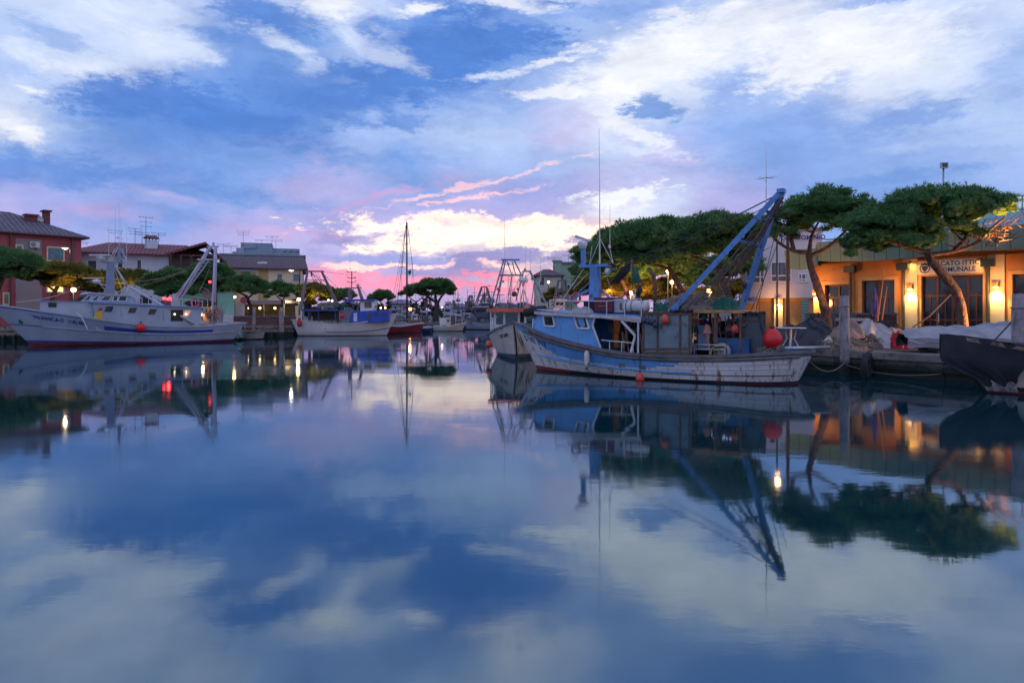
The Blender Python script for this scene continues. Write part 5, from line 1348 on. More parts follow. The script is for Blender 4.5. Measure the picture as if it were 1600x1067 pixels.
# rusty side plate (port gallows board)
pl = [A.xz(1004, 489.5, 1.36), A.xz(1078, 490, 1.36), A.xz(1080, 550, 1.36), A.xz(1077, 556, 1.36), A.xz(1004, 554, 1.36)]
mb = MB(); mb.prism(pl, 1.28, 1.36); pp = mb.build('side_plate', steelg, rt)
mb = MB()
for px in (1005, 1027.5, 1063, 1077.5):
    a = A.l(px, 490, 1.37); b = A.l(px+ (0 if px < 1060 else -.5), 555 if px > 1060 else 551, 1.37); mb.bar(a, b, .045, .05)
for py in (490.5, 520, 545, 551): a = A.l(1005, py if py != 520 else 524, 1.37); b = A.l(1078, py if py != 520 else 521, 1.37); (mb.bar(a, b, .025 if py == 520 else .05) if py != 520 else None)
mb.build('plate_frame', ironr, pp)
for s_ in (1,):
    mb = MB(); a, b = A.l(1019, 552, 1.42), A.l(1083, 560, 1.42); mb.tube(sag(a, b, .14, 14), .022, 5); mb.build('chain', ironr, rt)
# second plate near the stern, on the far side
yf = .35
pl = [A.xz(1161, 492, yf), A.xz(1196, 492, yf), A.xz(1198, 553, yf), A.xz(1158, 553, yf)]
mb = MB(); mb.prism(pl, yf-.08, yf); pp = mb.build('side_plate', steeld, rt)
mb = MB()
for px in (1161, 1195): mb.bar(A.l(px, 490, yf+.02), A.l(px, 553, yf+.02), .05)
mb.bar(A.l(1161, 501, yf+.02), A.l(1196, 501, yf+.02), .03); mb.bar(A.l(1161, 492, yf+.02), A.l(1196, 492, yf+.02), .05); mb.build('plate_frame', ironr, pp)
# net platform
a, b = A.l(1079, 487, .95), A.l(1156, 488, .95)
mb = MB(); mb.box(((a.x+b.x)/2, 0, a.z), (abs(a.x-b.x), 1.9, .09)); mb.build('net_platform', woodo, rt)
mb = MB(); c_, d_ = A.l(1004, 489, .9), a
mb.box(((c_.x+d_.x)/2, 0, a.z-.03), (abs(c_.x-d_.x), 2.4, .07)); 
for x_ in (a.x, b.x, (a.x+b.x)/2):
    for y_ in (.9, -.9): mb.bar((x_, y_, .55), (x_, y_, a.z-.04), .06)
mb.build('platform_frame', ironr, rt)
# dark interior bits in the working deck
mb = MB(); a, b = A.l(1117, 536, .55), A.l(1171, 536, .55); mb.box(((a.x+b.x)/2, .35, .95), (abs(a.x-b.x), .5, .62)); mb.build('winch_box', mat('dark blue winch paint', (.015, .08, .22), .55, .3, 3, .1, dirt=(.05, .04, .04), dirt_amt=.5), rt)
mb = MB(); a = A.l(1098, 520, .3); mb.box((a.x, .2, 1.25), (.25, .35, .75)); mb.build('control_box', mat('pale blue steel', (.22, .3, .45), .5, .2, 3, .1, dirt=RUST, dirt_amt=.4), rt)
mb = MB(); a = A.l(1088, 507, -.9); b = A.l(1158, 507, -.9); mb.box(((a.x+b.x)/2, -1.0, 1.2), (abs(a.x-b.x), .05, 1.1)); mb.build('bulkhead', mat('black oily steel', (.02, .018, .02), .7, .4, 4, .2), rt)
mb = MB(); a = A.l(1085, 540, 1.0); b = A.l(1133, 539, 1.0); mb.tube([(a.x, 1.0, .8), (a.x, 1.0, 1.08), (b.x, 1.0, 1.08), (b.x, 1.0, .8)], .02, 6); mb.tube([(a.x, 1.0, .95), (b.x, 1.0, .95)], .015, 5); mb.tube([((a.x+b.x)/2, 1., .8), ((a.x+b.x)/2, 1., 1.08)], .015, 5); mb.build('guard_rail', galv, rt)
mb = MB(); a = A.l(1129, 551, .7); mb.torus((a.x, .75, .88), .2, .06, M=Matrix.Rotation(R(90), 3, 'X')); mb.lathe([(.03, -.1), (.12, -.1), (.12, .1), (.03, .1)], (a.x, .75, .88), 12, M=Matrix.Rotation(R(90), 3, 'X')); mb.build('winch_drum', mat('grey worn metal', (.3, .28, .28), .5, .3, 5, .1), rt)
rr = random.Random(9); oil = mat('oily brown machinery', (.09, .055, .05), .6, .6, 3, .2, dirt=(.2, .07, .04), dirt_amt=.5)
for k in range(22):
    a = A.l(rr.uniform(1084, 1160), rr.uniform(500, 545), rr.uniform(-.8, .5)); mb = MB(); mb.box(a, (rr.uniform(.05, .3), rr.uniform(.05, .3), rr.uniform(.05, .35)), rr.random()); mb.build('machine_housing', oil, rt)
for k in range(9):
    a = A.l(rr.uniform(1084, 1160), 495, rr.uniform(-.6, .8)); mb = MB(); mb.tube([a, a+Vector((rr.uniform(-.1, .1), 0, -rr.uniform(.3, .8)))], .012, 4); mb.build('hanging_line', ropem, rt)
for k in range(6):
    a = A.l(rr.uniform(1084, 1112), rr.uniform(497, 535), rr.uniform(-.4, .9)); o_ = heap('oilskin', None, None, None, 0, .14, .1, .3, [mat('pinkish oilskin', (.45, .20, .17), .7, .3, 4, .2), netg, tarpb, mat('pale rag', (.4, .4, .42), .8, .3, 4, .2)][k % 4], 90+k, .3, 3, nu=14, nv=12, part='oilskin'); o_.location = a; o_.parent = rt
mb = MB(); a = A.l(1113, 548, 1.05); mb.tube([(a.x+.05, 1.05, .8), (a.x, 1.05, 1.0), (a.x-.18, 1.05, 1.07), (a.x-.36, 1.05, 1.06)], .016, 6); mb.build('yellow_hose', mat('yellow rubber hose', (.5, .42, .03), .5, .1, 3, 0), rt)
# crane (A frame): two legs meeting at the tip
tip = A.l(1221, 301, 0.)
b1 = A.l(1044, 492, .95); b2 = A.l(1156, 490, -.95); j2 = A.l(1206, 335, -.1)
mb = MB(); mb.bar(b1, tip+Vector((0, 0, .05)), .13, .15)
d = (tip-b1).normalized()
for t in (.12, .33, .52, .66, .8): q = b1.lerp(tip, t); mb.bar(q-d*.03, q+d*.03, .16, .18)
mb.bar(b1, A.l(1060, 470, .5), .08); mb.bar(A.l(1054, 478, .95), A.l(1066, 492, .95), .08)
crane = mb.build('crane_leg', bluem, rt)
mb = MB(); mb.bar(b2, j2, .13, .15); mb.bar(j2, tip, .09)
d = (j2-b2).normalized()
for t in (.2, .45, .62, .8): q = b2.lerp(j2, t); mb.bar(q-d*.03, q+d*.03, .16, .18)
mb.build('crane_leg', bluem, rt)
for t, u_ in ((.62, .70), (.86, 1.0)): mb = MB(); mb.bar(b1.lerp(tip, t), b2.lerp(j2, u_), .07); mb.build('crane_crossbar', bluem, rt)
mb = MB(); mb.bar(b1.lerp(tip, .8)+Vector((0, 0, -.1)), b1.lerp(tip, .8)+Vector((-.35, -.2, .0)), .05); mb.build('davit_arm', bluem, rt)
mb = MB(); mb.box(tip+Vector((0, 0, .04)), (.2, .26, .12)); mb.lathe([(.01, -.03), (.09, -.03), (.09, .03), (.01, .03)], tip+Vector((0, 0, -.06)), 12, M=Matrix.Rotation(R(90), 3, 'X')); mb.build('crane_head', bluem, rt)
mb = MB(); q = tip.lerp(b1, .13)
antenna(mb, q, .95, .02, .012); antenna(mb, q+Vector((0, 0, .95)), .85, .01, .004)
for k in range(4): a_ = PI*k/4+.3; mb.tube([q+Vector((math.cos(a_)*.32, math.sin(a_)*.32, .9)), q-Vector((math.cos(a_)*.32, math.sin(a_)*.32, -.9))], .007, 4)
mb.build('antenna', paintw, rt)
mb = MB(); rr = random.Random(8)
for k, (px, py, yl) in enumerate(((1075, 492, .8), (1083, 492, .4), (1092, 494, 0), (1100, 492, -.3), (1110, 492, -.6), (1068, 490, 1.1))):
    for o in (0, .04):
        t_ = tip+Vector((rr.uniform(-.08, .08), rr.uniform(-.08, .08), -.15-o*3)); e_ = A.l(px, py, yl)+Vector((o*2, o, 0))
        mid = t_.lerp(e_, .3)+Vector((rr.uniform(-.1, .1), 0, -.12)); mb.tube([t_, mid, e_], .017, 5)
mb.build('lifting_wires', mat('greasy brown wire', (.10, .075, .07), .7, .4, 9, .2), rt)
mb = MB(); mb.tube(sag(tip, A.l(940, 418, 0), .18, 16), .02, 5); mb.tube(sag(tip+Vector((0, 0, -.12)), A.l(962, 416, 0), .3, 16), .014, 5); mb.tube(sag(b1.lerp(tip, .62), A.l(985, 478, .6), .1), .012, 4)
mb.tube(sag(A.l(1229, 340, -.4), A.l(1172, 488, -1.), .1), .012, 4); mb.tube(sag(A.l(1223, 312, -.2), A.l(1180, 488, -1.1), .12), .012, 4); mb.build('stay_wires', roped, rt)
mb = MB(); a = A.l(1163, 445, -.7); mb.lathe([(.02, .05), (.09, .04), (.11, -.06), (.02, -.06)], a, 12, M=Matrix.Rotation(R(60), 3, 'Y')); mb.bar(a, A.l(1168, 441, -.7), .03); mb.build('deck_lamp', darkmet, rt)
# mast with radar
m0 = A.l(930, 487, 0); m1 = A.l(930, 417, 0); cx = m0.x
mb = MB(); z0_, z1_ = zr0-.05, m1.z
mb.prism([(cx-.19, z0_), (cx+.19, z0_), (cx+.13, z1_), (cx-.13, z1_)], -.14, .14); mb.box((A.l(929, 416, 0).x, 0, z1_+.03), (abs(A.l(909, 0)[0]-A.l(953, 0)[0]), .3, .09))
a = A.l(911.5, 416, 0); b = A.l(911.5, 387, 0); mb.bar(a, b, .12, .14)
mb.bar(A.l(888, 470, .3), A.l(922, 452, 0), .06, .09); mb.bar(A.l(895, 455, 0)*.0+A.l(872, 487, .5), A.l(922, 440, 0), .03); mb.bar(A.l(968, 480, -.5), A.l(938, 452, 0), .04, .06)
mb.build('mast', bluem, rt)
mb = MB(); c = A.l(910, 382, 0); mb.lathe([(.02, -.16), (.1, -.14), (.16, -.04), (.17, .05), (.1, .12), (.02, .14)], c, 14)
mb.bar(A.l(899, 369, .25), A.l(921, 377, -.25), .10, .07); mb.tube([c, A.l(911, 374, 0)], .04, 6); mb.build('radar', paintw, rt, smooth=False)
mb = MB()
w0_ = A.l(937, 416, 0); mb.tube([w0_, A.l(937, 367, 0)], [.03, .025], 6); mb.tube([A.l(937, 367, 0), A.l(937, 300, 0), A.l(936, 201, 0)], [.02, .012, .006], 5)
w1_ = A.l(953, 388, -.1); mb.tube([w1_, A.l(953, 320, -.1)], [.012, .004], 5); mb.tube([w1_, A.l(952, 383, -.1)], .04, 6)
mb.build('antenna', paintw, rt)
mb = MB()
for p_, q_ in (((937, 375, 0), (921, 414, 0)), ((937, 372, 0), (958, 412, 0)), ((953, 388, -.1), (958, 412, 0)), ((925, 385, 0), (921, 414, 0)), ((912, 420, 0), (866, 487, .6)), ((945, 424, 0), (965, 483, -.8)), ((918, 428, 0), (895, 452, .2))):
    mb.tube([A.l(*p_), A.l(*q_)], .01, 4)
mb.build('mast_stays', paintw, rt)
for px, py, r_ in ((949, 424, .11), (960, 423, .06)):
    mb = MB(); a = A.l(px, py, 0); mb.lathe([(.02, -.07), (r_, -.07), (r_*1.05, .05), (.02, .07)], a, 12, M=Matrix.Rotation(R(70), 3, 'Y')); mb.tube([a, A.l(px-2, 417, 0)], .012, 4); mb.build('searchlight', paintw if r_ > .1 else darkmet, rt)
# exhaust pipe
mb = MB(); mb.tube([A.l(1023, 488, -.5), A.l(1024, 445, -.5), A.l(1021, 430, -.5), A.l(1013, 420, -.5)], [.06, .06, .065, .06], 8); mb.build('exhaust_pipe', ironr, rt, smooth=True)
# roof rail
mb = MB(); ra = [A.l(868, 470, 1.2), A.l(920, 470.5, 1.2), A.l(948, 470.5, 1.2), A.l(976, 468, 1.2), A.l(1002, 467, 1.2)]
mb.tube(ra, .016, 6); mb.tube([ra[0], (ra[0].x, -1.2, ra[0].z)], .014, 5); mb.tube([(p.x, -1.2, p.z) for p in ra], .014, 5)
for p in ra:
    for s_ in (1, -1): mb.tube([(p.x, s_*1.2, p.z), (p.x, s_*1.2, zt(p.x, 1.2)-.02)], .014, 5)
mb.build('roof_rail', paintw, rt)
# stern roller and bracket
mb = MB(); a = A.l(1193, 560, .85); b = A.l(1222, 545, .85); mb.bar(a, b, .14, .06); mb.lathe([(.02, -.06), (.11, -.06), (.11, .06), (.02, .06)], A.l(1220, 545, .8), 12, M=Matrix.Rotation(R(90), 3, 'X')); mb.build('stern_roller', grayr, rt)
mb = MB(); a = A.l(1222, 544.5, -.1); q_ = P(1296, 543, 20.6); wq = Vector((q_.x, q_.y, 0))-Vector((A.o.x, A.o.y, 0)); b = Vector((wq.x*A.u.x+wq.y*A.u.y, wq.x*A.n.x+wq.y*A.n.y, .96)); mb.tube([a, b], .055, 10); mb.build('gangway_tube', galv, rt, smooth=True)

def item(fr, name, label, cat, px, py, yl, group=None):
    p = fr.l(px, py, yl); return empty(name, fr.w(p.x, yl, p.z), fr.rz, label, cat, group)
def life_ring(fr, px, py, yl, r, label, rot=0):
    t = item(fr, 'life_ring', label, 'life ring', px, py, yl)
    mb = MB(); M_ = Matrix.Rotation(R(90), 3, 'X')@Matrix.Rotation(R(rot), 3, 'Y')
    mb.torus((0, 0, 0), r, r*.27, M=M_, m=0, n=24, k=8); mb.build('ring', mat('faded red ring', (.42, .04, .05), .5, .2, 4, .05), t, smooth=True)
    mb = MB()
    for k in range(4): a_ = PI/4+PI/2*k; mb.torus((math.cos(a_)*r, 0, math.sin(a_)*r), r*.29, .012, M=Matrix.Rotation(a_, 3, 'Y')@Matrix.Rotation(0, 3, 'X'), n=10, k=4, m=0)
    mb.build('band', paintw, t)
life_ring(A, 900, 466, .95, .15, 'red life ring on the blue boat roof in front of a white cloth')
def buoy(fr, px, py, yl, r, label, m, line=.5, point=.35, group='round buoys and fenders hung on the boats', name='buoy', gl=None):
    t = item(fr, name, label, 'buoy', px, py, yl, group)
    mb = MB(); mb.ball((0, 0, 0), r, n=16, sq=1.05, point=point); mb.build('float', m, t, smooth=True)
    mb = MB(); mb.tube([(0, 0, r*1.0), (0, 0, r*1.0+line)], .01, 5); mb.lathe([(.02, r*.95), (r*.28, r*.95), (r*.22, r*1.35), (.02, r*1.4)], n=8); mb.build('cord', roped, t)
    return t
buoy(A, 1039, 500, 1.5, .125, 'orange round buoy hanging on the rusty grey plate', orange, .15)
buoy(A, 1148, 515, .75, .11, 'salmon orange buoy hanging in the dark working deck', orange, .3)
buoy(A, 1123, 500, .6, .085, 'small dull pink buoy under the net platform', mat('dull pink plastic', (.35, .12, .10), .5, .2, 3, .05), .1)
buoy(A, 1138, 515, .4, .12, 'dull maroon buoy hanging left of the salmon orange one', mat('dull maroon plastic', (.16, .05, .07), .5, .2, 3, .05), .3)
buoy(A, 1000, 591, 1.62, .13, 'dull red pointed fender floating at the waterline of the blue boat', orange, .6)
buoy(A, 1207, 530, .6, .27, 'big bright red buoy on a heap of rope at the blue boat stern', redb, .02, point=.1)
for i, (px, py) in enumerate(((1007, 500.5), (1019, 503), (1024, 508), (1013, 502.5))):
    buoy(A, px, py, 1.5, .085, ('dark blue float nearest the shelter post', 'dark blue float in the middle of the hanging cluster', 'lowest dark blue float of the hanging cluster', 'dark blue float between the post and the middle float')[i], blueb, .12, .2)
# fender cylinder
t = item(A, 'fender', 'white cylindrical fender hanging on the blue bow side', 'fender', 917, 560, 1.42)
mb = MB(); mb.lathe([(.01, -.30), (.04, -.28), (.085, -.2), (.09, 0), (.085, .18), (.04, .24), (.01, .26)], n=14); mb.build('body', whitb, t, smooth=True)
mb = MB(); mb.tube([(0, 0, .24), (0, -.08, .42)], .01, 5); mb.lathe([(.01, -.36), (.035, -.33), (.045, -.26), (.01, -.25)], n=8); mb.build('cord', roped, t)
# string of little black floats on top of the plates
def float_string(fr, px0, px1, py, yl, n, label):
    t = item(fr, 'float_line', label, 'float line', (px0+px1)/2, py, yl); c = fr.l((px0+px1)/2, py, yl); mb = MB(); rr = random.Random(px0)
    for k in range(n):
        p = fr.l(px0+(px1-px0)*k/(n-1), py+rr.uniform(-1, 1), yl)-c; mb.ball(p+Vector((0, rr.uniform(-.05, .05), 0)), .055, n=8)
    mb.build('floats', rubber, t, smooth=True)
    mb = MB(); mb.tube([fr.l(px0, py, yl)-c, fr.l(px1, py, yl)-c], .012, 4); mb.tube([fr.l(px1-8, py, yl)-c, fr.l(px1-6, py+20, yl+.05)-c, fr.l(px1+2, py+42, yl+.05)-c], .02, 4); mb.build('cord', roped, t)
float_string(A, 1048, 1080, 486.5, 1.2, 9, 'string of black floats along the top of the rusty grey plate')
float_string(A, 1166, 1194, 489.5, .35, 9, 'string of black floats along the top of the dark stern plate')

def net_heap(name, label, cat, world, rz, rx, ry, h, m, seed, n=90, r=.02, m2=None, cmb=None):
    "a heap of net: lumpy body with loops of cord over it"
    t = empty(name, world, rz, label, cat); o = heap(name, None, None, None, 0, rx, ry, h, m, seed, .22, 7, part='net_body'); o.parent = t
    rr = random.Random(seed+1); mb = MB()
    for k in range(n):
        a = rr.uniform(0, 2*PI); q = rr.random()**.6*.9; X, Y = q*math.cos(a), q*math.sin(a)
        c = Vector((X*rx, Y*ry, h*(1-q**3)**.6*rr.uniform(.55, .92)+.02)); pts = []
        L = rr.uniform(.12, .4)*min(1., rx); aa = rr.uniform(0, 6)
        for j in range(6):
            aa += rr.uniform(-1, 1); c = c+Vector((math.cos(aa)*L/4, math.sin(aa)*L/4, rr.uniform(-.05, .035))); pts.append(c.copy())
        mb.tube(pts, r*rr.uniform(.5, 1.2), 4)
    mb.build('cords', m2 or ropem, t); return t
a = A.l(1090, 488, 0); net_heap('fishing_net', 'brown fishing net heaped on the platform between the crane legs', 'fishing net', A.w(A.l(1080, 487, .1).x, .1, a.z+.0), A.rz, 1.15, .85, .62, netb, 3, 240, .012)
net_heap('fishing_net', 'green fishing net heaped at the right end of the net platform', 'fishing net', A.w(A.l(1132, 487, .2).x, .2, A.l(1132, 486, .2).z), A.rz, .42, .5, .44, netg, 4, 120, .014, mat('green cord', (.02, .16, .11), .8, .3, 8, .2))
net_heap('fishing_net', 'small green net bundle at the left end of the net heap behind the exhaust', 'fishing net', A.w(A.l(1035, 486, .75).x, .75, A.l(1032, 488, .6).z), A.rz, .28, .3, .3, netg, 5, 70, .014, mat('green cord', (.02, .16, .11)))
a = A.l(1200, 558, .65); net_heap('rope_heap', 'tan rope heap under the big red buoy', 'rope', A.w(a.x, .62, .78), A.rz, .32, .3, .28, netb, 6, 80, .014)
# on the roof
t = item(A, 'storage_box', 'maroon covered box on the blue boat roof', 'box', 953, 475, .3)
zc = zt(A.l(953, 475, .3).x, .3); dz = t.location.z-zc
mb = MB(); w_ = abs(A.l(938, 0, .7).x-A.l(966, 0, .7).x); mb.box((0, .1, -dz+.22+.01), (w_, .8, .44)); mb.box((0, .1, -dz+.45), (w_+.03, .84, .05)); mb.box((0, .51, -dz+.3), (.03, .01, .25)); mb.build('body', maroon, t)
mb = MB(); mb.tube([(-.15, .52, -dz+.2), (.15, .52, -dz+.2)], .012, 4); mb.build('cord', ropem, t)
t = item(A, 'life_raft', 'white life raft canister lashed on the roof beside the exhaust pipe', 'life raft', 994, 474, .6)
zc = zt(A.l(994, 474, .6).x, .6); dz = t.location.z-zc
mb = MB(); M_ = Matrix.Rotation(R(90), 3, 'Y'); mb.lathe([(.01, -.42), (.16, -.40), (.19, -.34), (.19, -.02), (.2, 0), (.19, .02), (.19, .34), (.16, .40), (.01, .42)], (0, 0, -dz+.24), 16, M=M_); mb.build('canister', whitb, t, smooth=True)
mb = MB(); 
for x_ in (-.25, .1, .28): mb.torus((x_, 0, -dz+.24), .195, .012, M=M_, n=16, k=4)
mb.box((0, 0, -dz+.03), (.8, .35, .06)); mb.build('strap', roped, t)
t = item(A, 'storage_box', 'white padded box between the maroon box and the life raft', 'box', 974, 475, .2)
zc = zt(A.l(974, 475, .2).x, .2); dz = t.location.z-zc; mb = MB(); mb.box((0, 0, -dz+.2), (.45, .9, .38)); mb.box((0, 0, -dz+.41), (.5, .95, .05)); mb.build('body', mat('pale grey canvas box', (.45, .47, .52), .8, .1, 3, .2), t)
mb = MB(); mb.box((-.15, .455, -dz+.2), (.14, .02, .22)); mb.build('panel', wood, t)
o = heap('cloth', 'white cloth hung over the front of the blue boat roof rail', 'cloth', A.w(A.l(905, 476, 1.0).x, .95, zt(A.l(905, 0, 1.).x, .95)-.02), A.rz, .46, .3, .24, tarpw, 12, .25, 6)
t = item(A, 'storage_box', 'black box behind the white cloth on the roof', 'box', 930, 478, .2); zc = zt(A.l(930, 478, .2).x, .2); dz = t.location.z-zc
mb = MB(); mb.box((0, 0, -dz+.17), (.5, .7, .32)); mb.box((0, 0, -dz+.34), (.54, .74, .04)); mb.build('body', rubber, t)
# flags
def flag(fr, pts, yl, label, m, pole=None):
    c = fr.l(*pts[0], yl); t = empty('flag', fr.w(c.x, yl, c.z), fr.rz, label, 'flag')
    if pole: mb = MB(); mb.tube([fr.l(*pole[0], yl)-c, fr.l(*pole[1], yl)-c], .014, 5); mb.build('pole', ropem, t)
    p = [fr.l(x, y, yl)-c for x, y in pts]; mb = MB()
    for i in range(len(p)): p[i] = p[i]+Vector((0, .05*math.sin(i*2.1), 0))
    m_ = sum(p, Vector())/len(p)+Vector((0, .08, 0)); k = len(p); mb.add(p+[m_], [(i, (i+1) % k, k) for i in range(k)]); mb.build('cloth', m, t)
    return t
flag(A, [(987, 408), (984, 425), (965, 444), (956, 441), (970, 420)], -.4, 'black ragged flag behind the mast of the blue boat', blackcl, ((988, 405), (968, 482)))
flag(A, [(987, 408), (999, 425), (1001, 442), (988, 444)], -.5, 'dark green pennant beside the ragged black flag', greencl, ((987, 406), (994, 482)))
flag(A, [(1001, 444), (1005, 455), (992, 470), (994, 452)], -.6, 'lower black pennant above the maroon box', blackcl, ((1003, 440), (990, 482)))
flag(A, [(981, 452), (986, 458), (984, 463), (976, 461)], -.7, 'small red pennant above the life raft', redcl, ((981, 450), (979, 482)))
# mooring ropes
def rope(label, p, q, s_, r=.015, m=None):
    o = MB(); pts = sag(p, q, s_, 14); b0 = Vector(pts[0]); o.tube([v-b0 for v in pts], r, 5); ob = o.build('mooring_rope', m or ropem, None, smooth=True); ob.location = b0
    return tag(ob, label, 'rope', 'mooring ropes')
rope('mooring rope drooping from the grey pile toward the blue boat stern', P(1318, 568, 22.4), P(1258, 556, 20.), .35)
rope('thin rope slung along the quay wall right of the grey pile', P(1322, 570, 22.4), P(1470, 584, 19.4), .16, .01)

# ---------------- white boat with orange roof
Bf = Frame((.62, 33.6), (-.95, -7.6))
rt = Bf.root('fishing_boat', 'white wooden fishing boat with orange red cabin roof lying bow on beside the blue boat', 'fishing boat')
hB = Hull(8.2, 3.5, [(0, .9), (.3, .85), (.55, .92), (.75, 1.12), (.9, 1.38), (1, 1.58)], ob=.55, os_=.3, w0=.75, wl=.82, pb=2.2)
wB = mat('cream white planked hull', (.52, .49, .46), .5, .15, 1.2, .15, dirt=(.30, .22, .10), dirt_amt=.5, dscale=2.4, streak=True)
hB.shell([(-1, 0, lambda q: 1), (0, .10, lambda q: 1), (.10, .14, lambda q: 2), (.14, .45, lambda q: 0), (.45, .8, lambda q: 0), (.8, 1, lambda q: 0)], [wB, mat('dark navy bottom paint', (.015, .03, .07), .5, .2, 2, .05), mat('dark navy bottom paint', (.015, .03, .07))], rt, nq=40, capm=grayr)
hB.text('1 VE 840', .24, .90, .70, -1, blackm, rt, False, .006); hB.text('1 VE 840', .24, .90, .70, 1, blackm, rt, True, .006)
mb = MB()
for q, z0_, z1_ in ((.985, 1.25, .5), (.968, 1.15, .35), (.96, 1.0, .45), (.935, 1.1, .6)): mb.tube([hB.pt(q, z0_, 1, .01), hB.pt(q-.018, (z0_+z1_)/2, 1, .012), hB.pt(q-.04, z1_, 1, .01)], [.01, .022, .006], 5)
mb.build('anchor_chafe_marks', mat('yellow ochre stain', (.25, .17, .04), .8, .3, 5, .1), rt)
mb = MB(); mb.tube([hB.pt(1.0, 1.45, 1, .03), hB.pt(.99, .8, 1, .03), hB.pt(.985, .2, 1, .03)], .035, 5); mb.build('stem_post', blackm, rt)
# cabin
yc = 1.3; zc0, zc1 = .95, 2.08
xa, xb = -2.6, 1.15
mb = MB(); mb.box((xb-.04, 0, 1.1), (.08, 2*yc, .7)); mb.box(((xa+xb)/2, yc, 1.1), (xb-xa, .06, .7)); mb.box(((xa+xb)/2, -yc, 1.1), (xb-xa, .06, .7)); mb.box((xa, 0, 1.5), (.06, 2*yc, 1.3))
for y_ in (-yc, -.85, -.15, .15, .85, yc): mb.box((xb-.04, y_, 1.72), (.09, .1, .66))
for x_ in (xa+.05, -1.3, .0, xb-.05):
    for s_ in (1, -1): mb.box((x_, s_*yc, 1.72), (.1, .07, .66))
cb = mb.build('cabin', white, rt)
mb = MB()
for y0_, y1_ in ((-yc+.05, -.9), (-.8, -.2), (.2, .8), (.9, yc-.05)): mb.box((xb-.05, (y0_+y1_)/2, 1.74), (.02, y1_-y0_, .62))
for s_ in (1, -1): mb.box(((xa+xb)/2, s_*yc, 1.74), (xb-xa-.2, .02, .62))
mb.build('windscreen', mat('dark teal glass', (.02, .07, .08), .08, .3, 2, 0), cb)
mb = MB(); mb.box(((xa+xb)/2+.15, 0, zc1+.03), (xb-xa+.9, 2*yc+.4, .09)); mb.build('roof', mat('grey white roof', (.4, .4, .43), .6, .15, 2, .1), rt)
mb = MB(); mb.box((xb+.62, 0, zc1+.05), (.05, 2*yc+.44, .17)); mb.box(((xa+xb)/2+.15, yc+.22, zc1+.05), (xb-xa+.9, .05, .17)); mb.box(((xa+xb)/2+.15, -yc-.22, zc1+.05), (xb-xa+.9, .05, .17)); mb.build('roof_edge', orroof, rt)
mb = MB()
for s_ in (1, -1):
    for x_ in (xb+.5, 2.2): mb.tube([(x_, s_*(yc+.12 if x_ < 2 else 1.25), 1.0), (x_, s_*(yc+.12 if x_ < 2 else 1.25), zc1 if x_ < 2 else 1.75)], .035, 6)
    mb.tube([(xb+.5, s_*(yc+.12), 1.75), (2.2, s_*1.25, 1.75), (2.9, s_*.95, 1.8)], .02, 5)
mb.build('guard_rail', paintw, rt)
mb = MB(); rr = random.Random(5)
gal = mat('blue grey galvanised tube', (.16, .20, .28), .5, .2, 3, .05, metal=.3)
def gantry(fr, feet, tops, mid, yl0, yl1, r, parent, m, nm='gantry'):
    "two legs in perspective each side: feet/tops px pairs"
    mb = MB(); F = [fr.l(*feet[0], yl0), fr.l(*feet[1], yl1)]; T = [fr.l(*tops[0], yl0*.5), fr.l(*tops[1], yl1*.5)]
    for f_, t_ in zip(F, T): mb.tube([f_, t_], r, 6)
    mb.tube([T[0]+(T[0]-T[1])*.12, T[1]+(T[1]-T[0])*.12], r, 6)
    for k in mid: mb.tube([F[0].lerp(T[0], k), F[1].lerp(T[1], k)], r*.8, 6)
    return mb, F, T
def PW(px, py, D): return P(px, py, D)
def loc(fr, v): w_ = Vector(v)-Vector((fr.o.x, fr.o.y, 0)); return Vector((w_.x*fr.u.x+w_.y*fr.u.y, w_.x*fr.n.x+w_.y*fr.n.y, w_.z))
def LB(px, py, D): return loc(Bf, P(px, py, D))
mb = MB()
for a_, b_ in (((767, 476), (787, 407)), ((773, 484), (790, 407)), ((816, 432), (803, 406))): mb.tube([LB(*a_, 36), LB(*b_, 37)], .045, 6)
mb.tube([LB(783, 406, 37), LB(812, 406, 37)], .05, 6); mb.tube([LB(781, 430, 36.6), LB(818, 430, 36.6)], .05, 6)
mb.tube([LB(816, 424, 37), LB(830, 424, 37)], .045, 6); mb.tube([LB(828, 424, 37), LB(852, 472, 36)], .06, 6); mb.tube([LB(818, 424, 37), LB(806, 470, 37)], .04, 6)
for a_, b_ in (((812, 430), (826, 478)), ((822, 430), (812, 478)), ((800, 408), (806, 430)), ((792, 408), (800, 430)), ((800, 430), (792, 478)), ((835, 440), (830, 478))): mb.tube([LB(*a_, 36.8), LB(*b_, 36.8)], .028, 5)
mb.build('net_gantry', gal, rt)
mb = MB(); a, b = LB(794, 432, 36.3), LB(794, 470, 36.3); c, d = LB(800, 432, 36.3), LB(800, 470, 36.3)
mb.tube([a, b], .015, 4); mb.tube([c, d], .015, 4)
for k in range(9): mb.tube([a.lerp(b, k/8), c.lerp(d, k/8)], .012, 4)
mb.build('ladder', paintw, rt)
mb = MB(); mb.lathe([(.02, -.12), (.22, -.10), (.27, 0), (.24, .1), (.02, .16)], LB(818, 438, 35.5), 16); mb.tube([LB(818, 441, 35.5), LB(818, 478, 35.5)], .03, 6); mb.build('radar_dome', paintw, rt, smooth=True)
mb = MB(); 
for px, pt, pb_ in ((789, 337, 406), (822, 388, 424), (829, 390, 424), (845, 394, 440)): mb.tube([LB(px, pb_, 37), LB(px-1, pt, 37)], [.018, .006], 5)
for px in (808, 813, 821): mb.tube([LB(px, 478, 36.5), LB(px+1, 440, 36.5)], .015, 4)
mb.build('antenna', paintw, rt)
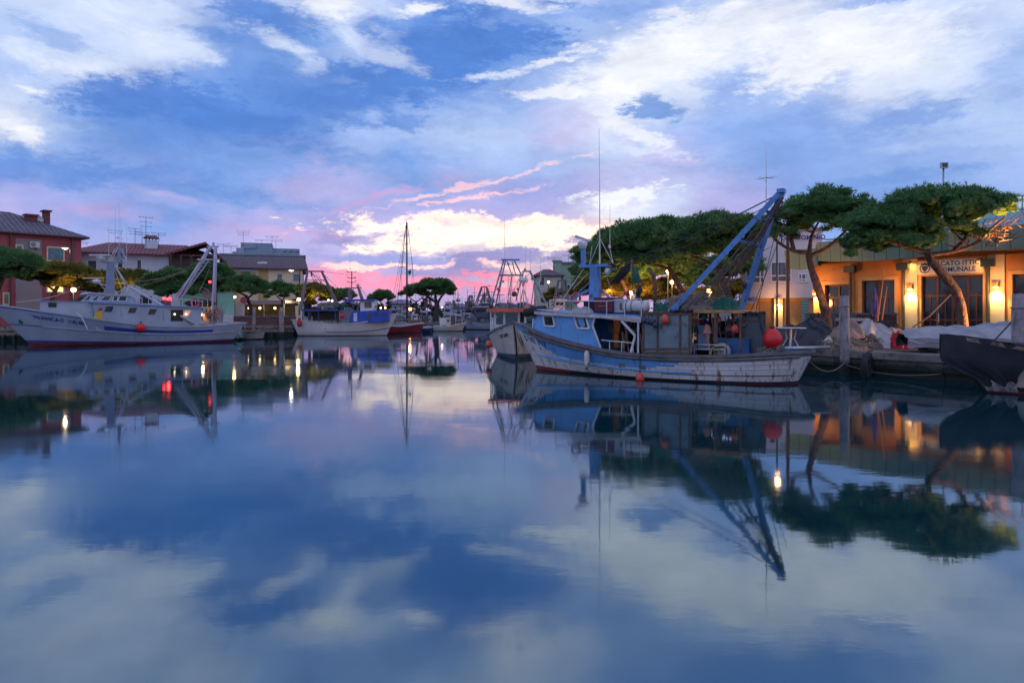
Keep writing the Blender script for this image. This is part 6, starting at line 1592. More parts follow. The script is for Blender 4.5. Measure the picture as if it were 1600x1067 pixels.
for i, (px, py, r_) in enumerate(((778, 452, .09), (804, 459, .17), (820, 421, .06), (786, 440, .06), (794, 413, .05), (775, 448, .06), (809, 452, .08))):
    mb = MB(); c = LB(px, py, 36.2); mb.lathe([(.02, .6*r_), (r_*.6, .5*r_), (r_, -.5*r_), (.02, -.6*r_)], c, 10, M=Matrix.Rotation(R(30*i), 3, 'Y')); mb.tube([c, c+Vector((0, 0, r_*1.6))], .012, 4); mb.build('deck_lamp', darkmet, rt)
for px, py, r_ in ((824, 471, .15),): mb = MB(); mb.lathe([(.02, -.05), (r_, -.05), (r_, .05), (.02, .05)], LB(px, py, 35.2), 18, M=Matrix.Rotation(R(90), 3, 'X')); mb.torus(LB(px, py, 35.1), r_*.5, .02, M=Matrix.Rotation(R(90), 3, 'X')); mb.build('line_reel', paintw, rt)
for k in range(14): c = LB(rr.uniform(783, 845), 479, rr.uniform(35, 37)); c.z = 2.15; h_ = rr.uniform(.12, .4); mb = MB(); mb.box(c+Vector((0, 0, h_/2)), (rr.uniform(.1, .35), rr.uniform(.1, .4), h_), rr.random()); mb.build('roof_crate', mat('blue grey gear', (.12, .14, .2), .6, .5, 2, .1), rt)
mb = MB(); 
for a_, b_ in (((787, 407, 37), (770, 500, 34)), ((789, 407, 37), (778, 478, 36)), ((803, 408, 37), (796, 478, 36)), ((830, 425, 37), (770, 485, 34)), ((816, 424, 37), (790, 480, 35)), ((828, 424, 37), (842, 478, 36))): mb.tube([LB(*a_), LB(*b_)], .01, 4)
mb.build('rigging', roped, rt)
Bt = Bf
def buoyw(px, py, D, r, label, m, line=.4, name='buoy'):
    p = P(px, py, D); t = empty(name, p, 0, label, 'buoy', 'round buoys and fenders hung on the boats')
    mb = MB(); mb.ball((0, 0, 0), r, n=16, sq=1.05, point=.35); mb.build('float', m, t, smooth=True)
    mb = MB(); mb.tube([(0, 0, r), (0, 0, r+line)], .012, 5); mb.lathe([(.02, r*.95), (r*.28, r*.95), (r*.22, r*1.35), (.02, r*1.4)], n=8); mb.build('cord', roped, t)
buoyw(764, 538.5, 30.2, .15, 'orange and black buoy hanging at the bow of the white boat', orange, .2)
life = buoyw(822, 482, 31.5, .12, 'pale red ball on the orange roofed cabin', mat('pale red plastic', (.5, .12, .1), .5, .1, 2, .05), .02)
t = empty('mooring_fender', P(836, 486, 27.5), 0, 'black rubber roll between the two bows', 'fender')
mb = MB(); mb.lathe([(.02, -.5), (.16, -.45), (.19, 0), (.16, .45), (.02, .5)], n=12, M=Matrix.Rotation(R(80), 3, 'Y')); mb.build('body', rubber, t, smooth=True); mb = MB(); mb.tube([(0, 0, .15), (0, .3, .5)], .015, 4); mb.build('cord', roped, t)

# ---------------- big white trawler on the left
T = Frame((-24.65, 44.8), (-8.3, -7.5))
rt = T.root('trawler', 'large white steel trawler with dark blue stripe and sloping stern gantry on the left', 'trawler')
tw = mat('pale blue white trawler paint', (.27, .32, .41), .42, .12, .8, .06, dirt=(.20, .22, .26), dirt_amt=.4, streak=True)
tpts = []
hT = Hull(11.4, 4.2, [(0, 1.32), (.15, 1.15), (.35, 1.12), (.55, 1.3), (.7, 1.62), (.85, 2.05), (1, 2.5)], ob=2.1, os_=.9, w0=.75, wl=.86, pb=2.0)
NB = lambda q: 2 if .13 < q < .68 else 0
hT.shell([(-1, 0, lambda q: 1), (0, .10, lambda q: 1), (.10, .15, lambda q: 2), (.15, .52, lambda q: 0), (.52, .545, lambda q: 2 if q > .12 else 0), (.545, .60, lambda q: 0), (.60, .645, NB), (.645, .70, NB), (.70, .76, NB), (.76, .94, lambda q: 0), (.94, 1, lambda q: 2 if q > .75 else 0)],
         [tw, redaf, navy], rt, nq=50, capm=tw)
hT.rail(.53, .035, tw, rt, q1=.9)
hT.text("FRANCA I'", .27, .862, .78, 1, navy, rt, True, .012, slant=-.2, xs=.82); hT.text('I VE 889', .31, .775, .76, 1, navy, rt, True, .014, slant=-.2, xs=.62)
for q in (.95,):
    mb = MB(); mb.lathe([(.02, 0), (.14, 0), (.1, .04)], hT.pt(.955, 1.5, 1, .02), 12, M=Matrix.Rotation(R(90), 3, 'X')); mb.build('hawse_pipe', blackm, rt)
def TL(px, py, yl): return T.l(px, py, yl)
# superstructure side: long deckhouse
ys = 1.55
top = [TL(145, 473, ys), TL(185, 474, ys), TL(250, 479, ys), TL(318, 482.5, ys)]
pl = [(TL(150, 473, ys).x, .9), (TL(145, 473, ys).x, top[0].z)]+[(p.x, p.z) for p in top[1:]]+[(TL(307, 506, ys).x, .9)]
pl2 = [(x, z) for x, z in pl]
mb = MB(); mb.prism(pl2, -ys, ys); dh = mb.build('deckhouse', tw, rt)
mb = MB(); mb.prism([(TL(140, 0, ys)[0], top[0].z), (top[3].x-.1, top[3].z), (top[3].x-.1, top[3].z+.09), (TL(140, 0, ys)[0], top[0].z+.09)], -ys-.12, ys+.12); mb.build('deckhouse_roof', mat('pale blue roof edge', (.16, .26, .5), .5, .1, 2, .05), rt)
for px, py in ((170, 483), (207, 485), (238, 487)):
    mb = MB(); c = TL(px, py, ys+.01); s_ = .29
    pts = [c+Vector((-.24-.0, 0, -.2)), c+Vector((.16, 0, -.2)), c+Vector((.24+.06, 0, .2))*1., c+Vector((-.10, 0, .2))]
    # leaning rounded windows
    mb.add([(c.x+.30, c.y, c.z-.19), (c.x-.16, c.y, c.z-.19), (c.x-.30, c.y, c.z+.19), (c.x+.16, c.y, c.z+.19)], [(0, 1, 2, 3)]); f = mb.build('window', gwin if px < 200 else mat('dark brown glass', (.05, .03, .025), .1), dh)
    mb = MB(); q4 = [(c.x+.30, c.y+.005, c.z-.19), (c.x-.16, c.y+.005, c.z-.19), (c.x-.30, c.y+.005, c.z+.19), (c.x+.16, c.y+.005, c.z+.19)]
    for i in range(4): mb.bar(q4[i], q4[(i+1) % 4], .03, .035)
    mb.build('frame', tw, f)
mb = MB(); c = TL(276.5, 493, ys+.012); mb.box(c, (.75, .01, .75)); f = mb.build('doorway', mat('dark cabin interior', (.02, .015, .012), .8), dh)
mb = MB(); c = TL(292, 489.5, ys+.012); mb.add([(c.x+.26, c.y, c.z-.17), (c.x-.12, c.y, c.z-.17), (c.x-.26, c.y, c.z+.19), (c.x+.12, c.y, c.z+.19)], [(0, 1, 2, 3)]); mb.build('window', mat('warm lit glass', (.4, .2, .15), .3, .2, 2, 0, emit=(1., .5, .35), es=.35), dh)
for px, py, yl, r_ in ((273, 491, ys+.1, .055), (291, 491, ys+.1, .055), (309, 491.5, 1.2, .09), (314, 491, 1.0, .1), (336, 491, .2, .07)):
    mb = MB(); mb.ball(TL(px, py, yl), r_, n=8); mb.build('deck_lamp', lampw, rt, smooth=True)
q = TL(315, 495, .6); lamp(T.w(q.x, .9, q.z+.1), 22, (1., .6, .3), .08)
q = TL(330, 500, 1.4); 
# yellow panel with red top
mb = MB(); c = TL(152.5, 490, ys+.02); mb.add([(c.x+.28, c.y, c.z-.3), (c.x-.26, c.y, c.z-.35), (c.x-.26, c.y, c.z+.2), (c.x+.0, c.y, c.z+.15)], [(0, 1, 2, 3)]); mb.build('name_panel', mat('yellow panel', (.60, .36, .03), .6, .12, 5, .05), rt)
mb = MB(); mb.add([(c.x+.0, c.y+.005, c.z+.15), (c.x-.26, c.y+.005, c.z+.2), (c.x-.26, c.y+.005, c.z+.38), (c.x-.08, c.y+.005, c.z+.32)], [(0, 1, 2, 3)]); mb.build('name_panel', mat('red panel', (.35, .03, .02), .6, .12, 5, .05), rt)
# forecastle box ahead of the deckhouse
p0, p1 = TL(70, 471, 1.1), TL(147, 474, 1.3)
mb = MB()
def hw(x):
    q = .9
    for k in range(10): p = hT.pt(q, hT.sheer(q), 1); q = max(0, min(1, q-(p.x-x)/11.4))
    return max(.3, min(1.3, p.y-.25))
wa, wb_ = hw(p0.x), hw(p1.x)
mb.add([(p0.x, -wa, 1.5), (p0.x, wa, 1.5), (p0.x, wa, p0.z), (p0.x, -wa, p0.z), (p1.x, -wb_, 1.2), (p1.x, wb_, 1.2), (p1.x, wb_, p1.z+.02), (p1.x, -wb_, p1.z+.02)], [(0, 1, 2, 3), (7, 6, 5, 4), (3, 2, 6, 7), (1, 5, 6, 2), (0, 3, 7, 4)]); mb.build('forecastle', mat('blue grey forecastle paint', (.34, .38, .46), .5, .1, 1, .06), rt)
c = TL(81.5, 476.5, wa); c.y = wa+(wb_-wa)*(c.x-p0.x)/(p1.x-p0.x)+.01; mb = MB(); mb.box(c, (.42, .02, .28), math.atan2(wb_-wa, p1.x-p0.x)); mb.build('window', blackm, rt)
mb = MB(); mb.add([(p0.x+.1, -wa-.06, p0.z+.05), (p0.x+.1, wa+.06, p0.z+.05), (p1.x-.3, wb_+.06, p1.z+.08), (p1.x-.3, -wb_-.06, p1.z+.08), (p0.x+.1, -wa-.06, p0.z), (p0.x+.1, wa+.06, p0.z), (p1.x-.3, wb_+.06, p1.z+.02), (p1.x-.3, -wb_-.06, p1.z+.02)], [(0, 1, 2, 3), (4, 5, 1, 0), (5, 6, 2, 1), (7, 4, 0, 3)]); mb.build('forecastle_roof', mat('pale blue roof edge', (.16, .26, .5)), rt)
# wheelhouse
w0, w1 = TL(124, 471, 1.2), TL(222, 474, 1.2)
wz0 = top[0].z+.02; wt = TL(150, 459.5, 1.2).z
mb = MB(); mb.prism([(w0.x, wz0), (w0.x-.55, wt), (w1.x+.6, wt+.02-.12), (w1.x, wz0-.1)], -1.2, 1.2); wh = mb.build('wheelhouse', tw, rt)
mb = MB(); mb.prism([(w0.x-.4, wt), (w0.x-.6, wt+.1), (w1.x+.7, wt-.02), (w1.x+.6, wt-.12)], -1.3, 1.3); mb.build('wheelhouse_roof', mat('grey white wheelhouse roof', (.36, .37, .42), .5, .1, 2, .05), rt)
for a_, b_ in ((128, 139), (141, 151), (154, 170), (175, 183), (184, 197)):
    x0_, x1_ = TL(a_, 0, 1.21).x, TL(b_, 0, 1.21).x; z0_, z1_ = wz0+.1, wt-.1; k = .35 if a_ < 170 else .12
    mb = MB(); mb.add([(x0_, 1.215, z0_), (x1_, 1.215, z0_), (x1_-k*.5, 1.215, z1_), (x0_-k, 1.215, z1_)], [(0, 1, 2, 3)]); f = mb.build('window', mat('dark wheelhouse glass', (.03, .045, .06), .06, .3, 2, 0), wh)
    mb = MB(); q4 = [(x0_, 1.22, z0_), (x1_, 1.22, z0_), (x1_-k*.5, 1.22, z1_), (x0_-k, 1.22, z1_)]
    for i in range(4): mb.bar(q4[i], q4[(i+1) % 4], .025, .05)
    mb.build('frame', paintw, f)
mb = MB()
for y0_, y1_ in ((-1.1, -.1), (.1, 1.1)): mb.add([(w0.x+.005, y0_, wz0+.1), (w0.x+.005, y1_, wz0+.1), (w0.x-.47, y1_, wt-.08), (w0.x-.47, y0_, wt-.08)], [(0, 1, 2, 3)])
mb.build('windscreen', mat('dark wheelhouse glass', (.03, .045, .06)), wh)
mb = MB(); mb.tube([TL(200, 463, 1.2), TL(222, 466, 1.2)], .02, 5); mb.tube([TL(230, 462, 1.2), TL(318, 471, 1.2)], .02, 5)
for px in (205, 213, 222, 232, 250, 268, 285, 300, 316): mb.tube([TL(px, 463+ (px-200)*.07, 1.2), TL(px, 476+(px-200)*.06, 1.2)], .018, 5)
mb.build('guard_rail', paintw, rt)
mb = MB(); a = TL(228, 468, .5); mb.box(a, (.5, .8, .5)); mb.build('deck_locker', rubber, rt)
# radar mast
def tp(px, py, yl=0): return TL(px, py, yl)
mb = MB(); a, b = tp(171, 459), tp(173, 411)
mb.prism([(a.x-.26, a.z-.3), (a.x+.26, a.z-.3), (b.x+.17, b.z), (b.x-.17, b.z)], -.2, .2); mb.box((tp(176, 410).x, 0, tp(176, 410).z), (abs(tp(162, 0).x-tp(198, 0).x), .25, .07))
mb.prism([(tp(186, 410).x-.1, tp(186, 410).z), (tp(186, 410).x+.1, tp(186, 410).z), (tp(186, 382).x+.05, tp(186, 382).z), (tp(186, 382).x-.05, tp(186, 382).z)], -.1, .1)
mb.build('mast', mat('grey blue mast paint', (.17, .21, .31), .5, .1, 2, .05), rt)
mb = MB(); mb.bar(tp(129, 435, .3), tp(174, 434, -.3), .07, .05); mb.bar(tp(140, 398.5, .3), tp(172, 398.5, -.3), .12, .1); mb.tube([tp(151, 434), tp(151, 439)], .05, 6)
mb.lathe([(.02, -.14), (.18, -.1), (.27, 0), (.2, .1), (.02, .13)], tp(151, 440), 14); mb.lathe([(.02, -.16), (.16, -.14), (.26, .0), (.28, .08), (.02, .15)], tp(157, 404), 14)
mb.tube([tp(157, 408), tp(166, 412), tp(171, 413)], .04, 5); mb.tube([tp(151, 442), tp(165, 446)], .035, 5); mb.build('radar', paintw, rt)
mb = MB()
for px, pb_, pt in ((186, 383, 317), (180, 380, 326), (189, 380, 336), (170, 408, 352), (198, 405, 352)): mb.tube([tp(px, pb_), tp(px, pt)], [.018, .006], 5)
mb.tube([tp(178, 379), tp(195, 379)], .02, 5); mb.tube([tp(180, 372), tp(193, 373)], .015, 5); mb.lathe([(.02, -.05), (.05, 0), (.02, .05)], tp(184, 371), 8); mb.build('antenna', paintw, rt)
mb = MB()
for a_, b_ in (((186, 384), (172, 412)), ((186, 384), (198, 410)), ((176, 412), (192, 458)), ((179, 412), (200, 458)), ((170, 440), (162, 458)), ((180, 388), (170, 410)), ((190, 388), (198, 407)), ((157, 445), (167, 455))): mb.tube([tp(*a_), tp(*b_)], .022, 4)
mb.tube(sag(tp(195, 447), tp(130, 488, 1.2), .25), .012, 4); mb.tube(sag(tp(125, 448), tp(26, 472, .4), .2), .012, 4); mb.build('mast_stays', paintw, rt)
# boom sloping aft
mb = MB(); a, b = tp(200, 447, .6), tp(304, 506, 1.75); mb.tube([a, b], .085, 8); mb.bar(tp(182, 420, .2), a, .07); mb.tube([tp(196, 448, .6), tp(188, 459, .6)], .04, 6); mb.tube([tp(202, 447, .6), tp(196, 459, .9)], .05, 6)
mb.build('boom', mat('pale grey tube', (.42, .44, .48), .5, .1, 3, .05), rt, smooth=True)
mb = MB(); mb.tube(sag(tp(205, 440), tp(290, 422, -.5), .2), .02, 4); mb.tube(sag(tp(196, 452), tp(140, 488, 1.4), .25), .015, 4); mb.tube(sag(tp(202, 450), tp(330, 405, 0), .25), .012, 4); mb.tube(sag(tp(331, 410), tp(305, 470, .8), .05), .02, 4)
mb.build('rigging', ropem, rt)
# stern gantry
gw = mat('pale lilac steel', (.34, .36, .44), .45, .12, 2, .05)
mb = MB(); mb.tube([tp(331, 507, 1.2), tp(336, 386, .5)], .075, 8); mb.tube([tp(335, 507, -.9), tp(338, 386, -.4)], .07, 8); mb.build('gantry_leg', gw, rt, smooth=True)
mb = MB(); mb.tube([tp(278, 465, .9), tp(327, 386, .35)], .07, 8); mb.tube([tp(284, 465, -.9), tp(330, 386, -.35)], .07, 8); mb.build('gantry_leg', gw, rt, smooth=True)
mb = MB(); mb.bar(tp(324, 385.5, .3), tp(341, 385.5, -.1), .14, .1); mb.bar(tp(309, 405.5, .6), tp(342, 405.5, .2), .2, .12); mb.tube([tp(334, 385), tp(333, 379)], .08, 6); mb.build('gantry_crossbar', gw, rt)
mb = MB(); a, b, c, d = tp(283, 466, .5), tp(325, 405, .3), tp(276, 466, .9), tp(316, 405, .6)
a, b, c, d = tp(272, 466, .7), tp(318, 405, .5), tp(282, 468, .7), tp(326, 408, .5)
mb.tube([a, b], .035, 5); mb.tube([c, d], .035, 5)
for k in range(13): mb.tube([a.lerp(b, k/12), c.lerp(d, k/12)], .025, 4)
mb.build('ladder', gw, rt)
mb = MB(); rr = random.Random(2)
for k in range(7): mb.tube([tp(rr.uniform(326, 338), 388, 0), tp(rr.uniform(322, 334), rr.uniform(420, 500), rr.uniform(-.5, .5))], .015, 4)
mb.build('lifting_wires', roped, rt)
mb = MB(); 
for px, py in ((256, 466), (261, 467.5), (265, 466), (266, 471), (328, 440.5)): mb.lathe([(.02, -.08), (.085, -.06), (.085, .06), (.02, .08)], tp(px, py, .4), 8)
mb.build('red_lamp', redl, rt)
q = tp(262, 469, .5); lamp(T.w(q.x, .7, q.z), 14, (1., .05, .04), .06)
mb = MB(); a = tp(257, 476, .5); mb.lathe([(.02, -.3), (.42, -.28), (.42, .25), (.3, .3), (.02, .3)], a, 14); mb.build('winch_drum', mat('dull red drum', (.20, .05, .07), .6, .2, 3, .1), rt)
life_ring(T, 304.5, 473, .9, .27, 'red and white life ring on the stern rail of the white trawler', 15)
t = item(T, 'life_raft', 'dark inflatable roll on the trawler stern roof beside the life ring', 'life raft', 313, 474, .2)
mb = MB(); mb.lathe([(.02, -1.05), (.16, -.85), (.26, -.5), (.28, 0), (.26, .5), (.14, .9), (.02, 1.05)], (0, 0, 0), 12, M=Matrix.Rotation(R(90), 3, 'Y')); mb.build('body', rubber, t, smooth=True)
mb = MB(); mb.box((0, 0, -.3), (1.2, .4, .1)); [mb.torus((x_, 0, 0), .28, .02, M=Matrix.Rotation(R(90), 3, 'Y')) for x_ in (-.4, .4)]; mb.build('cradle', galv, t)
mb = MB(); a = tp(325, 488, .6)
for k in range(40): a_ = tp(rr.uniform(318, 340), rr.uniform(483, 502), rr.uniform(-.8, 1.2)); mb.box(a_, (rr.uniform(.06, .35), rr.uniform(.06, .3), rr.uniform(.06, .4)), rr.random())
mb.build('deck_gear', mat('brown deck gear', (.22, .13, .10), .7, .6, 3, .2), rt)
buoy(T, 220, 512, 2.2, .27, 'bright red round buoy on the side of the white trawler', redb, .25, .05)
rope('mooring rope from the trawler bow rail over its side', T.w(*TL(118, 489, 2.0)[:2], 1.98), T.w(*TL(137, 513, 2.35)[:2], .95), -.25, .03, paintw)
net = net_heap('fishing_net', 'small green and white net heap behind the trawler stern', 'fishing net', P(367, 517, 50.5)-Vector((0, 0, .5)), 0, .55, .5, .75, mat('pale green net', (.12, .26, .22), .9, .5, 8, 1.), 21, 50, .02, paintw)
# grey skiff beside it
def skiff(label, px0, px1, D, head, B, sh, m, m2=None, cover=None, name='rowing_boat', bandm=None, cat='boat', L=None):
    a, b = P(px0, 0, D), P(px1, 0, D); L = L or (b.x-a.x)*.9; u = (1, 0) if head > 0 else (-1, 0)
    fr = Frame(((a.x+b.x)/2, D), (u[0], u[1]+.15)); r_ = fr.root(name, label, cat, None)
    h = Hull(L, B, [(0, sh*.85), (.4, sh*.75), (.7, sh*.9), (1, sh*1.25)], ob=L*.1, os_=L*.04, w0=.75, keel=.2)
    h.shell([(-1, .12, lambda q: 1), (.12, .7, lambda q: 0), (.7, 1, lambda q: 2)], [m, m2 or blackm, bandm or m], r_, nq=20, deckz=.25, thick=.04, cap=.04, deckm=wood)
    mb = MB()
    for q in (.3, .6): p = h.pt(q, h.sheer(q)*.8, 1); mb.box((p.x, 0, p.z), (.22, 2*p.y*.9, .04))
    mb.build('thwart', wood, r_)
    return fr, r_, h
skiff('small grey open boat moored behind the trawler stern', 373, 412, 51.5, 1, 1.3, .55, mat('grey boat paint', (.25, .25, .28), .6, .2, 2, .1))

# ---------------- blue and white trawler in the middle
C = Frame((-14.9, 60.6), (7.6, .35))           # bow to the right, camera side is -y
rt = C.root('fishing_boat', 'white hulled trawler with cobalt blue deckhouse and brown tapered stern gantry', 'fishing boat')
hC = Hull(7.5, 3.0, [(0, 1.42), (.2, 1.25), (.45, 1.08), (.65, 1.12), (.85, 1.42), (1, 2.0)], ob=1.0, os_=.5, w0=.82, wl=.85, pb=2.2)
wC = mat('white mid trawler paint', (.58, .56, .58), .45, .1, 1, .08, dirt=(.35, .28, .24), dirt_amt=.38, streak=True)
hC.shell([(-1, .03, lambda q: 1), (.03, .3, lambda q: 0), (.3, .34, lambda q: 2 if q > .33 else 0), (.34, .95, lambda q: 0), (.95, 1, lambda q: 0)], [wC, blackm, navy], rt, nq=36, capm=mat('off white trim paint', (.45, .42, .42)))
hC.rail(.33, .03, mat('navy rail paint', (.03, .05, .16)), rt, q0=.33)
def CL(px, py, yl=0.): return C.l(px, py, yl)
yn = -1.15
mb = MB(); a, b = CL(544, 487, yn), CL(607, 484, yn)
mb.prism([(a.x+.0, .95), (a.x+.3, a.z), (b.x, b.z), (b.x-.0, 1.3)], -1.15, 1.15); dk = mb.build('deckhouse', cobalt, rt)
for x0_, x1_, y0_, y1_, m_ in ((552.5, 558, 489, 502, paintw), (573.5, 579, 489, 501.5, gwin)):
    p, q = CL(x0_, y0_, yn-.012), CL(x1_, y1_, yn-.012); mb = MB(); mb.box(((p.x+q.x)/2, yn-.012, (p.z+q.z)/2), (q.x-p.x, .02, p.z-q.z)); mb.build('door' if m_ is paintw else 'doorway', m_, dk)
for px in (588.5, 599.5): mb = MB(); mb.lathe([(.02, 0), (.12, 0), (.12, .03), (.02, .03)], CL(px, 490, yn-.04), 12, M=Matrix.Rotation(R(90), 3, 'X')); mb.build('porthole', gwin, dk)
mb = MB(); p, q = CL(563, 487, -.8), CL(583, 470, -.8); mb.prism([(p.x, p.z-.2), (p.x, q.z), (q.x+.2, q.z), (q.x, p.z-.2)], -.8, .8); wh = mb.build('wheelhouse', white, rt)
mb = MB(); p1, q1 = CL(569.5, 481, -.81), CL(580.5, 472, -.81); mb.box(((p1.x+q1.x)/2, -.815, (p1.z+q1.z)/2), (q1.x-p1.x, .02, q1.z-p1.z)); mb.box((q.x+.1, 0, (p1.z+q1.z)/2), (.06, 1.4, .45)); mb.build('window', mat('brown wheelhouse glass', (.10, .06, .05), .15), wh)
mb = MB(); p = CL(536, 470, -1.); q = CL(585, 468, -1.); mb.box(((p.x+q.x)/2, 0, p.z+.06), (q.x-p.x, 2.1, .16)); 
for px in (540, 552): c = CL(px, 470, -.9); mb.bar((c.x, -.9, c.z), (c.x, -.9, 2.1), .05); mb.bar((c.x, .9, c.z), (c.x, .9, 2.1), .05)
mb.build('canopy', cobalt, rt)
mb = MB(); p, q = CL(471, 484.5, -1.2), CL(527, 484.5, -1.2); mb.box(((p.x+q.x)/2, 0, p.z), (q.x-p.x, 2.5, .18))
for px in (473, 482, 498, 524):
    for y_ in (-1.15, 1.15): c = CL(px, 484, -1.15); mb.bar((c.x, y_, c.z), (c.x, y_, 1.2), .06)
mb.build('aft_canopy', mat('navy canopy', (.02, .05, .2), .6, .2, 3, .1), rt)
mb = MB(); mb.box((CL(508, 0, 0).x, .2, 1.75), (1.9, 1.6, .8)); mb.build('canopy_shade', mat('dark cabin interior', (.02, .015, .012)), rt)  # near black block: shade below the aft canopy put into its colour
gb = mat('brown grey gantry steel', (.16, .13, .15), .6, .25, 3, .1)
mb = MB(); f0, t0, f1, t1 = CL(469, 484, -.9), CL(480.5, 425, -.4), CL(532, 486, .9), CL(503, 425, .4)
mb.tube([f0, t0], [.17, .1], 8); mb.tube([f1, t1], [.17, .1], 8); mb.build('gantry_leg', gb, rt)
mb = MB(); mb.bar(CL(477, 424, -.4), CL(506, 424, .4), .18, .12); mb.bar(CL(478.5, 438, -.5), CL(507, 438, .5), .07); mb.build('gantry_crossbar', gb, rt)
mb = MB(); rr = random.Random(12)
for k in range(9): mb.tube([CL(rr.uniform(483, 502), 425, 0), CL(rr.uniform(482, 535), rr.uniform(450, 482), rr.uniform(-.6, .6))], .016, 4)
mb.tube([CL(487, 425), CL(487, 432)], .06, 5); mb.build('lifting_wires', roped, rt)
mb = MB(); mb.tube([CL(549.5, 470), CL(549.5, 424)], .045, 6)
for py, w_ in ((425.5, 7), (434.5, 6), (441, 6)): mb.tube([CL(549.5-w_, py), CL(549.5+w_, py)], .035, 5); [mb.ball(CL(549.5+s*w_, py-1.5), .05, n=6) for s in (-1, 1)]
mb.tube([CL(541, 450), CL(565, 450)], .05, 5); mb.tube([CL(559, 447), CL(566, 468)], [.1, .16], 8); mb.tube([CL(546, 450), CL(546, 468)], [.12, .16], 8); mb.build('mast', gb, rt)
mb = MB()
for px, pb_, pt in ((547, 425, 395), (541, 450, 418), (561, 450, 415), (564, 450, 428)): mb.tube([CL(px, pb_), CL(px-.3, pt)], [.015, .005], 4)
mb.lathe([(.02, -.1), (.16, -.05), (.16, .05), (.02, .1)], CL(559, 445), 10); mb.build('antenna', paintw, rt)
mb = MB()
for a_, b_ in (((549.5, 430), (507, 425)), ((549.5, 442), (606, 486)), ((549.5, 427), (575, 468)), ((549.5, 440), (535, 470))): mb.tube([CL(*a_), CL(*b_)], .01, 4)
mb.build('mast_stays', roped, rt)
for k in range(30): a_ = CL(rr.uniform(495, 560), rr.uniform(473, 483), rr.uniform(-.7, .7)); mb = MB(); mb.box(a_, (rr.uniform(.1, .5), rr.uniform(.1, .4), rr.uniform(.1, .35)), rr.random()); mb.build('deck_crate', mat('grey green deck gear', (.10, .13, .13), .7, .6, 3, .2), rt)
net_heap('fishing_net', 'grey net heap on the aft canopy of the cobalt deckhouse trawler', 'fishing net', C.w(CL(513, 0).x, 0, CL(513, 481).z), C.rz, 1.1, .8, .5, netb, 31, 60, .03)
net_heap('fishing_net', 'green net coil ahead of the stern gantry of the cobalt deckhouse trawler', 'fishing net', C.w(CL(541, 0).x, 0, CL(541, 480).z), C.rz, .6, .6, .45, netg, 32, 40, .03)
buoy(C, 534.5, 494, -1.6, .2, 'bright red round buoy beside the gantry foot of the cobalt deckhouse trawler', redb, .15, .05)
buoy(C, 468, 506, -1.45, .22, 'long dark red fender on the stern quarter of the cobalt deckhouse trawler', mat('dark red fender plastic', (.36, .015, .03), .5, .15, 2, .05), .25, 1.3)
buoy(C, 468, 495, -1.2, .13, 'pale round fender on the stern rail above the dark red one', whitb, .05, .05)
rope('mooring rope from the cobalt deckhouse trawler bow', C.w(CL(610, 490).x, 0, 2.1), P(650, 500, 72), .3, .02)

# ---------------- red sailboat
S = Frame((-11.0, 68.0), (3.0, .5))
rt = S.root('sailboat', 'red hulled sailboat with tall bare dark mast in the middle distance', 'sailboat')
hS = Hull(3.7, 1.9, [(0, .8), (.5, .72), (1, 1.0)], ob=.35, os_=.15, w0=.7, keel=.4)
hS.shell([(-1, .05, lambda q: 1), (.05, .85, lambda q: 0), (.85, .93, lambda q: 2), (.93, 1, lambda q: 0)], [redhull, blackm, mat('dark maroon stripe', (.12, .01, .02))], rt, nq=24, capm=paintw, deckz=.1)
def SL(px, py, yl=0.): return S.l(px, py, yl)
mb = MB(); mb.prism([(-1.2, .7), (-1.1, 1.15), (.5, 1.1), (1.0, .78)], -.55, .55); mb.build('cabin', tarpw, rt)
mb = MB(); mb.tube([SL(636, 505), SL(635.5, 347)], [.10, .07], 8); mb.tube([SL(628, 416.5), SL(645, 416.5)], .03, 5); mb.tube([SL(635, 346), SL(635, 343)], .02, 4); mb.tube([SL(632, 343.5), SL(637, 343.5)], .012, 4); mb.build('mast', mat('dark brown mast', (.06, .035, .04), .5, .2, 3, .05), rt, smooth=True)
mb = MB(); mb.tube([SL(636, 495), SL(612, 492)], .06, 6); mb.tube([SL(612, 491, .0), SL(634, 492)], .10, 6); mb.build('boom', tarpw, rt)
mb = MB()
for a_, b_ in (((637, 349), (654, 505)), ((635, 349), (608, 500)), ((634, 352), (618, 505)), ((645, 416), (640, 505)), ((628, 416), (626, 505)), ((636, 349), (645, 416)), ((635, 349), (628, 416)), ((634, 360), (613, 498)), ((634, 380), (616, 500))): mb.tube([SL(*a_), SL(*b_)], .014, 4)
mb.build('rigging', roped, rt)
flag(S, [(637, 424), (642, 421), (643, 427), (639, 431)], -.1, 'small green white red flag under the sailboat spreader', mat('green white flag cloth', (.2, .32, .28), .8, .2, 2, 0, stripes=('X', .9, (.02, .16, .08), .4)))
mb = MB(); 
for px in (606, 613, 620, 628, 650, 657): mb.tube([SL(px, 507, -.7), SL(px, 498, -.7)], .015, 4)
mb.tube([SL(606, 498, -.7), SL(657, 499, -.7)], .012, 4); mb.build('guard_rail', galv, rt)
rr = random.Random(19)
for k in range(14): a_ = SL(rr.uniform(604, 632), rr.uniform(499, 507), rr.uniform(-.5, .5)); mb = MB(); mb.box(a_, (rr.uniform(.1, .35), .2, rr.uniform(.1, .3)), rr.random()); mb.build('deck_crate', mat('brown red deck gear', (.18, .09, .08), .7, .6, 3, .2), rt)
fr_, r_, h_ = skiff('small navy blue boat under a pale cover right of the red sailboat', 660, 676, 70, 1, 1.1, .55, mat('navy boat paint', (.02, .035, .12)), name='rowing_boat')
mb = MB(); mb.prism([(-.55, .42), (-.3, .62), (.2, .66), (.6, .5)], -.5, .5); mb.build('cover', mat('pale blue cover', (.4, .45, .55), .7, .1, 2, .1), r_)

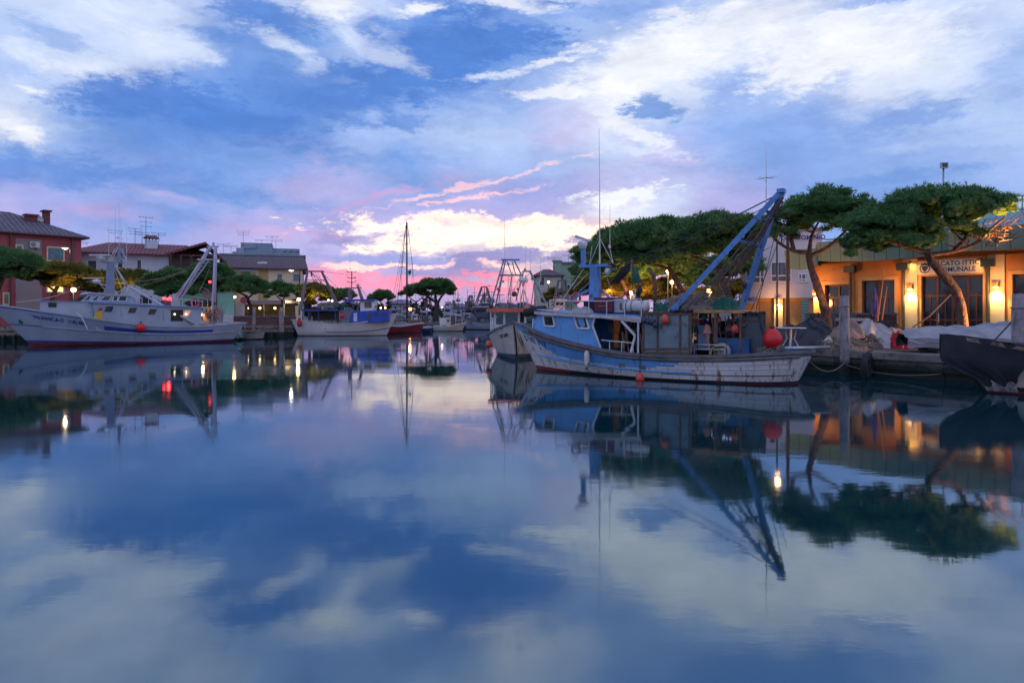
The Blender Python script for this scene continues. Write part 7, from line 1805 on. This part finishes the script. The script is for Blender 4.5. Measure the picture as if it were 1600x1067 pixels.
# ---------------- small white fishing boat with cream cabin front
E_ = Frame((-7.0, 75.0), (3.2, -.1))
rt = E_.root('fishing_boat', 'small white fishing boat with cream cabin front and white canopy in the far harbour', 'fishing boat')
hE = Hull(3.0, 1.7, [(0, .62), (.4, .55), (.7, .68), (1, .98)], ob=.5, os_=.1, w0=.8, keel=.3)
hE.shell([(-1, .08, lambda q: 1), (.08, .9, lambda q: 2 if q < .52 else 0), (.9, 1, lambda q: 3)], [mat('cream hull paint', (.58, .48, .42), .5, .1, 1, .05), redaf, wC, orroof], rt, nq=20, capm=wC, deckz=.1)
def EL(px, py, yl=0.): return E_.l(px, py, yl)
mb = MB(); p, q = EL(687, 497, -.5), EL(703, 508, -.5); mb.box(((p.x+q.x)/2, 0, (p.z+q.z)/2), (q.x-p.x, 1.0, p.z-q.z)); cb = mb.build('cabin', white, rt)
mb = MB(); p, q = EL(697, 496, -.52), EL(703, 509, -.52); mb.box(((p.x+q.x)/2, -.51, (p.z+q.z)/2), (q.x-p.x, .04, p.z-q.z)); mb.build('panel', mat('cream cabin panel', (.62, .5, .36), .6), cb)  # plain cream panel on the cabin side
mb = MB(); p = EL(700, 501, -.55); mb.box((p.x, -.54, p.z), (.2, .03, .25)); mb.build('window', gwin, cb)
mb = MB(); mb.tube([EL(703, 491, -.6), EL(722, 493, -.6)], .06, 6); mb.tube([EL(703, 491, .6), EL(722, 493, .6)], .06, 6); p, q = EL(703, 491), EL(716, 492); mb.box(((p.x+q.x)/2, 0, p.z), (q.x-p.x, 1.1, .06))
for px in (704, 712, 722): mb.tube([EL(px, 492, -.6), EL(px, 507, -.6)], .03, 5)
mb.build('canopy', paintw, rt)
mb = MB(); mb.tube([EL(716, 492), EL(716, 458)], .03, 5); mb.tube([EL(710, 480), EL(712, 455)], .02, 4); mb.build('mast', darkmet, rt)
rr = random.Random(23)
for k in range(12): a_ = EL(rr.uniform(704, 722), rr.uniform(498, 507), rr.uniform(-.4, .4)); mb = MB(); mb.box(a_, (rr.uniform(.1, .3), .2, rr.uniform(.1, .3)), rr.random()); mb.build('deck_crate', mat('brown deck gear', (.22, .13, .10)), rt)

# ---------------- generic far working boats with net gantries
def far_boat(label, px0, px1, D, sh, hm, house_px, gant=None, head=1, masts=(), seed=1, B=None, housem=None, extra=True, L=None, rotv=.2):
    a, b = P(px0, 0, D), P(px1, 0, D); L = L or (b.x-a.x)*.88; B = B or max(1.6, L*.32)
    fr = Frame(((a.x+b.x)/2, D), (head, rotv)); rt = fr.root('fishing_boat', label, 'fishing boat', 'working boats in the far harbour')
    h = Hull(L, B, [(0, sh*.9), (.4, sh*.8), (.7, sh), (1, sh*1.35)], ob=L*.1, os_=L*.05, w0=.8, keel=.3)
    h.shell([(-1, .08, lambda q: 1), (.08, .85, lambda q: 0), (.85, 1, lambda q: 2)], [hm, blackm, grayr], rt, nq=16, deckz=.15)
    def Lc(px, py, yl=0.): return fr.l(px, py, yl)
    for (x0_, y0_, x1_, y1_, m_) in house_px:
        p, q = Lc(x0_, y0_, 0), Lc(x1_, y1_, 0); w_ = abs(q.x-p.x)
        mb = MB(); mb.box(((p.x+q.x)/2, 0, (p.z+q.z)/2), (w_, B*.55, p.z-q.z)); hs = mb.build('wheelhouse', m_, rt)
        mb = MB(); mb.box(((p.x+q.x)/2, 0, p.z+.05), (w_+.3, B*.62, .1)); mb.build('wheelhouse_roof', paintw, rt)
        mb = MB(); mb.box(((p.x+q.x)/2, 0, q.z+(p.z-q.z)*.68), (w_+.02, B*.45, (p.z-q.z)*.3)); mb.box(((p.x+q.x)/2, 0, q.z+(p.z-q.z)*.68), (w_*.7, B*.55+.02, (p.z-q.z)*.3)); mb.build('window', gwin, hs)
    rr = random.Random(seed)
    if gant:
        (fx0, fy0), (tx0, ty0), (tx1, ty1), (fx1, fy1) = gant
        F0_, T0, T1, F1 = Lc(fx0, fy0, .6), Lc(tx0, ty0, .3), Lc(tx1, ty1, -.3), Lc(fx1, fy1, -.6)
        F2, T2, T3, F3 = Lc(fx0+3, fy0, -.6), Lc(tx0+1.5, ty0, -.3), Lc(tx1-1.5, ty1, .3), Lc(fx1-3, fy1, .6)
        mb = MB(); r_ = .05*D/80+.02
        for f_, t_ in ((F0_, T0), (F1, T1), (F2, T2), (F3, T3)): mb.tube([f_, t_], r_, 5)
        mb.tube([T0, T1], r_, 5)
        for k in (.35, .6): mb.tube([F0_.lerp(T0, k), F1.lerp(T1, k)], r_, 5)
        for k in range(5): mb.tube([T0.lerp(T1, rr.random()), F0_.lerp(F1, rr.random())], r_*.4, 4)
        mb.build('net_gantry', gb, rt)
    if masts:
        mb = MB()
        for px, pt in masts:
            a_ = Lc(px, 500, 0); b_ = Lc(px+rr.uniform(-.5, .5), pt, 0); mb.tube([a_, b_], [.05*D/80, .02*D/80], 5)
            for k in range(rr.randint(0, 3)): z = a_.lerp(b_, rr.uniform(.4, .95)); w_ = rr.uniform(.2, .5); mb.tube([z-Vector((w_, 0, 0)), z+Vector((w_, 0, 0))], .02*D/80, 4)
        mb.build('mast', darkmet, rt)
    if extra:
        z0_ = h.sheer(.4)
        for k in range(18): mb = MB(); mb.box((rr.uniform(-L*.42, L*.38), rr.uniform(-B*.3, B*.3), z0_+rr.uniform(-.1, .6)), (rr.uniform(.1, .6), rr.uniform(.1, .5), rr.uniform(.1, .5)), rr.random()); mb.build('deck_crate', [mat('grey green deck gear', (.10, .13, .13)), mat('brown deck gear', (.22, .13, .10)), mat('blue grey gear', (.12, .14, .2))][seed % 3], rt)
    return rt
blg = mat('blue grey hull paint', (.26, .30, .42), .5, .12, 1, .05); dkh = mat('dark hull paint', (.03, .035, .06), .5, .2, 1, .05); bw = mat('blue white wheelhouse paint', (.40, .42, .50), .5, .1, 1, .05)
far_boat('blue grey boat with tapered net gantry and lettered side right of the small white boat', 732, 768, 82, 1.15, blg, ((742, 480, 762, 496, mat('dark wheelhouse paint', (.06, .06, .10))),), ((740, 482), (752, 448.5), (761, 448.5), (770, 478)), -1, ((764, 444), (757, 446), (768, 452)), 2, L=3.4)
far_boat('dark boat with low trapezoid gantry between the small white boat and the blue grey one', 722, 741, 96, .9, dkh, ((724, 490, 734, 500, bw),), ((726, 484), (733, 462), (738, 462), (742, 482)), 1, ((730, 453), (741, 448)), 3)
far_boat('distant blue boat with arch mast seen left of the far pine trunk', 655, 672, 84, 1.0, bw, ((658, 488, 666, 497, mat('teal blue wheelhouse', (.05, .12, .3))),), ((662, 482), (666, 464), (672, 464), (675, 482)), 1, ((668, 462),), 4)
far_boat('distant pale boat with high wheelhouse behind the small white boat', 692, 712, 100, 1.3, bw, ((695, 481, 706, 494, bw), (698, 474, 704, 481, bw)), None, -1, ((700, 466), (716, 452), (709, 462)), 5)
far_boat('distant boat with leaning pale boom right of the far pine', 708, 728, 112, 1.2, bw, ((711, 486, 720, 495, blg),), ((713, 486), (707, 470), (709, 470), (719, 486)), 1, ((716, 458), (722, 464)), 6)
far_boat('distant dark boat crowded behind the blue grey gantry boat', 744, 772, 104, 1.6, dkh, ((750, 474, 764, 490, mat('dark blue wheelhouse', (.05, .07, .16))),), ((748, 478), (756, 458), (764, 458), (768, 478)), 1, ((754, 452), (770, 455), (747, 462)), 7)
far_boat('far grey boat left of the far twin pines with nets on deck', 622, 648, 92, 1.3, blg, ((626, 487, 637, 497, bw),), None, 1, ((631, 475), (643, 470)), 8)
far_boat('blue decked boat behind the bow of the cobalt deckhouse trawler', 606, 630, 78, 1.2, mat('slate blue hull', (.10, .14, .24)), ((612, 484, 624, 496, mat('slate blue hull', (.10, .14, .24))),), None, -1, ((611, 470), (626, 476)), 9)
far_boat('far boat with white top behind the red sailboat stern', 640, 658, 80, 1.0, bw, ((643, 492, 652, 500, white),), None, 1, ((657, 478),), 10)
far_boat('grey working boat partly hidden behind the orange roofed boat', 770, 800, 60, 1.1, blg, ((776, 480, 790, 494, bw),), None, 1, ((781, 440), (798, 452)), 11)
far_boat('working boat with small gantry moored below the pale green block', 858, 892, 50, 1.3, blg, ((864, 470, 880, 485, bw),), ((862, 480), (872, 438), (884, 438), (890, 480)), 1, ((893, 430),), 12)

# ---------------- quay clutter on the right
QZ = .745
net_heap('net_heap', 'pale rope and net heap spilling over the quay edge beside the stern', 'fishing net', (11.5, 23.5, QZ), .6, .85, .6, .42, mat('pale tan net', (.30, .25, .21), .95, .5, 9, 1.), 51, 140, .02)
heap('tarpaulin', 'black crumpled tarpaulin heap behind the white round table', 'tarpaulin', (10.9, 25.6, QZ), -.3, 1.3, .9, 1.12, mat('black plastic sheet', (.014, .018, .028), .35, .3, 3, .3), 52, .3, 6)
heap('tarpaulin', 'tan canvas sheet thrown over the right end of the black heap', 'tarpaulin', (12.05, 24.9, QZ+.35), -.8, .75, .5, .75, tarpt, 53, .18, 2)
t = empty('garden_table', P(1232, 516, 22.0)-Vector((0, 0, .73)), .3, 'white plastic round table behind the big red buoy', 'table')
mb = MB(); mb.lathe([(.01, .71), (.5, .71), (.52, .73), (.5, .745), (.01, .745)], n=24); mb.build('table_top', paintw, t)
for k in range(4):
    a_ = PI/4+PI/2*k; mb = MB(); mb.tube([(math.cos(a_)*.2, math.sin(a_)*.2, .71), (math.cos(a_)*.12, math.sin(a_)*.12, .35), (math.cos(a_)*.3, math.sin(a_)*.3, 0)], .025, 6); mb.build('leg', paintw, t)
t.location.z = QZ; t.location.y = 23.9; t.location.x = 9.75
t = empty('covered_chair', (8.75, 24.3+2.2, .745), .2, 'tall stack covered with blue tarpaulin beside the dark stern plate', 'tarpaulin')
mb = MB(); 
def cv(u, v):
    X, Z = (u-.5), v; w_ = .42-.10*v; a_ = 2*PI*u; rr_ = w_*(1+.08*math.sin(9*a_+3*v)); return (math.cos(a_)*rr_, math.sin(a_)*rr_*.8, 1.05*v)
mb.grid(cv, 40, 8); mb.lathe([(.30, 1.04), (.2, 1.08), (.01, 1.09)], n=12); mb.build('cover', tarpb, t, smooth=True)
o = heap('tarpaulin', 'small blue tarpaulin bundle at the foot of the blue covered stack', 'tarpaulin', (9.6, 26.2, QZ), 0, .4, .35, .55, tarpb, 55, .3, 4)
# white tarp over nets with a red cloth
heap('tarpaulin', 'grey white canvas tent draped over nets on the quay between the pines', 'tarpaulin', (13.35, 25.3, QZ), -.55, 1.1, .8, 1.15, mat('light grey canvas', (.42, .42, .45), .85, .2, 2.5, .5, bscale=5), 61, .32, 3, nu=60, nv=40)
heap('tarpaulin', 'lower right fold of canvas beyond the draped tent', 'tarpaulin', (14.35, 26.3, QZ), -.3, .8, .6, .95, tarpw, 62, .3, 4)
net_heap('net_heap', 'brown net heap showing under the draped grey white canvas', 'fishing net', (12.75, 24.75, QZ), -.4, .62, .5, .55, netb, 63, 110, .018)
heap('red_cloth', 'bright red cloth bundle hanging from the draped canvas', 'cloth', (13.8, 24.4, QZ), -.9, .40, .34, .62, redcl, 64, .35, 4)
net_heap('net_heap', 'dark net pile between the red cloth and the covered boat', 'fishing net', (14.35, 24.9, QZ), -.4, .5, .35, .42, mat('dark net', (.05, .045, .05), .95, .5, 9, 1.), 65, 50, .016)
# covered boat on the quay
fb = Frame((15.2, 21.7, .75), (-5.2, .9))
rt = fb.root('covered_boat', 'upturned sided boat under grey white canvas covers on the quay', 'boat')
def cover(u, v, L=2.6, W=.95):
    X = (2*u-1); Y = (2*v-1); e = max(0, 1-abs(X)**4)**.5
    yy = Y*W*(.55+.45*e); ridge = .42*(1-abs(Y)**1.5)*(.4+.6*e)
    fold = .025*math.sin(X*22+Y*4)+.02*math.sin(X*37+Y*9)
    return (X*L, yy*(1+.03*math.sin(X*15)), .42+ridge+fold+.25*max(0, X)*0+(.0 if abs(Y) < .99 else -.1))
mb = MB(); mb.grid(cover, 70, 24); mb.build('canvas_cover', tarpw, rt, smooth=True)
mb = MB()
def skirt(u, v, L=2.6, W=.95, s=1): X = 2*u-1; e = max(0, 1-abs(X)**4)**.5; return (X*L, s*(W*(.55+.45*e)+.02-v*.08+.015*math.sin(X*30)), .46-v*.30+.02*math.sin(X*17))
mb.grid(lambda u, v: skirt(u, v, s=1), 60, 4); mb.grid(lambda u, v: skirt(u, v, s=-1), 60, 4); mb.build('cover_skirt', tarpw, rt, smooth=True)
mb = MB(); mb.tube([skirt(i/30, .45, s=1) for i in range(31)], .018, 5); mb.tube([skirt(i/30, .45, s=-1) for i in range(31)], .018, 5); mb.build('rope', ropem, rt)
hq = Hull(4.9, 1.75, [(0, .45), (.5, .42), (1, .5)], ob=.15, os_=.1, w0=.7, keel=.0)
mb = MB(); mb.prism([(-2.3, .1), (-2.4, .42), (2.4, .42), (2.1, .1)], -.75, .75); mb.build('hull', blackm, rt)
for x_ in (-1.6, 1.7): mb = MB(); mb.box((x_, 0, .06), (.25, 1.5, .12)); mb.build('chock', wood, rt)
heap('tarpaulin', 'second long pale canvas behind the covered boat', 'tarpaulin', (17.2, 23.1, QZ), -.15, 2.2, .55, .95, tarpw, 71, .12, 5, nu=60)
heap('tarpaulin', 'blue grey folded canvas on top of the rear canvas at the right edge', 'tarpaulin', (16.6, 23.0, QZ+.45), -.1, 1.4, .35, .6, mat('blue grey canvas', (.20, .25, .36), .8, .2, 2, .2), 72, .2, 4)
# equipment behind: weathered steel tank with hanging brown nets
bx = Frame((14.35, 29.0, .73), (3.4, -1.6))
rt = bx.root('steel_tank', 'long low grey steel tank with brown nets hung over its side', 'tank')
mb = MB(); mb.box((0, .4, .62), (3.5, .8, 1.2)); mb.box((0, .4, 1.24), (3.6, .9, .06)); mb.build('body', mat('weathered grey steel', (.15, .155, .165), .7, .2, 2, .2, dirt=(.09, .05, .04), dirt_amt=.5), rt)
mb = MB(); rr = random.Random(14)
for k in range(60):
    x_ = rr.uniform(.2, 1.7) if k % 3 else rr.uniform(-1.6, 1.6); mb.tube([(x_, -.02, 1.28), (x_+rr.uniform(-.1, .1), -.08, .9), (x_+rr.uniform(-.3, .3), -.12, rr.uniform(.1, .6))], .02, 4)
mb.build('hung_net', mat('maroon brown net', (.12, .05, .05), .95, .5, 8, .6), rt)
def leaning(name, label, cat, pts, D, r, m):
    p = [P(*q, D) for q in pts]; b0 = p[0].copy(); mb = MB(); mb.tube([v-b0 for v in p], r, 6); ob = mb.build(name, m, None); ob.location = b0; return tag(ob, label, cat)
leaning('fishing_rod', 'orange lit cane leaning up beside the furled purple parasol', 'pole', ((1371, 502), (1382, 420)), 26.5, [.03, .012], mat('orange cane', (.42, .16, .07), .6, .2, 3, .1))
leaning('fishing_rod', 'shorter cane leaning right of the furled purple parasol', 'pole', ((1378, 500), (1386, 448)), 26.5, [.025, .012], woodo)
leaning('long_pole', 'dark pole slanting up to the left across the nearest pine trunk', 'pole', ((1426, 512), (1452, 494), (1486, 460)), 24., [.03, .022, .015], wood)
leaning('mooring_line', 'taut dark line from the right edge pile down to the black bow', 'rope', ((1592, 491), (1548, 538)), 17.6, [.018, .018], roped)
t = empty('parasol', P(1367, 500, 26.8), 0, 'furled purple parasol standing between the two leaning canes', 'parasol')
mb = MB(); mb.lathe([(.015, -.8), (.02, .1), (.10, .12), (.13, .45), (.10, .9), (.04, 1.22), (.012, 1.35)], n=9); mb.build('cloth', mat('purple cloth', (.10, .06, .22), .8, .3, 4, .2), t)
mb = MB(); mb.tube([(0, 0, -.8), (0, 0, 1.4)], .02, 6); mb.lathe([(.25, -.8), (.22, -.72), (.02, -.7)], n=12); mb.build('pole', darkmet, t)
t = empty('crate_stack', (12.0, 27.2, .745), .2, 'grey crates and cans on the quay under the dark leaning pine', 'crate')
for k, (x_, y_, z_, w_) in enumerate(((0, 0, .2, .6), (.55, .1, .2, .5), (.1, .05, .55, .5), (-.5, .1, .18, .4))): mb = MB(); mb.box((x_, y_, z_), (w_, .4, .3)); mb.box((x_, y_, z_+.16), (w_+.04, .44, .03)); mb.build('crate', mat('grey plastic crate', (.2, .2, .22), .6, .3, 3, .1), t)
t = empty('canister', (11.05, 22.95+.9, .745), 0, 'small white canister beside the pale net heap', 'canister')
mb = MB(); mb.lathe([(.01, 0), (.13, 0), (.14, .3), (.08, .38), (.04, .4), (.04, .45), (.01, .45)], n=12); mb.build('body', whitb, t, smooth=True); mb = MB(); mb.torus((0, 0, .43), .06, .012); mb.build('handle', whitb, t)
# black heap of old fenders hanging below the quay edge
t = empty('tyre_fenders', (11.35, 21.75, .35), .97, 'dark bundle of old tyres hanging on the quay wall behind the stern', 'fender')
for k in range(3): mb = MB(); mb.torus((-.7+.62*k, -.0, .02*k), .30, .11, M=Matrix.Rotation(R(90), 3, 'X'), n=20); mb.build('tyre', rubber, t, smooth=True)

# ---------------- black shrouded bow at the right edge
G = Frame((14.5, 16.6), (-1, .25))
rt = G.root('moored_boat', 'boat with pointed bow shrouded in black canvas at the right edge', 'boat')
hG = Hull(5.2, 2.3, [(0, .95), (.5, .95), (.8, 1.12), (1, 1.41)], ob=1.0, os_=.2, w0=.8, wl=.85)
hG.shell([(-1, .06, lambda q: 1), (.06, .14, lambda q: 2), (.14, 1, lambda q: 0)], [mat('beige hull paint', (.46, .38, .32), .5, .12, 1, .08, dirt=(.25, .2, .16), dirt_amt=.35), redaf, blackm], rt, nq=30, capm=wood)
mb = MB()
for sd in (1, -1):
    def shroud(u, v):
        q = min(.74+.265*u+.17*v*(1-u), 1.0); s_ = hG.sheer(q); zb = .07
        z = s_+.05-(s_+.05-zb)*v; p = hG.pt(q, max(min(z, s_), .03), sd, .04+.035*math.sin(u*11+v*4)*v+.015*math.sin(u*31+v*13))
        tx = hG.pt(q, s_, sd).x; kk = max(0, min(1, (z/s_-.25)/.35)); return (p.x+(tx-p.x)*kk+.05*(q > .97), p.y, z+.02*math.sin(u*23))
    mb.grid(shroud, 34, 20)
def lid(u, v):
    q = min(.74+.265*u, 1.); s_ = hG.sheer(q); p = hG.pt(q, s_, 1, .04); return (p.x+.05*(q > .97), p.y*(1-2*v), s_+.05+(.14*(1-u)-.03)*math.sin(PI*v)+.02*math.sin(u*17+v*9))
mb.grid(lid, 24, 12); mb.build('black_canvas_shroud', tarpk, rt, smooth=True)
mb = MB()
def edge(u, v): q = .885+.11*u; p = hG.pt(q, .05+.26*v*(1-.3*u)*(.8+.3*math.sin(u*13)), 1, .085+.03*math.sin(u*19)); return (p.x+.04, p.y, p.z)
mb.grid(edge, 18, 6); mb.build('pale_salt_edge', mat('salt stained canvas', (.22, .20, .22), .9, .4, 8, .5, dirt=(.05, .05, .06), dirt_amt=.5, dscale=7), rt)
mb = MB()
def wc(u, v):
    q = .60+.14*u; s_ = hG.sheer(q); z = s_+.08-v*(.95-.25*math.sin(u*5)); p = hG.pt(q, max(min(z, s_), .05), 1, .05+.05*math.sin(u*16)*(.3+v)+.02*math.sin(u*37)); return (p.x, p.y, z+.06*math.sin(u*9)*v)
mb.grid(wc, 30, 14)
mb.grid(lambda u, v: (hG.pt(.60+.14*u, .95, 1).x, hG.pt(.6+.14*u, .95, 1).y+.05-v*1.2, hG.sheer(.65)+.09+.06*math.sin(v*8+u*3)), 12, 8); mb.build('white_canvas', tarpw, rt, smooth=True)
t2 = heap('tarpaulin', 'pale canvas bundle on the deck behind the black shrouded bow', 'tarpaulin', G.w(.9, 0, .9), G.rz, .8, .6, .4, tarpw, 81, .3, 4)
